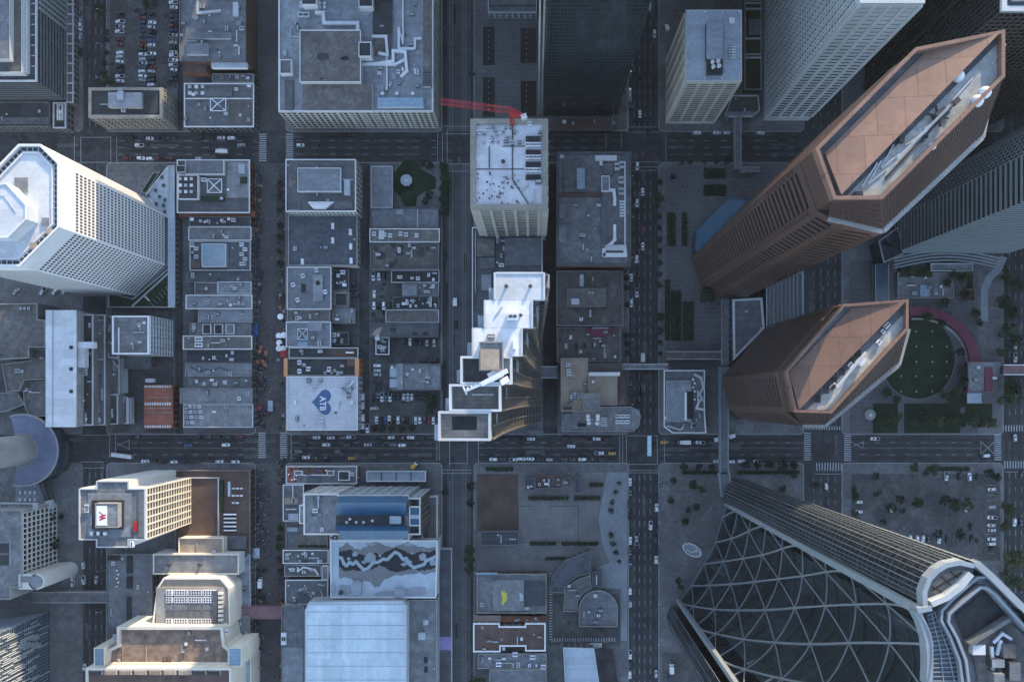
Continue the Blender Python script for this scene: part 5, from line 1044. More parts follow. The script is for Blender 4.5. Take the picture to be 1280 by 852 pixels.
# ---- short ribbed tower with the pale blue roof
q = R(857.3, 12.5, 927.3, 101.2, 66)
r = bld('ribbed_tower', 'ribbed cream tower with a pale blue roof and dark central plant', q, 66, 'limestone', 'roof_pale', 'palewall', ph=.8, pw=.5)
for i in range(4):
    a, c = edge(q, i); d = (c-a).normalized()
    if d.x > .9: windows(r, a, c, 5, 63, 4, 19, .82, .55, 'glass', side=.8); grid(r, a, c, 5, 62.5, 4, 19, 1.5, 1.2, .7, 'limestone', side=.8)
    if d.y < -.9: windows(r, a, c, 5, 63, 5, 19, .8, .5, 'glasswarm', side=.8); grid(r, a, c, 5, 62.5, 5, 19, 1.3, 1.3, .6, 'cream', side=.8)
block(r, 'penthouse', 883, 28.5, 903.5, 74, 65.2, 3, 'metaldark', 'roof_pale'); block(r, 'plant_well', 884, 74, 903.5, 92, 65.2, 2.6, 'metaldark', 'black'); hatch(r, 914, 27.5, 65.2, 2.6, 2.6, 2, 1)
for x, y in ((890, 79), (897, 78), (891, 85), (898, 84)): vent(r, x, y, 67.8, 2.4, 0)
for k in range(10): ac(r, 912.5+(k % 2)*4, 58+(k//2)*3.4, 65.2, 1.8, 1.4, 1.1, k % 2)
rs = random.Random(8)
for x in (860, 881, 902, 924):
    for y in (15.5, 98): vent(r, x, y, 65.2, .9, 0)
for y in (38, 57, 78):
    for x in (859.8, 925): vent(r, x, y, 65.2, .9, 0)
# ---- white grid tower
q = G([(953, -130), (1010, -130), (1010, 151), (953, 151)])
r = bld('grid_tower', 'tall white grid tower with deep slot windows', q, 145, 'palewall', 'roof_blue', 'palewall', ph=1.2, pw=1.2)
for i in range(4):
    a, c = edge(q, i); d = (c-a).normalized()
    if d.x > .9: windows(r, a, c, 8, 141, 4, 36, .80, .5, 'glass', limit=50, side=.8); grid(r, a, c, 8, 143, 4, 36, 1.7, 1.5, .8, 'palewall', side=.8)
    if d.y < -.9: windows(r, a, c, 8, 141, 60, 36, .42, .72, 'glass', limit=100, side=.8); grid(r, a, c, 8, 143, 30, 36, .9, .5, .6, 'palewall', side=.8)
block(r, 'roof_deck', 1078, -60, 1150, 2, 144, .6, 'palewall', 'roof_blue')
r2, p2 = lo('entrance_building', 'pale low roof with a notched canopy between the two grid towers', ((916, 119), (948, 119), (950, 138), (940, 146), (912, 146), (908, 139)), 8, 'palewall', 'roof_brown', 'palewall', 2, 114, pw=.5)
block(r2, 'canopy', 906, 139.5, 944, 144.5, 8.1, .5, 'palewall', 'roof_blue')
b = MB(); 
r2, p2 = lo('planted_roof', 'dark planted court with pale beams between the two grid towers', (931, 0, 952, 112), 5, 'concrete_dark', 'hedge', 'concrete', 0, pw=.5)
for y in (3, 10, 47, 67, 71): block(r2, 'beam', 932, y, 952, y+1.6, 4.1, 1.2, 'palewall', 'palewall')
block(r2, 'roof_panel', 936, 24, 952, 44, 4.1, .8, 'roof_slate', 'roof_slate')
# ---- dark tower, top right corner
q = G([(1081, -60), (1240, -60), (1240, 155), (1081, 155)])
r = bld('dark_tower', 'dark tower with a rounded pale roof rim at the photo corner', q, 142, 'glass', 'roof_slate', 'palewall', ph=1.5, pw=2.2)
for i in range(4):
    a, c = edge(q, i); d = (c-a).normalized()
    if abs(d.y) > .9: grid(r, a, c, 2, 140, 44, 38, .5, .35, .35, 'metaldark', 'facade_grid')
    else: grid(r, a, c, 2, 140, 26, 38, .35, .9, .35, 'bronze', 'facade_grid')
b = MB(); b.ring(offset(q, 4), 1.2, 140.5, 142.6, 0); b.build('inner_parapet', 'steelpale', r)
b = MB(); c = P(1081, 110); b.box(c.x-1.5, c.x, c.y-.8, c.y+.8, 1, 141); b.build('corner_fin', 'metaldark', r)
# ---- fluted tower on the right edge
q = G([(1113, 318), (1113, 276), (1128, 248), (1240, 180), (1252, 180), (1252, 318)])
r = bld('fluted_tower', 'grey green banded tower whose floors turn a sharp corner', q, 168, 'glassgreen', 'roof_slate', 'spandrel', pw=.8)
qq = G([(1113, 318), (1113, 276), (1252, 276), (1252, 318)])
bands(r, qq, 6, 166, 40, .36, .4, 'finpale')
a = P(1113, 276); 
for i in range(len(q)):
    a, c = edge(q, i)
    d = (c-a).normalized()
    if d.y < -.2 and d.x < .05 and not (abs(d.x) < .02 and abs(a.x-P(1113, 0).x) < 1): grid(r, a, c, 3, 166, max(6, int((c-a).length/2.6)), 46, .35, .5, .3, 'spandrel', 'facade_grid')
bw = MB()
for k in range(4):
    y = [314, 318, 322, 326][k]
    A = [(1118+t*132/20, y+9-10*math.sin(math.pi*t/20)-(0 if t < 10 else 0)) for t in range(21)]
    for t in range(20): bw.bar(P(*A[t], 9-1.5*k), P(*A[t+1], 9-1.5*k), .8, .6)
bw.build('canopy_ledge', 'steelpale', r)
b = MB(); b.prism(G([(1086, 307), (1109, 290), (1117, 322), (1092, 333)]), 0, 14); b.build('glass_link', 'glass', r); b = MB(); b.ring(G([(1086, 307), (1109, 290), (1117, 322), (1092, 333)]), .5, 13.6, 14.3, 0, .1); b.build('link_rim', 'steelpale', r)
# ---- twin brown granite towers
def granite_tower(name, label, top, shaft, h, hs, roofpoly, deckpoly, gutterpoly, zroof, nf, blank):
    top = G(top); shaft = G(shaft)
    cx = sum(p[0] for p in shaft)/len(shaft); cy = sum(p[1] for p in shaft)/len(shaft)
    r = empty(name, (cx, cy, 0), label, 'tower', 'twin brown granite towers')
    b = MB(); b.prism(shaft, 0, hs, 0, 1); b.build('wall', ['slotglass', 'darkgranite'], r)
    bands(r, shaft, 6, hs-5, nf, .44, .3, 'granitewall'); b = MB(); b.ring(shaft, .2, hs-5, hs+.3, 0, .34); b.build('cornice', 'granitewall', r)
    b = MB(); b.ring(shaft, .2, 0, 6, 0, .3); b.build('plinth', 'granitewall', r)
    pier = MB(); n = len(shaft)
    for k in range(n):
        p0 = Vector(shaft[k-1]); p1 = Vector(shaft[k]); p2 = Vector(shaft[(k+1) % n]); e0 = (p0-p1).normalized(); e1 = (p2-p1).normalized()
        for e, L_ in ((e0, (p0-p1).length), (e1, (p2-p1).length)):
            w = min(2.2, L_*.25); u = p1; v = p1+e*w; nn = Vector((e.y, -e.x)); 
            if nn.dot(Vector((cx, cy))-p1) > 0: nn = -nn
            pier.prism(ccw([tuple(u+nn*.3), tuple(v+nn*.3), tuple(v-nn*.2), tuple(u-nn*.2)]), 0, hs)
    pier.build('corner_pier', 'granitewall', r)
    # upper part: vertical skin above the shaft and sloping glass
    b = MB(); b.prism(top, hs-6, zroof-1, 0, None, caps=False); b.build('crown_wall', 'granitewall', r)
    b = MB(); b.ring(top, 1.1, zroof-1.02, h, 0, .08); b.build('parapet', 'granite', r)
    b = MB(); b.face([(p[0], p[1], zroof-.6) for p in top]); b.build('roof', 'roof_slate', r)
    b = MB(); pts = Q(roofpoly[0], h-1); 
    pl = [P(x, y, z) for (x, y), z in zip(*roofpoly)]; b.face(pl); b.face([Vector((p.x, p.y, p.z-1.2)) for p in pl][::-1])
    for k in range(len(pl)): u, v = pl[k], pl[(k+1) % len(pl)]; b.face([u, Vector((u.x, u.y, u.z-1.2)), Vector((v.x, v.y, v.z-1.2)), v])
    b.build('sloping_roof', 'granite', r)
    b = MB(); b.face([P(x, y, zroof-.3) for x, y in deckpoly]); b.build('roof_deck', 'decklight', r)
    return r, top, shaft
T1t = [(863.5, 323), (876, 358), (910, 358), (995, 273), (995, 240.5), (933, 253)]
T1s = [(863.5, 323), (876, 358), (895, 369), (925, 374), (997, 305.5), (1001, 285), (995.4, 240), (933, 252.6)]
def up(r, pts, nm, m, mi=None):
    b = MB()
    for f in pts: b.face(f)
    return b.build(nm, m, r)
r, top, shaft = granite_tower('granite_tower', 'tallest brown granite tower with a white roof crane arm', T1t, T1s, 215, 199,
    ([(1161, 61), (1250, 41), (1052, 243), (1031, 191)], [212.4, 215.2, 215.2, 212.4]), [(1249, 52), (1252, 94), (1104, 244), (1058, 245)], None, 212.4, 38, 0)
def slope(r, tp, h, sh, hs, n):
    """sloping glass skirt between an upper and a lower polyline (ground px)"""
    g = MB(); m = MB(); up_ = [P(x, y) for x, y in tp]; lo_ = [P(x, y) for x, y in sh]
    for k in range(len(tp)-1):
        a, c, d, e = (Vector((up_[k].x, up_[k].y, h)), Vector((up_[k+1].x, up_[k+1].y, h)), Vector((lo_[k+1].x, lo_[k+1].y, hs)), Vector((lo_[k].x, lo_[k].y, hs)))
        g.face([e, d, c, a]); nrm = (d-e).cross(a-e).normalized()*.12
        for t in range(n[k]+1): u = a.lerp(c, t/n[k]); v = e.lerp(d, t/n[k]); m.bar(u+nrm, v+nrm, .22, .22)
        for t in range(7): u = a.lerp(e, t/6); v = c.lerp(d, t/6); m.bar(u+nrm, v+nrm, .18, .18)
    g.build('sloping_glass', 'darkgranite', r); m.build('glazing_bar', 'granitewall', r)
    b = MB()
    for k in range(len(sh)-1): b.bar(Vector((lo_[k].x, lo_[k].y, hs+.3)), Vector((lo_[k+1].x, lo_[k+1].y, hs+.3)), 2.2, 1.0)
    b.build('coping', 'concrete', r)
slope(r, [(876.3, 358.3), (910, 358.3), (995.3, 273), (995.3, 262)], 213, [(884, 364), (924, 373.4), (996.5, 305), (1000, 286)], 199.2, [8, 34, 4])
b = MB(); b.bar(P(1107, 222, 212.4), P(1190, 132, 212.4), .5, .5); b.bar(P(1107, 224, 212.4), P(1190, 134, 212.4), .5, .5); b.build('crane_rail', 'metaldark', r)
bm = empty('window_crane', P(1172, 146, 212.1), 'white boom roof crane on the tallest brown tower', 'crane')
lattice(P(1190, 130, 216), P(1122, 198, 216), .55, 20, 'boom', bm, 'metal', .1); b = MB(); c = P(1172, 146, 212); b.obox((c.x, c.y), .75, 4, 3, 212.2, 215.5); b.build('cabin', 'metaldark', bm); b = MB()
for s in (-1, 1):
    for t in (-1, 1): e = P(1172+8*s+5*t, 146+8*s-5*t, 212); b.bar(c, (e.x, e.y, 212.6), .5, .5)
b.build('leg', 'metaldark', bm, kind='stuff'); b = MB(); e = P(1190.5, 130, 214); b.obox((e.x, e.y), .75, 2.4, 1.8, 215, 217); b.build('counterweight', 'darkgranite', bm)
for x, y, s in ((1193, 99, 1.3), (1226.5, 119, 1.3), (1217, 129.5, 1.3), (1161.5, 185.5, .8)):
    d = MB(); c = P(x, y, 210); 
    for k in range(6):
        a0, a1 = k*math.pi/12, (k+1)*math.pi/12; d.tube((c.x, c.y, 212+2*s*math.sin(a0)), (c.x, c.y, 212+2*s*math.sin(a1)), 1.6*s*math.cos(a0), max(.05, 1.6*s*math.cos(a1)), 14, cap=False)
    d.build('radome', 'white', r, smooth=True)
block(r, 'roof_hatch', 1069, 239, 1079, 245, 212.2, 1.6, 'metaldark', 'black'); block(r, 'roof_panel', 1124, 171, 1131, 178, 212.2, 1.6, 'metaldark', 'roof_dark'); block(r, 'roof_hatch', 1157, 168.5, 1160.5, 172, 212.2, 1, 'metaldark', 'black'); block(r, 'roof_hatch', 1152, 174, 1155.5, 177, 212.2, 1, 'metaldark', 'black')
rs = random.Random(12)
for k in range(9):
    t = rs.random(); x, y = 1070+t*165, 238-t*160+rs.uniform(-2, 6); b = MB(); u = P(x, y, 209); b.bar((u.x, u.y, 212.4), (u.x+rs.uniform(4, 9), u.y+rs.uniform(5, 9), 212.4), .4, .5); b.build('roof_pipe', 'metal', r)
T2t = [(898, 472), (906, 509.6), (940, 510.4), (1010, 433.5), (1010, 406.5), (950.4, 411)]
T2s = [(898, 472), (906, 509.8), (922, 522.7), (941, 522.7), (1010.6, 465.8), (1020, 431), (1010.4, 406.2), (950.4, 410.6)]
r, top, shaft = granite_tower('granite_tower', 'shorter brown granite tower with half its roof in shade', T2t, T2s, 130, 119,
    ([(1067, 382), (1132, 377), (999, 511.5), (986, 465)], [127.6, 130.2, 130.2, 127.6]), [(1132, 390), (1132, 414), (1042, 512), (1008, 512)], None, 127.4, 25, 0)
slope(r, [(906.2, 509.9), (940.2, 510.6), (1010.3, 433.5), (1010.3, 420)], 128.5, [(921, 522.4), (941, 522.6), (1010.4, 465.6), (1019.8, 431.5)], 119.2, [8, 26, 4])
bm = empty('window_crane', P(1072, 452, 127.1), 'small white roof crane on the half shaded brown tower', 'crane')
lattice(P(1082, 440, 131), P(1046, 484, 131), .7, 14, 'boom', bm, 'white', .14); b = MB(); c = P(1072, 452, 126); b.obox((c.x, c.y), .8, 3.4, 2.6, 127.1, 130.6); b.build('cabin', 'white', bm); 
rs = random.Random(15)
for k in range(6): block(r, 'roof_well', 1018+10*k, 494-11.5*k, 1026+10*k, 503-11.5*k, 127.2, 1.2, 'palewall', 'black')
for k in range(7): x = 1020+rs.uniform(0, 90); y = 507-(x-1010)*1.0+rs.uniform(-3, 8); ac(r, x, y, 127.2, rs.uniform(1.5, 3.5), 2, 1.5, rs.choice([0, 1]), .8)
for k in range(7): b = MB(); u = P(1027+3.4*k, 400-1.1*k-k*1.6, 124); v = P(1043+1.2*k, 386-.9*k, 124); b.bar(u, v, .5, .5); b.build('slat', 'orange', r)
b = MB(); a_ = P(1096, 466, 119.6); b.bar(a_, P(1108, 452, 119.6), 1.6, 1.2); b.build('maintenance_platform', 'redpaint', r)
# ---- stepped white tower that flares to its foot
root = empty('stepped_tower', P(640, 468, 0), 'stepped white roofed tower flaring out to its foot', 'tower')
XR = [681, 666, 653, 640, 626, 613]; XL = [617.5, 605, 590, 575.6, 561.6, 548]; YY = [340, 374.5, 409.6, 445, 480, 514, 550.5]; HT = 222
def kx(x, h=HT): return P(x, 0, h).x
def ky(y, h=HT): return P(0, y, h).y
base_r = P(674, 0).x; base_l = P(602, 0).x
NFL = 54
def xr(i, t): return kx(XR[i])+(base_r-kx(XR[i]))*min(1, (1-t)/.88)**1.6
def xl(i, t): return kx(XL[i])+(base_l-kx(XL[i]))*min(1, (1-t)/.88)**1.6
wall = MB(); band = MB(); fin = MB()
for i in range(6):
    y1, y0 = ky(YY[i])-.02, ky(YY[i+1])+.02
    for k in range(NFL):
        t0, t1 = k/NFL, (k+1)/NFL; z0, z1 = t0*HT*.985, t1*HT*.985
        a = [(xl(i, t0), y0), (xr(i, t0), y0), (xr(i, t0), y1), (xl(i, t0), y1)]; c = [(xl(i, t1), y0), (xr(i, t1), y0), (xr(i, t1), y1), (xl(i, t1), y1)]
        wall.loft(a, z0, c, z1)
        if k and k % 3 == 0: band.prism([(a[1][0]-.1, y0-.05), (a[1][0]+1.0, y0-.05), (a[1][0]+1.0, y1+.05), (a[1][0]-.1, y1+.05)], z0-.5, z0+.5, 0, None, True); band.bar((a[0][0], y0-.1, z0), (a[1][0]+.9, y0-.1, z0), .4, .7)
        for f in range(3):
            y = y0+.3+(y1-y0-.6)*f/2; fin.bar((xr(i, t0)+.55, y, z0), (xr(i, t1)+.55, y, z1), .5, 1.3)
wall.build('glazing', 'glass', root); band.build('floor_rib', 'bronze', root); fin.build('fin', 'bronze', root)
for i in range(6):
    y1, y0 = ky(YY[i])-.02, ky(YY[i+1])+.02; q = [(kx(XL[i]), y0), (kx(XR[i]), y0), (kx(XR[i]), y1), (kx(XL[i]), y1)]
    b = MB(); z = 221.4 if i < 3 else (216 if i < 5 else 219.5); b.prism(q, 218.6 if i < 3 else 214.5, z); b.build('roof', 'roof_membrane' if i < 3 else ('roof_grey' if i == 3 else 'boards'), root)
    if i >= 3: b = MB(); b.ring(q, .68, 214.5, 222.3, 0, .03+.01*i); b.build('parapet', 'palewall', root)
    else:
        b = MB(); b.box(q[1][0]-.5, q[1][0]+.1, q[0][1]+.1, q[2][1]-.1, 218.6, 221.8); b.box(q[0][0]-.1, q[0][0]+.5, q[0][1]+.1, q[2][1]-.1, 218.6, 221.75)
        if i == 0: b.box(q[0][0]+.5, q[1][0]-.5, q[2][1]-.5, q[2][1]+.1, 218.6, 221.7)
        b.build('parapet', 'palewall', root)
    sx0, sx1, sy0, sy1 = [(681, 687, 343, 360), (666.5, 673.6, 378, 395), (653.5, 659.5, 412, 428.5), (640.5, 646.6, 446, 463.6), (626.5, 632, 481, 499), (613.5, 620, 516, 532)][i]
    b = MB(); b.box(kx(sx0, 206)-3, kx(sx1, 206), ky(sy1, 206), ky(sy0, 206), 150, 206); b.build('terrace_box', 'roof_pale', root)
    tx0, tx1, ty0, ty1 = [(611, 617, 360, 374.5), (597.5, 605, 394, 410), (584, 590, 428, 445), (571, 576, 462, 478), (557, 561.6, 497.5, 513.5), (543, 548, 531, 550)][i]
    b = MB(); b.box(kx(tx0, 206), kx(tx1, 206)+3, ky(ty1, 206), ky(ty0, 206), 150, 206); b.build('terrace_box', 'roof_pale', root)
block(root, 'penthouse', 599, 427, 629, 463, 220, 4.4, 'concrete', 'roof_grey', 'concrete'); block(root, 'penthouse_roof', 600.5, 436, 624, 462, 224.9, .3, 'boards', 'roof_tan')
b = MB(); b.prism(R(565, 520, 596, 537, 219.6), 219.45, 219.6, 0); b.build('roof_pit', 'black', root)
vent(root, 633, 358, 221.4, 1.4, 1); vent(root, 663, 358, 221.4, 1.4, 1); ac(root, 641, 396, 221.4, 3.4, 2.4, 2.6, 1); ac(root, 614, 421, 221.4, 2.4, 1.6, 1.6, 2); vent(root, 651, 394, 221.4, 1.2, 1); block(root, 'air_handler', 641, 425, 645, 436, 221.4, 1.6, 'metalpale'); duct(root, [(619, 395), (627, 384)], 221.4, .4, 'metal', .05)
for k in range(8): b = MB(); c = P(592+3.4*k, 493, 216.1); b.box(c.x-.35, c.x+.35, c.y-.3, c.y+.3, 216.02, 216.8); b.build('anchor_block', 'white', root)
b = MB(); b.box(kx(629), kx(637), ky(463), ky(446), 216, 220); b.build('plant_grille', 'palewall', root)
bm = empty('window_crane', P(608, 478, 216), 'white jointed roof crane lying across the stepped tower', 'crane')
b = MB(); A = P(602, 480, 224); Bp = P(634, 463, 225); b.bar(A, Bp, 1.5, 1.4); b.build('boom', 'white', bm); b = MB(); b.bar(P(583, 488, 223), A, .8, .9); [b.bar(P(583+5*k, 488-2.2*k, 222.6), P(584.6+5*k, 484.6-2.2*k, 223.8), .35, .6) for k in range(4)]; b.bar(P(579, 483, 223), P(583.5, 493, 223), .5, .5); b.build('outer_boom', 'white', bm)
b = MB(); c = P(620, 469, 218); b.obox((c.x, c.y), .5, 4.4, 3.2, 216.02, 223.4); b.obox((c.x+3, c.y-1.8), .5, 3, 2, 216.02, 222.4); b.build('carriage', 'white', bm)
# ---- the bow: crescent diagrid tower with a glass hall
root = empty('crescent_tower', P(930, 690, 0), 'curved crescent tower with a diagonal steel lattice front', 'tower')
HB = 236.
def gz(px, py, h=HB): p = P(px, py, h); k = GS; return (NX+p.x/k, NY-p.y/k)
inner_t = [gz(1150, 763), gz(1166, 800), gz(1162, 852), gz(1135, 915), gz(1082, 965), gz(1015, 992)]
inner_b = [(907, 629), (898, 660), (890, 684), (876, 708), (862, 732), (847, 749)]
horn1_t = [gz(1158, 760), gz(1154, 748), gz(1156, 738), gz(1160, 726), gz(1168, 714), gz(1178, 707), gz(1190, 703), gz(1203, 702), gz(1220, 705)]
horn1_b = [(905, 628), (902, 622), (901, 616), (902, 609), (905, 603), (911, 598.5), (917, 597), (923, 598), (930, 600.5)]
outer = [gz(1282, 770), gz(1330, 860), gz(1310, 960), gz(1240, 1050), gz(1130, 1105)]
outer_b = [(979, 634), (1004, 680), (994, 731), (958, 778), (902, 806)]
horn2_t = [gz(1040, 1100), gz(1012, 1085), gz(996, 1060), gz(990, 1035), gz(1000, 1005)]
horn2_b = [(858, 803), (844, 796), (836, 784), (833, 770), (838, 757)]
ti = [P(*p).to_2d() for p in inner_t]; bi = [P(*p).to_2d() for p in inner_b]
NT, NB = horn1_t+outer+horn2_t, horn1_b+outer_b+horn2_b
T_ = [P(*p).to_2d() for p in NT]; B_ = [P(*p).to_2d() for p in NB]
def smooth(pts, n):
    out = []; m = len(pts)-1
    for k in range(n+1):
        f = k/n*m; i = min(int(f), m-1); t = f-i; p0 = pts[max(i-1, 0)]; p1 = pts[i]; p2 = pts[i+1]; p3 = pts[min(i+2, m)]
        out.append(.5*((2*p1)+(p2-p0)*t+(2*p0-5*p1+4*p2-p3)*t*t+(3*p1-p0-3*p2+p3)*t**3))
    return out
NI, NO = 40, 90
ti_s, bi_s = smooth(ti, NI), smooth(bi, NI); To, Bo = smooth(T_, NO), smooth(B_, NO)
def v3(p, z): return Vector((p[0], p[1], z))
b = MB()
NZ = 1
for k in range(NO): b.face([v3(Bo[k], 0), v3(Bo[k+1], 0), v3(To[k+1], HB), v3(To[k], HB)][::-1])
b.build('glazing', 'glass', root)
b = MB()
for k in range(0, NO+1, 3):
    b.bar(v3(Bo[k], 0), v3(To[k], HB), .12 if k % 4 else .24, .2 if k % 4 else .3)
b.build('mullion', 'steelpale', root)
b = MB()
for z in range(1, 60):
    t = z/60
    for k in range(NO):
        p = Bo[k].lerp(To[k], t); q = Bo[k+1].lerp(To[k+1], t)
        b.bar(v3(p, t*HB), v3(q, t*HB), .12, .3 if z % 6 else .7)
b.build('floor_band', 'metaldark', root)
# front glass and lattice
b = MB()
for k in range(NI): b.face([v3(bi_s[k], 4), v3(bi_s[k+1], 4), v3(ti_s[k+1], HB), v3(ti_s[k], HB)])
fg = b.build('front_glass', 'frontglass', root) if 'frontglass' in MATS else b.build('front_glass', 'glass', root)
fl = MB()
def core(t, s):
    """second skin behind the front glass: the floors of the offices"""
    p = bi_s[int(s*NI)].lerp(ti_s[int(s*NI)], t); c = P(960, 700).to_2d(); return p+(c-p).normalized()*9
for z in range(3, 58, 3):
    t = z/60
    for k in range(0, NI, 2):
        p = core(t, k/NI); q_ = core(t, (k+2)/NI); fl.bar(v3(p, t*HB), v3(q_, t*HB), 2.6 if z % 2 else 1.2, .6)
for k in range(0, NI, 2):
    fl.face([v3(core(.02, k/NI), 4), v3(core(.02, (k+2)/NI), 4), v3(core(.98, (k+2)/NI), HB-8), v3(core(.98, k/NI), HB-8)], 1)
fl.build('inner_floor', ['concrete', 'concrete_dark'], root)
lt = MB(); NV, NU = 9, 4.5
def node(u, v):
    f = max(0, min(1, u/NU))*NI; i = min(int(f), NI-1); s = f-i; t = v/NV
    p = bi_s[i].lerp(bi_s[i+1], s); q_ = ti_s[i].lerp(ti_s[i+1], s); return v3(p.lerp(q_, t), 4+(HB-4)*t)+Vector((-.6, .15, .5))
for v in range(NV+1):
    for k in range(24): lt.bar(node(NU*k/24, v), node(NU*(k+1)/24, v), .42, .42)
for v in range(NV):
    for u in range(-1, 6):
        o = (v % 2)*.5
        for du in (-.5, .5):
            a0, a1 = u+o+.5, u+o+.5+du
            if 0 <= a0 <= NU and 0 <= a1 <= NU:
                for s in range(4): lt.bar(node(a0+du*s/4, v+s/4), node(a0+du*(s+1)/4, v+(s+1)/4), .42 if du > 0 else .75, .42 if du > 0 else .75)
lt.build('lattice', 'steelpale', root)
b = MB(); b.bar(v3(bi_s[0], 0), v3(ti_s[0], HB), 2.6, 2.0); b.bar(v3(bi_s[-1], 0), v3(ti_s[-1], HB), 2.6, 2.0); b.build('edge_rail', 'steelpale', root)
ob = P(952, 601).to_2d()
b = MB(); b.bar(v3(B_[8], 30), v3(T_[8], HB), 1.5, 1.2); b.build('edge_rail', 'steelpale', root)
# roof
full = [tuple(p) for p in To]+[tuple(p) for p in reversed(ti_s)]; full = ccw(full)
b = MB(); b.face([(p[0], p[1], HB-6) for p in full]); b.build('roof', 'roof_slate', root)
def poly3(pts, z): return [P(x, y, z) for x, y in pts]
b = MB(); b.face(poly3([(1158, 757), (1156, 740), (1162, 724), (1172, 713), (1184, 707), (1200, 704), (1219, 707), (1216, 716), (1200, 735), (1180, 752), (1163, 760)], HB-3)); b.build('horn_roof', 'roof_slate', root)
b = MB(); b.face(poly3([(1163, 738), (1169, 726), (1180, 717), (1195, 712), (1207, 712), (1203, 722), (1188, 735), (1172, 744)], HB-2.9)); b.build('horn_deck', 'roof_tan', root)
b = MB()
for a_, c_ in (((1166, 733), (1180, 741)), ((1176, 720), (1190, 732)), ((1188, 714), (1200, 724)), ((1165, 738), (1203, 715))): b.bar(P(*a_, HB-2.6), P(*c_, HB-2.6), .35, .35)
b.build('horn_rib', 'metaldark', root)
hr = [(1157, 757), (1156, 740), (1162, 724), (1172, 713), (1184, 706), (1200, 703), (1219, 707)]
def thick(b, pts, w, z0, z1):
    """a mitred ribbon wall along a polyline of pixels seen at its top"""
    p = [P(x, y, z1).to_2d() for x, y in pts]; n = len(p); Lf, Rt = [], []
    for k in range(n):
        d0 = (p[k]-p[k-1]).normalized() if k else (p[1]-p[0]).normalized(); d1 = (p[k+1]-p[k]).normalized() if k < n-1 else d0
        m = Vector((-(d0+d1).y, (d0+d1).x)).normalized(); c = max(.5, m.dot(Vector((-d0.y, d0.x)))); Lf.append(p[k]+m*(w/2/c)); Rt.append(p[k]-m*(w/2/c))
    for k in range(n-1):
        A, B, C, D = Rt[k], Rt[k+1], Lf[k+1], Lf[k]
        b.face([(*A, z1), (*B, z1), (*C, z1), (*D, z1)]); b.face([(*A, z0), (*B, z0), (*B, z1), (*A, z1)]); b.face([(*C, z0), (*D, z0), (*D, z1), (*C, z1)])
        if k == 0: b.face([(*D, z0), (*A, z0), (*A, z1), (*D, z1)])
        if k == n-2: b.face([(*B, z0), (*C, z0), (*C, z1), (*B, z1)])
b = MB(); thick(b, hr, 1.5, HB-4, HB); b.build('horn_rim', 'steelpale', root)
b = MB(); thick(b, [(1165, 755), (1184, 747), (1202, 733), (1215, 717)], 1.8, HB-4, HB+.6); b.build('stair_strip', 'palewall', root)
b = MB(); thick(b, [(1147, 764), (1155, 780), (1161, 800), (1163, 825), (1162, 856)], 1.9, HB-4, HB+.4); thick(b, [(1147, 763), (1165, 760)], 1.6, HB-4, HB+.8); b.build('inner_rim', 'steelpale', root)
b = MB(); b.face(poly3([(1158, 766), (1172, 762), (1190, 790), (1200, 820), (1206, 856), (1166, 856), (1165, 826), (1163, 800)], HB-3.2)); b.build('glass_roof', 'glassblue', root)
b = MB()
for k in range(17):
    t = k/16; u = P(1160+6*min(1, t*2), 768+88*t, HB-2.9); v = P(1173+35*t**.8, 763+93*t, HB-2.9); b.bar(u, v, .25, .3)
for s in (.33, .66):
    pts = [(1160+6*min(1, t*2)+(13+29*t)*s, 767+89*t-2*s) for t in [k/10 for k in range(11)]]; [b.bar(P(*a_, HB-2.85), P(*c_, HB-2.85), .3, .3) for a_, c_ in zip(pts, pts[1:])]
b.build('glass_rib', 'steelpale', root)
rims = [[(1204, 856), (1200, 825), (1188, 795), (1177, 775), (1178, 763), (1190, 750), (1208, 734), (1222, 722), (1234, 721), (1246, 728), (1264, 746), (1290, 775)], [(1212, 856), (1208, 825), (1197, 797), (1186, 777), (1187, 767), (1198, 757), (1216, 742), (1226, 734), (1234, 735), (1244, 742), (1262, 762), (1290, 792)]]
for k, rim in enumerate(rims): b = MB(); thick(b, rim, .8, HB-6, HB-1+.4*k); b.build('roof_rim', 'steelpale', root)
b = MB()
for f in range(3):
    pa, pb = [[p_ for p_ in rims[0]], [p_ for p_ in rims[1]]]; fr = (f+1)/4
    mid = [(a_[0]+(c_[0]-a_[0])*fr, a_[1]+(c_[1]-a_[1])*fr) for a_, c_ in zip(pa, pb)]; thick(b, mid, .35, HB-5.6, HB-4.6)
for a_, c_ in zip(rims[0], rims[1]):
    pass
for k in range(len(rims[0])-1):
    for t in (0, .33, .66):
        u = [rims[0][k][i_]+(rims[0][k+1][i_]-rims[0][k][i_])*t for i_ in (0, 1)]; v = [rims[1][k][i_]+(rims[1][k+1][i_]-rims[1][k][i_])*t for i_ in (0, 1)]; b.bar(P(*u, HB-5), P(*v, HB-5), .3, .3)
b.build('roof_rib', 'metal', root)
b = MB(); b.face(poly3([(1194, 769), (1205, 760), (1228, 741), (1234, 742), (1262, 773), (1212, 803), (1206, 797)], HB-5.2)); b.build('roof_well', 'black', root)
b = MB(); thick(b, [(1213, 806), (1263, 774)], 1.2, HB-6, HB-2); b.build('well_edge', 'concrete_dark', root)
b = MB(); thick(b, [(1222, 704), (1240, 720), (1262, 742), (1290, 770)], 2.0, HB-4, HB+.3); b.build('outer_rim', 'steelpale', root)
b = MB(); b.face(poly3([(1214, 809), (1262, 778), (1290, 800), (1290, 856), (1224, 856)], HB-5.3)); b.build('roof_deck', 'roof_brown', root)
block(root, 'plant_box', 1216, 806, 1232, 818, HB-5.3, 2.5, 'palewall', 'palewall')
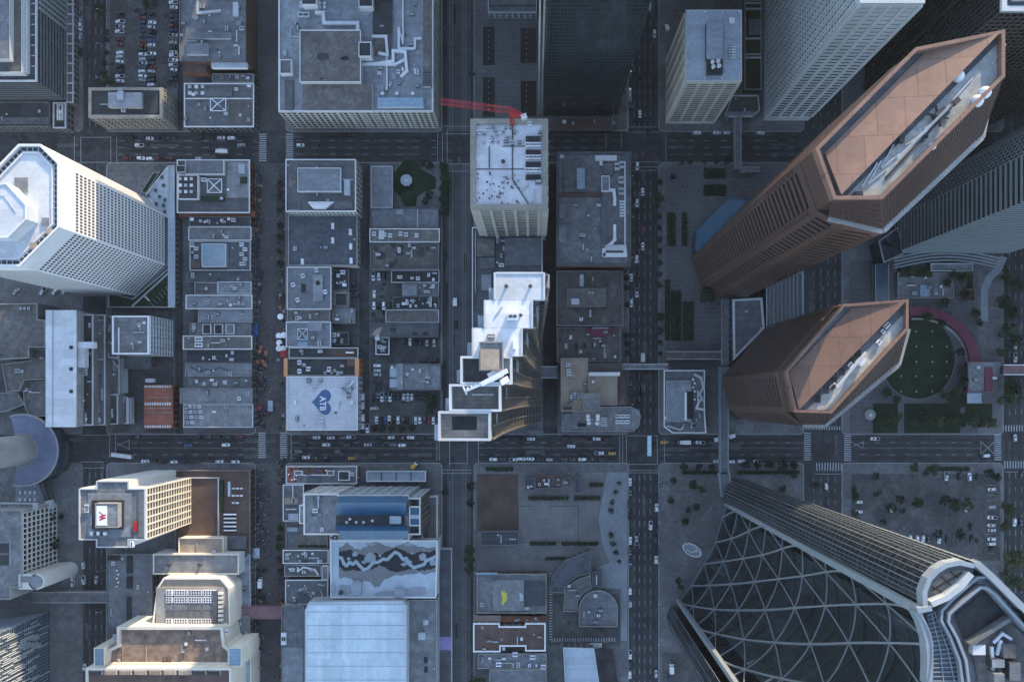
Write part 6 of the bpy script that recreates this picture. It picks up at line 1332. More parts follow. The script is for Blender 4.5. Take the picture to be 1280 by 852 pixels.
for k, (x0, y0, x1, y1) in enumerate(((1255, 806, 1270, 822), (1240, 824, 1256, 834), (1262, 828, 1276, 850), (1243, 842, 1256, 856))): block(root, 'plant_box', x0, y0, x1, y1, HB-5.3, 3+.5*k, ['concrete_dark', 'metaldark', 'metaldark', 'concrete_dark'][k], ['roof_brown', 'roof_blue', 'roof_slate', 'roof_grey'][k])
for pts in ([(1237, 808), (1240, 856)], [(1240, 800), (1250, 790), (1260, 796)], [(1248, 800), (1244, 815)]): duct(root, pts, HB-5.3, .9, 'metalpale', .6, 'pipe')
# ---- blocks added out of view, placed and sized to shade the streets
OUT = 'added shade blocks beyond the upper edge'
def far(x0, y0, x1, y1, h, m='concrete', lab=''):
    q = G([(x0, y0), (x1, y0), (x1, y1), (x0, y1)]); r = bld('shade_block', lab, q, h, 'glass', 'roof_grey', m, group=OUT); bands(r, q, 0, h-1.5, int(h/4), .45, .25, m)
FAR = FARLIST = [(10, -170, 100, -90, 62), (140, -190, 250, -90, 64), (262, -180, 312, -80, 60), (364, -170, 410, -80, 66), (414, -185, 548, -80, 132), (596, -190, 655, -85, 92), (664, -200, 782, -110, 116), (830, -200, 930, -70, 150), (936, -210, 1000, -140, 165), (1058, -210, 1150, -80, 168), (1156, -200, 1250, -80, 150), (1295, -200, 1400, -60, 150), (1410, -200, 1530, -60, 140), (1300, 0, 1440, 150, 130), (1450, 10, 1560, 160, 120), (1540, -190, 1660, -60, 130), (1300, 215, 1420, 330, 95), (1670, -180, 1800, -40, 130), (1580, 20, 1700, 160, 120)]
for k, (x0, y0, x1, y1, h) in enumerate(FAR): far(x0, y0, x1, y1, h, ['concrete', 'stone', 'palewall', 'bronze'][k % 4], f'banded {["grey", "stone", "pale", "bronze"][k % 4]} added shade block beyond the upper edge, {ORD[k]} from the car park side' )
# ================================================================ bridges between buildings
def bridge(label, a, c, z, w, m='palewall', roof='roof_grey', name='skywalk', hgt=3.2, glass=True):
    A = P(*a, z+hgt); B = P(*c, z+hgt); A.z = B.z = 0; d = (B-A); L_ = d.length; d.normalize(); n = Vector((-d.y, d.x, 0))*(w/2)
    r = empty(name, (A+B)/2, label, 'skywalk', 'covered bridges over the streets')
    b = MB(); b.prism(ccw([tuple((A-n).to_2d()), tuple((B-n).to_2d()), tuple((B+n).to_2d()), tuple((A+n).to_2d())]), z, z+hgt, 0, None, True); b.build('wall', 'glassblue', r)
    b = MB(); n2 = n*1.08; b.prism(ccw([tuple((A-n2).to_2d()), tuple((B-n2).to_2d()), tuple((B+n2).to_2d()), tuple((A+n2).to_2d())]), z+hgt+.01, z+hgt+.35, 0, None, True); b.build('roof', roof, r)
    b = MB()
    for s in (-1, 1): b.bar(A+n2*s+Vector((0, 0, z+hgt+.3)), B+n2*s+Vector((0, 0, z+hgt+.3)), .5, .7); b.bar(A+n2*s+Vector((0, 0, z)), B+n2*s+Vector((0, 0, z)), .4, .6)
    b.build('rail', m, r)
    return r
bridge('thin grey skywalk crossing the wide avenue beside the theatre roof', (776, 458), (835, 458), 5, 2.6)
bridge('short pale skywalk over the alley by the stepped tower', (676, 465), (697, 465), 5, 6, 'palewall', 'roof_blue')
bridge('slim skywalk crossing the upper street towards the tiled plaza', (922.5, 146), (922.5, 212), 5, 3.2, 'concrete', 'roof_slate')
bridge('short skywalk branch above the tiled plaza', (924, 212), (950, 212), 5, 2.4, 'concrete', 'roof_slate')
bridge('long brown covered walkway beside the low square building', (833, 444), (902, 444), 4, 4, 'concrete', 'roof_brown')
bridge('grey blue skywalk running beside the twin towers to the crescent tower', (905, 458), (905, 592), 5, 4.4, 'steelpale', 'roof_slate')
bridge('flared foot of the long skywalk at the crescent tower', (905, 590), (909, 620), 5, 5.6, 'steelpale', 'roof_slate')
bridge('pink ribbed footbridge over the pedestrian street', (289, 765), (352, 765), 5, 6.4, 'pinkpave', 'pinkpave', 'footbridge')
bridge('grey skywalk over the lower left avenue', (40, 746), (133, 746), 5, 5.6, 'concrete', 'roof_grey')
bridge('pale skywalk over the right hand avenue by the pink pavilion', (1254, 462), (1300, 462), 5, 5.2, 'white', 'pinkpave')
bridge('blue roofed glazed walkway between fluted tower and brown tower', (1102, 330), (1102, 378), 5, 7, 'steelpale', 'glassblue')
b = None
# ---------------------------------------------------------------- planters, hedges
def hedge(label, rect, h=1.1, nm='hedge', m='hedge', grp='clipped hedges and planting beds'):
    o = MB(); o.prism(R(*rect, h), .16, h); rs = random.Random(int(rect[0]*7+rect[1])); q = R(*rect, h); x0, x1 = min(p[0] for p in q), max(p[0] for p in q); y0, y1 = min(p[1] for p in q), max(p[1] for p in q)
    n = int(min(400, (x1-x0)*(y1-y0)*5))
    for k in range(n):
        x, y, s = rs.uniform(x0, x1), rs.uniform(y0, y1), rs.uniform(.2, .5); a = rs.uniform(0, 6.28); t = rs.uniform(-.7, .7)
        u = Vector((math.cos(a), math.sin(a), t))*s; v = Vector((-math.sin(a), math.cos(a), rs.uniform(-.7, .7)))*s; c = Vector((x, y, h+rs.uniform(-.1, .4))); o.face([c-u-v, c+u-v, c+u+v, c-u+v])
    r = o.build(nm, m); tag(r, label, 'hedge', grp)
for lab, rc in (('dark rectangular hedge bed at the top of the tiled plaza', (880, 210.5, 907, 222.5)), ('second hedge bed below the top bed of the tiled plaza', (880, 231, 907, 244)), ('long upright hedge strip on the avenue side of the tiled plaza', (834.5, 266, 844, 306.5)), ('narrow upright hedge strip inside the tiled plaza', (852.5, 266, 858.5, 307)),
                ('tall dark planting bed by the avenue, outermost of four', (831.5, 350, 837.5, 425)), ('dark planting bed with hedge blocks, second of four', (839, 363, 845, 425)), ('dark planting bed with hedge blocks, third of four', (846, 363, 851, 425)), ('slim dark planting bed, innermost of four', (854, 377, 867, 425)),
                ('slim hedge along the upper side of the school court', (661, 620, 710, 624.5)), ('short hedge beside the longer one above the court', (718, 620, 750, 624.5)), ('dark hedge along the lower side of the school court', (663, 677, 695, 681)), ('hedge under the lower court beside the forecourt', (702, 677, 748, 681)), ('short dark hedge in the school yard by the curved roof', (682, 696, 711, 699)), ('small dark hedge in the upper corner of the school yard', (737, 603.5, 753, 607.5)),
                ('black planter trough on the pavement above the brick terrace', (608, 584, 641, 588)), ('planting strip beside the tram street at the small square', (552, 214, 561, 268)), ('long hedge at the top edge of the crescent tower plaza', (853, 588.5, 898, 592)), ('long hedge behind the crescent tower beside the street', (922, 588, 1000, 592)), ('hedge along the street edge of the large car park', (1160, 583.5, 1212, 588))):
    hedge(lab, rc)
for j, (x0, y0, x1, y1) in enumerate(((603, 33, 619, 83), (603, 97, 619, 147), (650, 35, 671, 80), (650, 101, 671, 147))):
    r = empty('planter', P((x0+x1)/2, (y0+y1)/2), 'dark sunken planting bed with light bollards, ' + ['upper one by the tram street', 'lower one by the tram street', 'upper one by the dark glass tower', 'lower one by the dark glass tower'][j], 'planter', 'dark beds of the upper plaza')
    o = MB(); o.prism(R(x0, y0, x1, y1), .16, .5); o.build('bed', 'soil', r); o = MB(); o.ring(R(x0, y0, x1, y1), .3, .16, .6, 0, .02); o.build('kerb', 'concrete_dark', r)
    for k in range(6): o = MB(); c = P(x0+8, y0+6+7*k); o.tube((c.x, c.y, .5), (c.x, c.y, 1.3), .22, .22, 8); o.build('bollard', 'palewall', r)
# bow plaza light ring
r = empty('ring_sculpture', P(865, 687), 'white oval mesh sculpture on the crescent tower plaza', 'sculpture'); o = MB()
pts = [P(865+11*math.cos(a)+2*math.sin(a), 687+8*math.sin(a)+2.5*math.cos(a), .2) for a in [k*2*math.pi/32 for k in range(32)]]; o.face(pts); o.build('base', 'roof_pale', r); o = MB()
for k in range(32): u, v = pts[k], pts[(k+1) % 32]; o.bar((u.x, u.y, .6), (v.x, v.y, .6), .5, .8)
o.build('rim', 'white', r); o = MB()
for a, c in (((858, 686), (863, 690)), ((863, 690), (872, 688)), ((872, 688), (870, 684))): o.bar(P(*a, .6), P(*c, .6), .5, .8)
o.build('arm', 'white', r)
r = empty('sculpture_base', P(1087, 518), 'round white stone fountain beside the half shaded brown tower', 'fountain'); o = MB(); c = P(1087, 518); o.tube((c.x, c.y, .16), (c.x, c.y, 1.2), 3.2, 3.2, 20); o.build('basin', 'concrete', r); o = MB(); o.tube((c.x, c.y, 1.2), (c.x, c.y, 2.4), 1.2, .9, 12); o.build('stone', 'white', r)
r = empty('square_octagon', P(509, 227), 'white octagonal pavilion roof on the small green square', 'pavilion'); o = MB(); q = G([(509+7.6*math.cos(math.radians(22.5+45*k)), 227+7.6*math.sin(math.radians(22.5+45*k))) for k in range(8)]); o.prism(q, 3, 3.4, 0, None, True); o.build('roof', 'roof_pale', r); o = MB(); [o.tube((p[0]*.9+P(509, 227).x*.1, p[1]*.9+P(509, 227).y*.1, .15), (p[0]*.9+P(509, 227).x*.1, p[1]*.9+P(509, 227).y*.1, 3), .12, .12, 6) for p in q]; o.build('post', 'palewall', r, kind='stuff'); o = MB(); o.tube((*P(509, 227).to_2d(), 3.4), (*P(509, 227).to_2d(), 4.2), 1, .3, 8); o.build('finial', 'white', r)
sheet('square_lawn', 'lawn', [Q([(492, 218), (500, 207), (505, 200), (520, 200), (527, 212), (545, 222), (545, 236), (530, 240), (522, 246), (520, 258), (506, 258), (500, 246), (492, 238)])], .164)
# ================================================================ vehicles
CARCOL = {'w': ('white', (.62, .65, .68)), 's': ('silver', (.36, .39, .42)), 'g': ('grey', (.14, .15, .165)), 'k': ('black', (.026, .028, .032)), 'r': ('dark red', (.13, .022, .025)), 'b': ('blue', (.035, .085, .20)), 'n': ('navy blue', (.025, .038, .075)), 't': ('teal', (.03, .13, .14)), 'y': ('yellow', (.55, .30, .03))}
for k, (nm, c) in CARCOL.items(): mat('paint_'+k, c, .35, .04, spec=.55)
mat('carglass', (.012, .015, .018), .1, .05, spec=.7)
def car_meshes(kind, col):
    L_, W, hb, hr = {'sedan': (4.7, 1.85, .95, 1.42), 'hatch': (4.3, 1.82, 1.0, 1.5), 'suv': (4.9, 1.95, 1.1, 1.75), 'pickup': (5.6, 2.0, 1.1, 1.8), 'van': (5.6, 2.1, 1.3, 2.2)}[kind]
    b = MB(); l, w = L_/2, W/2
    out = lambda s, f=0: [(-l*s+f, -w*s*.72), (-l*s+.35+f, -w*s), (l*s-.5, -w*s), (l*s, -w*s*.66), (l*s, w*s*.66), (l*s-.5, w*s), (-l*s+.35+f, w*s), (-l*s+f, w*s*.72)]
    b.loft(out(.97), .28, out(1), .55); b.loft(out(1), .55, out(.955), hb-.02, cap=True)
    c0, c1, r0, r1 = {'sedan': (-1.65, 1.05, -.95, .35), 'hatch': (-2.0, .95, -1.6, .3), 'suv': (-2.3, 1.15, -2.0, .5), 'pickup': (-.55, 1.35, -.35, .75), 'van': (-2.6, 1.75, -2.5, 1.1)}[kind]
    cw = w*.9; rw = w*.74
    g = MB(); lo4 = [(c0, -cw), (c1, -cw), (c1, cw), (c0, cw)]; hi4 = [(r0, -rw), (r1, -rw), (r1, rw), (r0, rw)]
    g.loft(lo4, hb-.03, hi4, hr-.04)
    b.prism([(r0-.03, -rw-.02), (r1+.03, -rw-.02), (r1+.03, rw+.02), (r0-.03, rw+.02)], hr-.04, hr+.02)
    for s in (-1, 1):
        for lo_, hi_ in ((lo4[0], hi4[0]), (lo4[1], hi4[1])): b.bar((lo_[0], s*cw, hb-.03), (hi_[0], s*rw, hr-.02), .09, .09)
    if kind == 'pickup':
        b.box(-l+.2, -.6, -w*.8, w*.8, hb-.01, hb+.0, 1); b.box(-l+.05, -l+.18, -w*.9, w*.9, hb-.02, hb+.25); [b.box(-l+.1, -.6, s*w*.86-.06, s*w*.86+.06, hb-.02, hb+.25) for s in (-1, 1)]
    for sx in (-l*.62, l*.62):
        for sy in (-w*.93, w*.93): b.tube((sx, sy-.11, .32), (sx, sy+.11, .32), .33, .33, 12, 1)
    for s in (-1, 1): b.box(c1-.35, c1-.15, s*(w+.02)-.1, s*(w+.02)+.1, hb-.05, hb+.1)
    if col == 'y': b.box(-.45, -.15, -.35, .35, hr+.02, hr+.16, 2)
    return b.mesh('car', ['paint_'+col, 'tyre', 'white']), g.mesh('window', ['carglass'])
CARM = {}
def car(px, py, heading, col, kind, label, group, z=.05, name='parked_car', cat='car', nwin=True):
    if (kind, col) not in CARM: CARM[(kind, col)] = car_meshes(kind, col)
    bm_, gm = CARM[(kind, col)]; rs = random.Random(px*31+py)
    o = place(bm_, name, None, P(px, py, z), heading+rs.uniform(-.04, .04)); o['_o'] = (0, 0, 0); tag(o, label, cat, group)
    w = bpy.data.objects.new('window', gm); COL.objects.link(w); w.parent = o
    return o
KN = {'sedan': 'sedan', 'hatch': 'hatchback', 'suv': 'estate car', 'pickup': 'pickup truck', 'van': 'van'}
def row(where, group, items, axis, const, head, z=.05, start='from the top', flip=.5):
    rs = random.Random(where)
    for i, (pos, col) in enumerate(items):
        kind = rs.choice(['sedan', 'sedan', 'hatch', 'suv', 'suv', 'pickup'])
        x, y = (const, pos) if axis == 'y' else (pos, const)
        x += rs.uniform(-.5, .5) if axis == 'y' else 0; y += rs.uniform(-.5, .5) if axis == 'x' else 0
        h = head+(math.pi if rs.random() < flip else 0)
        car(x, y, h, col, 'sedan' if col == 'y' else kind, f'{"yellow taxi" if col == "y" else CARCOL[col][0]+" "+KN[kind]}, {ORD[i]} {start} {where}', group, z)
def IT(s): return [(float(t[:-1]), t[-1]) for t in s.split()]
H, V = 0., math.pi/2
A_ = 'cars in the full upper car park'
row('in the entrance column of the car park', A_, IT('19k 28w 34s 40w 50r 56r 67w 72s 78w 84k 90k 96w 102w'), 'y', 151, H, .17)
row('in the outer half of the double column', A_, IT('18k 23r 29n 34n 40n 46n 52r 58r 63k 69w 75s 80s 85n 90w 96w 101s'), 'y', 179, H, .17)
row('in the inner half of the double column', A_, IT('19k 29w 35s 41k 46n 52b 57w 68w 74k 80k 85r 90s 96k 101k 107w'), 'y', 190.5, H, .17)
row('in the column beside the brick wall', A_, IT('4w 10w 16k 22n 28k 33r 39n 45s 54s 60k 66s 70w 76w 82w 88w 95k 100k'), 'y', 217.5, H, .17)
K_ = 'cars parked along the kerbs'
row('along the kerb below the dark banded tower', K_, IT('18g 26s 34w 47s 66k'), 'y', 101.5, V)
row('in the upper street kerb row near the stone building', K_, IT('156k 164k 178n 188w 197k 208k 217k'), 'x', 173.5, H, start='along')
row('in the upper street kerb row near the pyramid roof light', K_, IT('250k 263k 277w 290w'), 'x', 173, H, start='along')
row('in the kerb row opposite the stone building', K_, IT('160r 177w 188w 200r 212r 249s'), 'x', 198.5, H, start='along')
row('in the kerb row below the department store', K_, IT('410k 424k 438k'), 'x', 170, H, start='along')
row('in the kerb row below the ribbed cream tower', K_, IT('871w 896w 908w 950w'), 'x', 166.5, H, start='along')
T_R = 'cars driving on the streets'
row('on the upper street beside the stone building', T_R, IT('175w 302s 376w 396k'), 'x', 182, H, start='along')
row('at the kerb beside the dark glass tower', K_, IT('75w 93k 115w 124s 133k'), 'y', 787.5, V)
row('on the wide avenue above the upper crossing', T_R, IT('96k 143w'), 'y', 800, V)
row('at the far kerb above the upper crossing', K_, IT('22k 43w 55k'), 'y', 817.5, V)
row('in the middle lane below the upper crossing', T_R, IT('193r 240w 288r 308w'), 'y', 803.5, V)
row('in the second lane beside the white curling ducts', T_R, IT('208w 254w 324w 366w'), 'y', 796, V)
row('in the far lane beside the tiled plaza', T_R, IT('168k 312k 357k 412k 470k'), 'y', 810, V)
row('at the kerb beside the brown grey parkade', K_, IT('347w 367k 379w 414k 427k 438k'), 'y', 789, V)
row('at the kerb beside the concrete terrace', K_, IT('467k 478k 489k 499k 509k'), 'y', 787.5, V)
row('at the kerb beside the school forecourt', K_, IT('602w 615k 629k 643k 675w 689k 703n 738w 754s 817w 829k 842w'), 'y', 787.5, V)
row('in a moving lane beside the school forecourt', T_R, IT('675s'), 'y', 795.5, V); row('in a moving lane beside the crescent tower plaza', T_R, IT('656w'), 'y', 813.5, V)
row('at the kerb beside the crescent tower plaza', K_, IT('602k 620k 634w 660k 673n 687k 699w 841s'), 'y', 820, V)
row('in the kerb row below the grey corner roof', K_, IT('171k 251k 261k 272k 284k 300r'), 'x', 545.5, H, start='along')
row('on the lower street near the hotel tower', T_R, IT('236b 283w'), 'x', 556, H, start='along')
row('in the kerb row above the hotel terrace', K_, IT('182w 193k 204k 218w 229k 239k 248k 275w 295w'), 'x', 576.5, H, start='along')
row('in the kerb row below the heart roof', K_, IT('387k 396w 414w 429g 439w 478k 489w 502k 514w 527k 539k'), 'x', 546.3, H, start='along')
row('in the second lane below the heart roof', T_R, IT('380k 408w 434k 460s 477k 492g 503w'), 'x', 556, H, start='along')
row('in the third lane below the heart roof', T_R, IT('374g 425g'), 'x', 563.8, H, start='along')
row('in the kerb row above the colourful roof patio', K_, IT('371k 383w 394k 406k 440y'), 'x', 571.8, H, start='along')
row('in the kerb row below the stepped tower', K_, IT('632k 648k 664w 706k 720k 733k 746w 760k'), 'x', 548.5, H, start='along')
row('on the lower street below the concrete terrace', T_R, IT('714w'), 'x', 557.3, H, start='along'); row('in the queue before the avenue crossing', T_R, IT('731k 749w 765y'), 'x', 566, H, start='along')
row('in the kerb row above the school yard', K_, IT('617w 629k 642w 652w 663w 675k 687s 705k 716k 728w 742k 753k'), 'x', 573.5, H, start='along')
row('on the street below the low square building', T_R, IT('830y 875w 863k'), 'x', 552.5, H, start='along'); row('in the kerb row above the crescent tower plaza', K_, IT('896w 914w 926w 946w'), 'x', 576.3, H, start='along')
row('on the street below the oval lawn', T_R, IT('1093w'), 'x', 548, H, start='along'); row('waiting at the right end of that street', T_R, IT('1232w'), 'x', 569, H, start='along')
row('on the avenue beside the pink pavilion', T_R, IT('432w 447w 547w'), 'y', 1268, V); row('on the avenue beside the large car park', T_R, IT('652w 834s'), 'y', 1267, V); row('in the outer lane by the large lot', T_R, IT('592n 652k 732k'), 'y', 1275.5, V); row('on the avenue behind the crescent tower', T_R, IT('607w'), 'y', 1032, V+.15)
B_l = 'cars in the rear car parks'
row('in the small yard below the mottled roof', B_l, IT('467w 474w 480k'), 'x', 345.5, V, .17, 'along'); row('beside the plant box roof', B_l, IT('368w'), 'y', 468.3, V, .17); row('in the yard beside the brown roof', B_l, IT('468w 474k 480w 486k'), 'x', 382, V, .17, 'along')
row('in the yard below the grey metal roof', B_l, IT('506k 513w 520k 526k 534s 543s'), 'x', 428, V, .17, 'along'); row('in the line above the dark flat roof', B_l, IT('529k 543k'), 'x', 450, H, .17, 'along')
row('in the bay beside the white canopies', B_l, IT('457w 463s 468s 478k 485n'), 'y', 472.5, H, .17)
row('in the upper row of the tree lined car park', B_l, IT('467k 473g 478w 483t 488w 493k 499k 505w 510w 515w 521k 526k 531k'), 'x', 496.5, V, .17, 'along')
row('in the lower row of the tree lined car park', B_l, IT('471w 477k 482b 487w 493k 498w 504k 509k 520w 525w 531k 537r 542w'), 'x', 525, V, .17, 'along'); row('alone in the lane of the tree lined car park', B_l, IT('468w'), 'x', 510, H, .17, 'along')
row('in the alley beside the heart roof', B_l, IT('535w'), 'y', 460, V, .17); row('in the alley beside the lean to roof', B_l, IT('355k 362k 369k'), 'y', 444, H, .17)
E_l = 'cars in the large car park by the crescent tower'
row('in the top row of the large car park', E_l, IT('1182w 1199k 1211w 1221k'), 'x', 595, V, .17, 'along'); row('on the avenue side of the large car park', E_l, IT('627w 639w'), 'y', 1073, H, .17); row('standing in the middle of the large car park', E_l, IT('1114w 1207w 1194k'), 'x', 634, V, .17, 'along')
row('in the far column by the crescent tower', E_l, IT('611w 633s 646w 656w 662w 673w 679w 685k'), 'y', 1239, H, .17); row('in the bottom row of the large car park', E_l, IT('1137w 1146w 1153w 1160k 1173w 1183k 1201k 1213k'), 'x', 672.5, V, .17, 'along'); row('in the lane of the large car park', E_l, IT('1213k'), 'x', 657, V, .17, 'along')
row('beside the pale trapezoid roof', B_l, IT('707w 721k'), 'x', 805.5, H, .17, 'along'); row('in the small lot below the crescent tower plaza', B_l, IT('836n'), 'x', 846, V, .17, 'along')
row('on the lower left avenue', T_R, IT('706w 724w'), 'y', 105, V); row('in the second lane of the lower left avenue', T_R, IT('727k'), 'y', 115, V); row('in the third lane of the lower left avenue', T_R, IT('724s'), 'y', 121.5, V); row('at the kerb of the lower left avenue', K_, IT('711w 720w 728w'), 'y', 92, V, .17); row('near the bottom edge on the lower left avenue', T_R, IT('833w'), 'y', 107, V)
row('on the tram street by the upper plaza', T_R, IT('92k'), 'y', 590, H)
row('in the yard below the pierced tower', B_l, IT('21s 55w 70w 82w'), 'x', 364, .8, .17, 'along')
def lorry(px, py, h, label, L_=8, col='white', cat='truck', nm='delivery_truck', z=.05):
    r = empty(nm, P(px, py, z), label, cat); r.rotation_euler = (0, 0, h); b = MB(); b.box(-L_/2, L_/2-2.2, -1.2, 1.2, .8, 3.2); o = bpy.data.objects.new('cargo_box', b.mesh('cargo_box', [col])); COL.objects.link(o); o.parent = r
    b = MB(); b.loft([(L_/2-2.1, -1.1), (L_/2, -1.1), (L_/2, 1.1), (L_/2-2.1, 1.1)], .5, [(L_/2-2.1, -1.1), (L_/2-.1, -1.05), (L_/2-.1, 1.05), (L_/2-2.1, 1.1)], 1.5); b.loft([(L_/2-2.1, -1.1), (L_/2-.1, -1.05), (L_/2-.1, 1.05), (L_/2-2.1, 1.1)], 1.5, [(L_/2-2.0, -1), (L_/2-.8, -1), (L_/2-.8, 1), (L_/2-2.0, 1)], 2.5, 0, True); o = bpy.data.objects.new('cab', b.mesh('cab', ['paint_w'])); COL.objects.link(o); o.parent = r
    b = MB(); b.face([(L_/2-.08, -1, 1.55), (L_/2-.08, 1, 1.55), (L_/2-.76, .92, 2.45), (L_/2-.76, -.92, 2.45)]); o = bpy.data.objects.new('windscreen', b.mesh('windscreen', ['carglass'])); COL.objects.link(o); o.parent = r
    b = MB()
    for x in (-L_/2+1.2, L_/2-1.1):
        for y in (-1.05, 1.05): b.tube((x, y-.15, .48), (x, y+.15, .48), .48, .48, 12)
    o = bpy.data.objects.new('wheel', b.mesh('wheel', ['tyre'])); COL.objects.link(o); o.parent = r; o['kind'] = 'stuff'
lorry(278, 190.5, math.pi-.05, 'white box truck on the upper street near the roof garden', 8); lorry(189, 475.5, math.pi, 'white box truck in the loading yard above the rust red ribbed roof', 6.5)
lorry(803, 446, V, 'white box truck driving up to the thin skywalk', 6); lorry(745, 805, 0, 'white truck beside the school yard fence stripes', 8.4, 'metalpale'); lorry(839, 833, V, 'white truck in the small lot under the crescent tower', 6.6)
lorry(855, 552.5, math.pi, 'long white truck below the low square building', 7.2); lorry(897, 548.5, .25, 'tilted white truck on the outer side of the long skywalk', 4.6); lorry(915, 544.5, .25, 'tilted white truck on the inner side of the long skywalk', 4.6); lorry(569.2, 377, V, 'white truck on the tram street beside the stepped tower', 5.6)
lorry(833, 36, V+.2, 'white truck parked on the pavement by the ribbed cream tower', 4.4, z=.17); lorry(326.5, 727, V, 'white truck on the pedestrian street above the pink footbridge', 6.2); lorry(454, 495, V, 'white truck in the alley beside the heart roof, topmost', 4.6, z=.17); lorry(454, 506, V, 'white truck in the alley beside the heart roof, middle', 5, z=.17); lorry(454, 521, V, 'white truck in the alley beside the heart roof, third down', 5, z=.17); lorry(454, 531.5, V, 'white truck in the alley beside the heart roof, lowest', 4.2, z=.17); lorry(518.8, 580.5, -.3-V/2*0+1.1, 'orange yellow truck turning below the car park', 5, 'paint_y')
def bus(px, py, h, label, col='palewall'):
    r = empty('city_bus', P(px, py, .05), label, 'bus', 'buses on the streets'); r.rotation_euler = (0, 0, h); b = MB()
    prof = lambda s: [(-6.1*s, -1.22*s), (5.8*s, -1.22*s), (6.1*s, -.9*s), (6.1*s, .9*s), (5.8*s, 1.22*s), (-6.1*s, 1.22*s)]
    b.prism(prof(1), .35, 2.9, 0, None, True); b.loft(prof(1), 2.9, [(x*.985, y*.93) for x, y in prof(1)], 3.15, 0, True)
    def ch(nm, bb, m, k=None):
        o = bpy.data.objects.new(nm, bb.mesh(nm, [m])); COL.objects.link(o); o.parent = r
        if k: o['kind'] = k
    ch('body', b, col); b = MB(); b.ring(ccw(prof(1)), .05, 1.4, 2.5, 0, .03); ch('window', b, 'carglass'); b = MB(); b.box(-4, -1, -.8, .8, 3.15, 3.4); b.box(1.5, 3.2, -.7, .7, 3.15, 3.35); ch('roof_unit', b, 'metalpale'); b = MB()
    for x in (-3.6, 3.6):
        for y in (-1.1, 1.1): b.tube((x, y-.15, .5), (x, y+.15, .5), .5, .5, 12)
    ch('wheel', b, 'tyre', 'stuff')
mat('busroof', (.40, .60, .70), .5, .05)
bus(811, 556.5, V, 'pale blue city bus crossing the junction below the concrete terrace', 'busroof'); bus(810.5, 3, V, 'white city bus on the wide avenue at the top edge', 'roof_pale'); bus(154.5, 569, -.13, 'white city bus above the hotel tower', 'white')
r = empty('bus_shelter', P(669, 541), 'grey bus shelter roof on the pavement below the stepped tower', 'shelter'); b = MB(); b.prism(R(659, 537.5, 679, 544, 2.8), 2.6, 2.8, 0, None, True); b.build('roof', 'roof_slate', r); b = MB(); [b.tube((P(x, y).x, P(x, y).y, .15), (P(x, y).x, P(x, y).y, 2.6), .07, .07, 6) for x in (660, 669, 678) for y in (538, 543.4)]; b.build('post', 'metal', r, kind='stuff')
# ================================================================ trees
def tree_mesh(seed, h, rad, n, flat=.8):
    rs = random.Random(seed); t = MB(); pts = [Vector((0, 0, 0)), Vector((rs.uniform(-.1, .1), rs.uniform(-.1, .1), h*.3)), Vector((rs.uniform(-.3, .3), rs.uniform(-.3, .3), h*.55))]
    for i in range(2): t.tube(pts[i], pts[i+1], .24-.06*i, .18-.06*i, 8)
    lobes = []
    for k in range(6):
        a = k*1.05+rs.uniform(-.3, .3); d = rad*rs.uniform(.3, .8); e = Vector((d*math.cos(a), d*math.sin(a), h*rs.uniform(.52, .78))); t.tube(pts[1]+(pts[2]-pts[1])*rs.random(), e, .1, .04, 6); lobes.append((e, rad*rs.uniform(.22, .5)))
    lobes.append((Vector((0, 0, h*.86)), rad*.42)); c = MB()
    for k in range(n):
        e, r_ = rs.choice(lobes); d = Vector((rs.gauss(0, 1), rs.gauss(0, 1), rs.gauss(0, 1))).normalized()*(r_*rs.random()**.4); d.z *= flat; p = e+d; s = rs.uniform(.16, .38)*rad/3.2
        u = Vector((rs.gauss(0, 1), rs.gauss(0, 1), rs.gauss(0, .5))).normalized()*s; v = u.cross(Vector((rs.gauss(0, 1), rs.gauss(0, 1), rs.gauss(0, 1)))).normalized()*s*rs.uniform(.6, 1); c.face([p-u, p-v*.7, p+u, p+v*.7])
    return t, c
TREES = []
for i, (m, h, rad, n) in enumerate((('leaf_mid', 9, 4, 1500), ('leaf_dark', 9, 4, 1500), ('leaf_olive', 8, 4, 1300), ('leaf_black', 7, 4, 1000), ('leaf_mid', 10, 4, 1700))):
    t, c = tree_mesh(40+i, h, rad, n); TREES.append((t.mesh('trunk', ['bark']), c.mesh('crown', [m])))
TCOL = ['leafy green tree', 'dark green tree', 'olive green tree', 'small dark tree', 'dense green tree']
def tree(px, py, rpx, k, label, group, z=.15):
    s = rpx*GS/3.7; rs = random.Random(px*13+py*7); r = empty('street_tree', P(px, py, z), label, 'tree', group); r.rotation_euler = (0, 0, rs.uniform(0, 6.28)); r.scale = (s, s, max(s, .55)*rs.uniform(.85, 1.05))
    for nm, me in zip(('trunk', 'crown'), TREES[k]): o = bpy.data.objects.new(nm, me); COL.objects.link(o); o.parent = r
def trees(where, group, pts, start='along', z=.15):
    for i, (x, y, rr, k) in enumerate(pts): tree(x, y, rr, k, f'{TCOL[k]}, {ORD[i]} {start} {where}', group, z)
trees('the tram street edge of the small square', 'trees of the small square', [(556, 213, 7, 1), (557, 226, 8, 0), (556, 239, 8, 1), (557, 252, 7, 1), (556, 263, 6, 1)]); trees('the lawn of the small square', 'trees of the small square', [(538, 211, 6, 1), (529, 206, 5, 3), (537, 246, 6, 3), (533, 254, 5, 1)])
trees('the tram street below the school terrace', 'trees along the tram street', [(589, 607, 6, 3), (589, 628, 6, 3), (589, 685, 7, 1), (589, 697, 8, 1), (589, 708, 7, 1), (598, 848, 9, 0), (557, 615, 5, 3)])
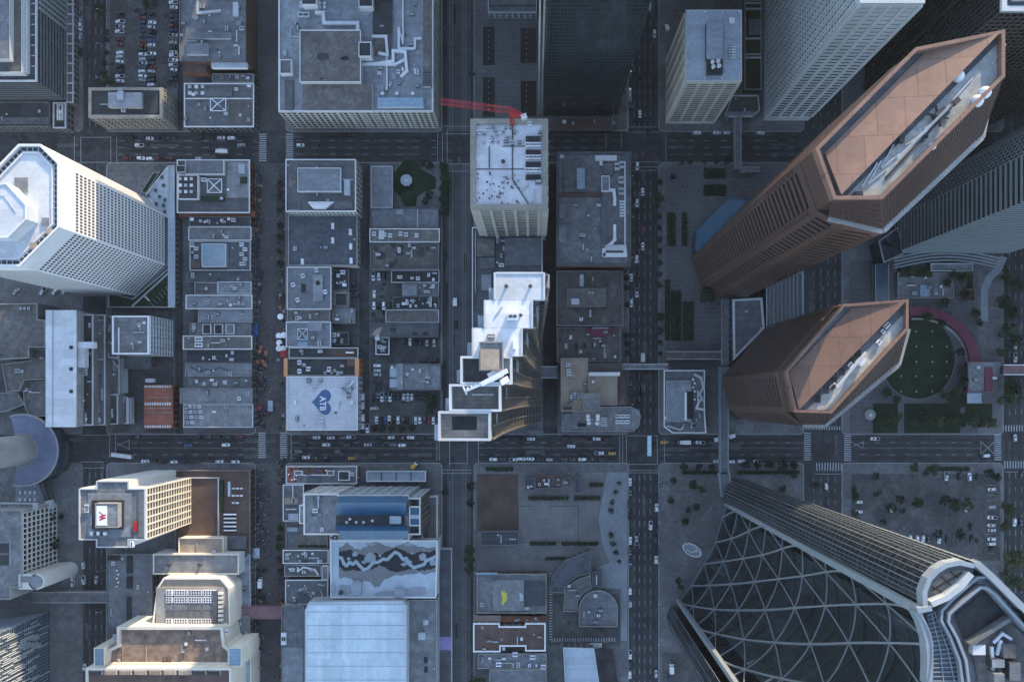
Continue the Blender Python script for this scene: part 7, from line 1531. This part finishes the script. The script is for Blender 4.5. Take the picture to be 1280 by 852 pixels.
trees('the edge of the tree lined car park', 'trees of the rear car park', [(541, 500, 10, 1), (539, 512, 7, 4), (470, 535, 5, 3), (480, 534, 6, 1), (492, 533, 6, 0), (505, 535, 6, 1), (517, 534, 5, 3), (489, 486, 5, 0), (548, 474, 6, 3)])
trees('the far pavement of the wide avenue', 'small trees along the wide avenue', [(824, 229, 4, 3), (821.5, 252, 9, 0), (824, 272, 4, 3), (824, 286, 4, 3), (824, 300, 4, 3), (824, 315, 4, 3), (824, 329, 4, 3), (824, 343, 4, 3), (824, 357, 4, 3), (824, 398, 6, 1), (824, 413, 5, 3), (824, 428, 4, 3), (824, 442, 3.5, 3)])
trees('the kerb beside the parkade', 'small trees along the parkade', [(783, 348, 4, 3), (783, 360, 4, 3), (783, 381, 4, 3), (783, 419, 4, 3), (783, 430, 4, 3), (783, 440, 3.5, 3)])
trees('the crescent tower plaza', 'trees of the crescent tower plaza', [(841, 600, 5, 1), (864, 603, 6.5, 1), (875, 611, 5.5, 0), (838, 625, 5, 1), (869, 633, 5, 1), (859, 637, 4, 3), (854, 650, 5.5, 1), (847, 725, 4.5, 3), (850, 732, 4, 2), (854, 583, 6, 1), (872, 583, 5, 3), (888, 583, 5, 3)])
trees('the street front behind the crescent tower', 'trees behind the crescent tower', [(930, 580, 6, 3), (945, 580, 6, 3), (960, 579, 7, 1), (976, 580, 7, 3), (990, 581, 6, 1), (990, 592, 5, 1), (977, 610, 5, 2), (1017, 605, 5, 3)])
trees('the upper left car park edge', 'trees of the upper car park', [(131, 17, 8, 1), (141, 105, 7, 0), (187, 9, 6, 1), (136, 42, 4, 3), (136, 52, 4, 3), (136, 68, 4, 3), (135, 82, 5, 1), (135, 95, 5, 1)])
trees('the hotel court beside the lower left avenue', 'trees of the hotel court', [(68, 647, 8, 1), (79, 644, 4, 3), (72, 676, 10, 3)]); trees('the round canopy of the tower', 'trees of the tower court', [(79, 583, 5, 3), (71, 592, 5, 3), (82, 560, 5, 3)])
trees('the street side row of the oval lawn', 'trees below the oval lawn', [(1098, 524, 9, 1), (1112, 523, 10, 0), (1136, 523, 9, 1), (1149, 522, 11, 1), (1164, 524, 10, 0), (1178, 522, 10, 1), (1194, 523, 10, 1), (1208, 524, 10, 0), (1220, 526, 9, 1), (1231, 527, 8, 2)])
trees('the garden round the oval lawn', 'trees round the oval lawn', [(1104, 489, 7, 1), (1117, 500, 6, 1), (1176, 494, 7, 4), (1190, 490, 8, 0), (1198, 478, 7, 1), (1200, 462, 6, 1), (1197, 440, 6, 3), (1172, 406, 6, 1), (1155, 397, 7, 1)])
trees('the park on the avenue side', 'trees of the park edge', [(1250, 348, 10, 4), (1262, 357, 9, 1), (1248, 378, 10, 1), (1256, 394, 10, 1), (1250, 414, 10, 4), (1259, 426, 9, 1), (1247, 440, 6, 2), (1258, 484, 12, 1), (1250, 496, 12, 4), (1264, 496, 8, 1), (1180, 356, 6, 1), (1196, 350, 7, 1), (1200, 372, 8, 1), (1176, 380, 7, 3), (1212, 392, 7, 1), (1222, 404, 5, 3), (1134, 340, 5, 0), (1152, 341, 5, 0), (1188, 344, 6, 2), (1205, 344, 6, 4)])
trees('the street edge of the large car park', 'trees of the large car park', [(1159, 587, 9, 0), (1140, 583, 6, 2), (1093, 594, 5, 3), (1232, 590, 7, 3), (1241, 596, 6, 1), (1065, 611, 5, 2), (1065, 620, 6, 1), (1066, 640, 5, 2)])
trees('the middle strip of the large car park', 'trees of the large car park', [(1110, 633, 7, 3), (1122, 622, 6, 3), (1093, 617, 4, 3), (1143, 627, 8, 1), (1176, 624, 8, 3), (1187, 627, 9, 1), (1204, 628, 8, 2), (1126, 637, 4, 3), (1102, 651, 5, 3)]); trees('the lower rows of the large car park', 'trees of the large car park', [(1170, 665, 6, 3), (1197, 666, 7, 3)])
trees('the far side of the large car park', 'trees of the large car park', [(1252, 634, 10, 0), (1249, 655, 7, 0), (1257, 696, 13, 2), (1264, 692, 8, 4), (1260, 722, 11, 4), (1250, 715, 7, 2)])
trees('the pedestrian street', 'small trees along the pedestrian street', [(351, 229, 4, 3), (351, 245, 4, 3), (351, 264, 4, 3), (351, 283, 4, 3), (351, 297, 4.5, 1), (351, 315, 4, 3), (351, 330, 4, 3), (352, 658, 4.5, 1), (351, 670, 5, 1), (350, 682, 5, 1), (350, 697, 4, 3), (351, 712, 4, 3), (323, 744, 3.5, 3), (331, 744, 3.5, 3), (324, 711, 3, 3), (332, 711, 3.5, 3)])
trees('the forecourt of the school', 'trees on the school forecourt', [(773, 603, 3, 3), (769, 614, 3.4, 3), (765, 627, 3.6, 3), (763, 637, 4, 3), (763, 667, 4, 3), (766, 678, 4, 3), (769, 689, 4, 3), (773, 700, 3, 3)])
trees('the pavement above the tiled plaza', 'trees above the tiled plaza', [(851, 204, 3.5, 3), (862, 204, 3.5, 3), (879, 204, 3, 3), (894, 203, 4.5, 3), (907, 203, 4.5, 3), (841, 222, 4, 3), (880, 368, 12, 1), (891, 360, 9, 1)])
# ================================================================ people and market
def person_mb(b, x, y, z, rs, mi):
    a = rs.uniform(0, 6.28); ca, sa = math.cos(a), math.sin(a); h = rs.uniform(.92, 1.05); sit = rs.random() < .2
    def tr(u, v, w): return (x+u*ca-v*sa, y+u*sa+v*ca, z+w*h)
    prof = [(.0, .10, .12), (.45, .12, .13), (.85, .15, .18), (1.15, .14, .20), (1.42, .12, .235), (1.50, .07, .09), (1.56, .06, .065), (1.62, .095, .085), (1.70, .105, .09), (1.78, .07, .06)]
    n = 8; base = len(b.v)
    for w, ru, rv in prof:
        for k in range(n): t = 2*math.pi*k/n; b.v.append(tr(ru*math.cos(t), rv*math.sin(t), w))
    for i in range(len(prof)-1):
        for k in range(n): j = (k+1) % n; b.f.append((base+i*n+k, base+i*n+j, base+(i+1)*n+j, base+(i+1)*n+k)); b.m.append(mi if i < 5 else (7 if i < 7 else 6))
    b.f.append(tuple(base+(len(prof)-1)*n+k for k in range(n))); b.m.append(6)
PM = ['clothdark', 'clothblue', 'clothwhite', 'clothgrey', 'clothred', 'clothorange', 'black', 'skin']
def crowd(label, areas, seed, wts):
    rs = random.Random(seed); b = MB()
    for x0, y0, x1, y1, n in areas:
        for k in range(n): c = P(rs.uniform(x0, x1), rs.uniform(y0, y1)); person_mb(b, c.x, c.y, .04, rs, rs.choices(range(6), wts)[0])
    o = b.build('crowd', PM); o['kind'] = 'stuff'; o['label'] = label
crowd('dense seated and standing crowd in dark clothes on the pedestrian street beside the hotel terrace', [(317, 586, 331, 690, 480), (331, 586, 340, 700, 90)], 1, (5, 3, 1.4, 2, .2, .1))
crowd('mixed colourful crowd on the pedestrian street near the heart roof', [(318, 438, 334, 490, 300), (318, 505, 333, 535, 180), (334, 400, 356, 540, 120), (347, 570, 356, 605, 90)], 2, (4, 1, 2, 2, 1, 1.2))
crowd('scattered passers by on the pedestrian street', [(318, 205, 329, 400, 150), (345, 205, 357, 400, 130), (329, 205, 345, 400, 40), (318, 700, 356, 850, 90)], 3, (4, 1, 1, 2, .3, .1))
rs = random.Random(31); b = MB()
for k in range(260):
    s = rs.random() < .5; x = rs.uniform(319, 328) if s else rs.uniform(349, 356); y = rs.choice([rs.uniform(206, 400), rs.uniform(206, 535), rs.uniform(700, 850)]); c = P(x, y); m = rs.choices(range(4), (5, 2, 1, 1))[0]
    if rs.random() < .3:
        for q in range(6): a0, a1 = q*math.pi/3, (q+1)*math.pi/3; b.face([(c.x+1.1*math.cos(a0), c.y+1.1*math.sin(a0), 2.3), (c.x+1.1*math.cos(a1), c.y+1.1*math.sin(a1), 2.3), (c.x, c.y, 2.7)], m)
        b.tube((c.x, c.y, .04), (c.x, c.y, 2.3), .04, .04, 6, 0)
    else: b.obox((c.x, c.y), rs.uniform(0, 3), rs.uniform(.8, 2.2), .8, .7, .76, m); b.obox((c.x, c.y), 0, .2, .2, .04, .7, 0)
o = b.build('patio_furniture', ['clothdark', 'metaldark', 'clothgrey', 'clothorange']); o['kind'] = 'stuff'; o['label'] = 'patio tables and small parasols along both sides of the pedestrian street'
rs = random.Random(77); PG = 'people walking on the plazas'
plc = [((838, 715, 852, 735), 6, 'on the crescent tower plaza near the dark tree'), ((866, 590, 885, 640), 5, 'between the trees of the crescent tower plaza'), ((765, 595, 782, 700), 6, 'on the pale school forecourt'), ((836, 225, 866, 260), 5, 'on the tiled plaza'), ((660, 580, 780, 588), 5, 'on the pavement above the school yard')]
cl = ['clothdark', 'clothblue', 'clothwhite', 'clothgrey', 'clothred', 'clothorange']; cn = ['black', 'blue', 'white', 'grey', 'red', 'orange']
for (x0, y0, x1, y1), n, w in plc:
    for k in range(n):
        x, y = rs.uniform(x0, x1), rs.uniform(y0, y1); b = MB(); i = k % 6; person_mb(b, P(x, y).x, P(x, y).y, .17, rs, i); o = b.build('person', PM, loc=(P(x, y).x, P(x, y).y, .17)); tag(o, f'person in {cn[i]} clothes walking {w}', 'person', PG)
def parasol(px, py, m, label, rad=1.9, z=.04, grp='parasols of the street market'):
    r = empty('parasol', P(px, py, z), label, 'parasol', grp); c = P(px, py); b = MB(); n = 8
    for k in range(n): a0, a1 = 2*math.pi*k/n, 2*math.pi*(k+1)/n; b.face([(c.x+rad*math.cos(a0), c.y+rad*math.sin(a0), z+2.3), (c.x+rad*math.cos(a1), c.y+rad*math.sin(a1), z+2.3), (c.x, c.y, z+2.9)])
    b.build('canopy', m, r); b = MB(); b.tube((c.x, c.y, z), (c.x, c.y, z+2.9), .05, .05, 6); b.build('pole', 'metal', r)
for k, (x, y) in enumerate(((350, 420), (356, 419), (350.5, 428.5), (350, 435.5), (355.5, 435.8), (352, 396))): parasol(x, y, 'clothwhite', f'white parasol beside the crossed skylight roof, {ORD[k]} from the top' if k else 'white parasol beside the crossed skylight roof, nearest its upper corner')
parasol(356, 441, 'clothred', 'dark red parasol beside the orange edged roof', 2.2); parasol(355, 443.5, 'clothred', 'dark red parasol touching another red one by the orange edged roof', 1.7)
for k, (x, y) in enumerate(((326, 439), (334, 441), (330, 452), (323, 452), (333, 456))): parasol(x, y, 'clothorange', f'small orange parasol among the market crowd, {ORD[k]} from the top', 1.3)
for k, (x, y) in enumerate(((734, 519), (734.5, 523), (735, 527.5), (746, 519), (746, 522.5), (745, 528))): parasol(x, y, 'clothwhite', f'white parasol on the concrete corner terrace, {ORD[k]} of six', 1.3, 6.1, 'parasols of the corner terrace')
def tent(px, py, w, d, m, label):
    r = empty('market_tent', P(px, py, .04), label, 'tent', 'tents of the street market'); c = P(px, py); b = MB(); q = [(c.x-w/2, c.y-d/2), (c.x+w/2, c.y-d/2), (c.x+w/2, c.y+d/2), (c.x-w/2, c.y+d/2)]
    for k in range(4): b.face([(*q[k], 2.4), (*q[(k+1) % 4], 2.4), (c.x, c.y, 3.2)])
    b.build('canopy', m, r); b = MB(); [b.tube((x, y, .04), (x, y, 2.4), .05, .05, 6) for x, y in q]; b.build('pole', 'metal', r, kind='stuff')
tent(320.5, 408, 3.4, 4.4, 'clothblue', 'bright blue tent at the edge of the pedestrian street, upper one'); tent(320.5, 416, 3.2, 3.6, 'clothblue', 'bright blue tent at the edge of the pedestrian street, lower one'); tent(339.5, 504, 3, 3.6, 'roof_pale', 'pale tent on the pedestrian street beside the heart roof, upper half'); tent(339.5, 510, 3, 3.6, 'roof_pale', 'pale tent on the pedestrian street beside the heart roof, lower half'); tent(322, 690, 4, 6, 'roof_pale', 'grey stage tent at the lower end of the seated crowd')
tent(325, 510, 2.4, 2.4, 'clothred', 'small red tent in the crowd beside the grey corner roof')
# ================================================================ street lamps
LG = 'street lamps along the avenues'
def lamp(px, py, dx, label):
    r = empty('street_lamp', P(px, py, .15), label, 'lamp', LG); c = P(px, py); b = MB(); b.tube((c.x, c.y, .15), (c.x, c.y, 8.6), .11, .07, 8); b.build('pole', 'metal', r); b = MB(); b.bar((c.x, c.y, 8.5), (c.x+dx, c.y, 8.9), .09, .09); b.build('arm', 'metal', r); b = MB(); b.box(c.x+dx-.35, c.x+dx+.35, c.y-.15, c.y+.15, 8.8, 8.95); b.build('lamp_head', 'metalpale', r)
for k, y in enumerate((20, 62, 104, 146)): lamp(134.5, y, -1.8, f'grey street lamp on the car park side of the left avenue, {ORD[k]} from the top')
for k, y in enumerate((40, 90, 140, 225, 275, 325, 375, 425, 505)): lamp(785, y, 1.8, f'grey street lamp on the near kerb of the wide avenue, {ORD[k]} from the top')
for k, y in enumerate((600, 650, 700, 750, 800)): lamp(824.3, y, -1.8, f'grey street lamp beside the crescent tower plaza, {ORD[k]} from the top')
for k, y in enumerate((610, 660, 710, 760, 810)): lamp(134.5, y, -1.8, f'grey street lamp on the podium side of the lower left avenue, {ORD[k]} from the top')
for k, (x, y) in enumerate(((1128, 414), (1145, 414), (1165, 414), (1128, 433), (1145, 433), (1165, 433), (1183, 433), (1145, 452), (1165, 452), (1183, 452), (1126, 470), (1145, 470), (1165, 470), (1183, 470), (1126, 489), (1145, 489), (1165, 489))):
    r = empty('lawn_stone', P(x, y, .16), f'pale round stone light set in the oval lawn, {ORD[k]} counting row by row', 'lawn light', 'stone lights on the oval lawn'); b = MB(); c = P(x, y); b.tube((c.x, c.y, .16), (c.x, c.y, .5), .6, .55, 12); b.build('base', 'concrete_dark', r); b = MB(); b.disc((c.x, c.y), .42, .51, 12); b.build('lens', 'roof_pale', r)
# ================================================================ light, sky, camera
SUN_EL = math.radians(12.5); AZ = Vector((.415, .91)).normalized()           # towards the sun: across and up the picture
w = bpy.data.worlds.new('World'); sc.world = w; w.use_nodes = True; nt = w.node_tree; bg = nt.nodes['Background']
sky = nt.nodes.new('ShaderNodeTexSky'); sky.sky_type = 'NISHITA'; sky.sun_disc = False; sky.sun_elevation = SUN_EL; sky.sun_rotation = math.atan2(AZ.x, AZ.y); sky.altitude = 1000; sky.air_density = 1.0; sky.dust_density = .6; sky.ozone_density = 2.0
hs = nt.nodes.new('ShaderNodeHueSaturation'); hs.inputs['Saturation'].default_value = .79; nt.links.new(sky.outputs[0], hs.inputs['Color']); nt.links.new(hs.outputs[0], bg.inputs[0]); bg.inputs[1].default_value = SKYS
l = bpy.data.lights.new('sun', 'SUN'); l.energy = max(2.0, SUNS); l.angle = math.radians(.5); l.color = (1, .77, .50); so = bpy.data.objects.new('sun', l); COL.objects.link(so)
dirv = Vector((AZ.x*math.cos(SUN_EL), AZ.y*math.cos(SUN_EL), math.sin(SUN_EL))); so.rotation_euler = dirv.to_track_quat('Z', 'Y').to_euler(); so.location = (0, 0, 600)
cam = bpy.data.cameras.new('camera'); co = bpy.data.objects.new('camera', cam); COL.objects.link(co); co.location = (0, 0, EYE); co.rotation_euler = (0, 0, 0)
cam.sensor_width = 36; cam.lens = 36*(EYE/GS)/1280; cam.shift_x = -(NX-640)/1280; cam.shift_y = (NY-426)/1280; cam.clip_start = 1; cam.clip_end = 20000
sc.camera = co
if HAZE:
    hm = bpy.data.materials.new('haze'); hm.use_nodes = True; hn = hm.node_tree; hn.nodes.remove(hn.nodes['Principled BSDF']); pv = hn.nodes.new('ShaderNodeVolumePrincipled'); pv.inputs['Density'].default_value = HAZE; pv.inputs['Color'].default_value = (.84, .90, .97, 1); pv.inputs['Anisotropy'].default_value = .1; hn.links.new(pv.outputs[0], hn.nodes['Material Output'].inputs['Volume']); MATS['haze'] = hm
    b = MB(); b.box(-4100, 4100, -4100, 4100, -1, 492); o = b.build('haze', 'haze'); o['kind'] = 'stuff'
vs = sc.view_settings; vs.view_transform = 'Standard'; vs.look = 'None'; vs.gamma = 1; vs.exposure = EXPO; vs.use_curve_mapping = False
sc.render.engine = 'CYCLES'; sc.cycles.max_bounces = 6; sc.cycles.diffuse_bounces = 3; sc.cycles.glossy_bounces = 3; sc.cycles.use_denoising = True
for o in bpy.data.objects:
    for k in ('_o', '_poly'):
        if k in o: del o[k]
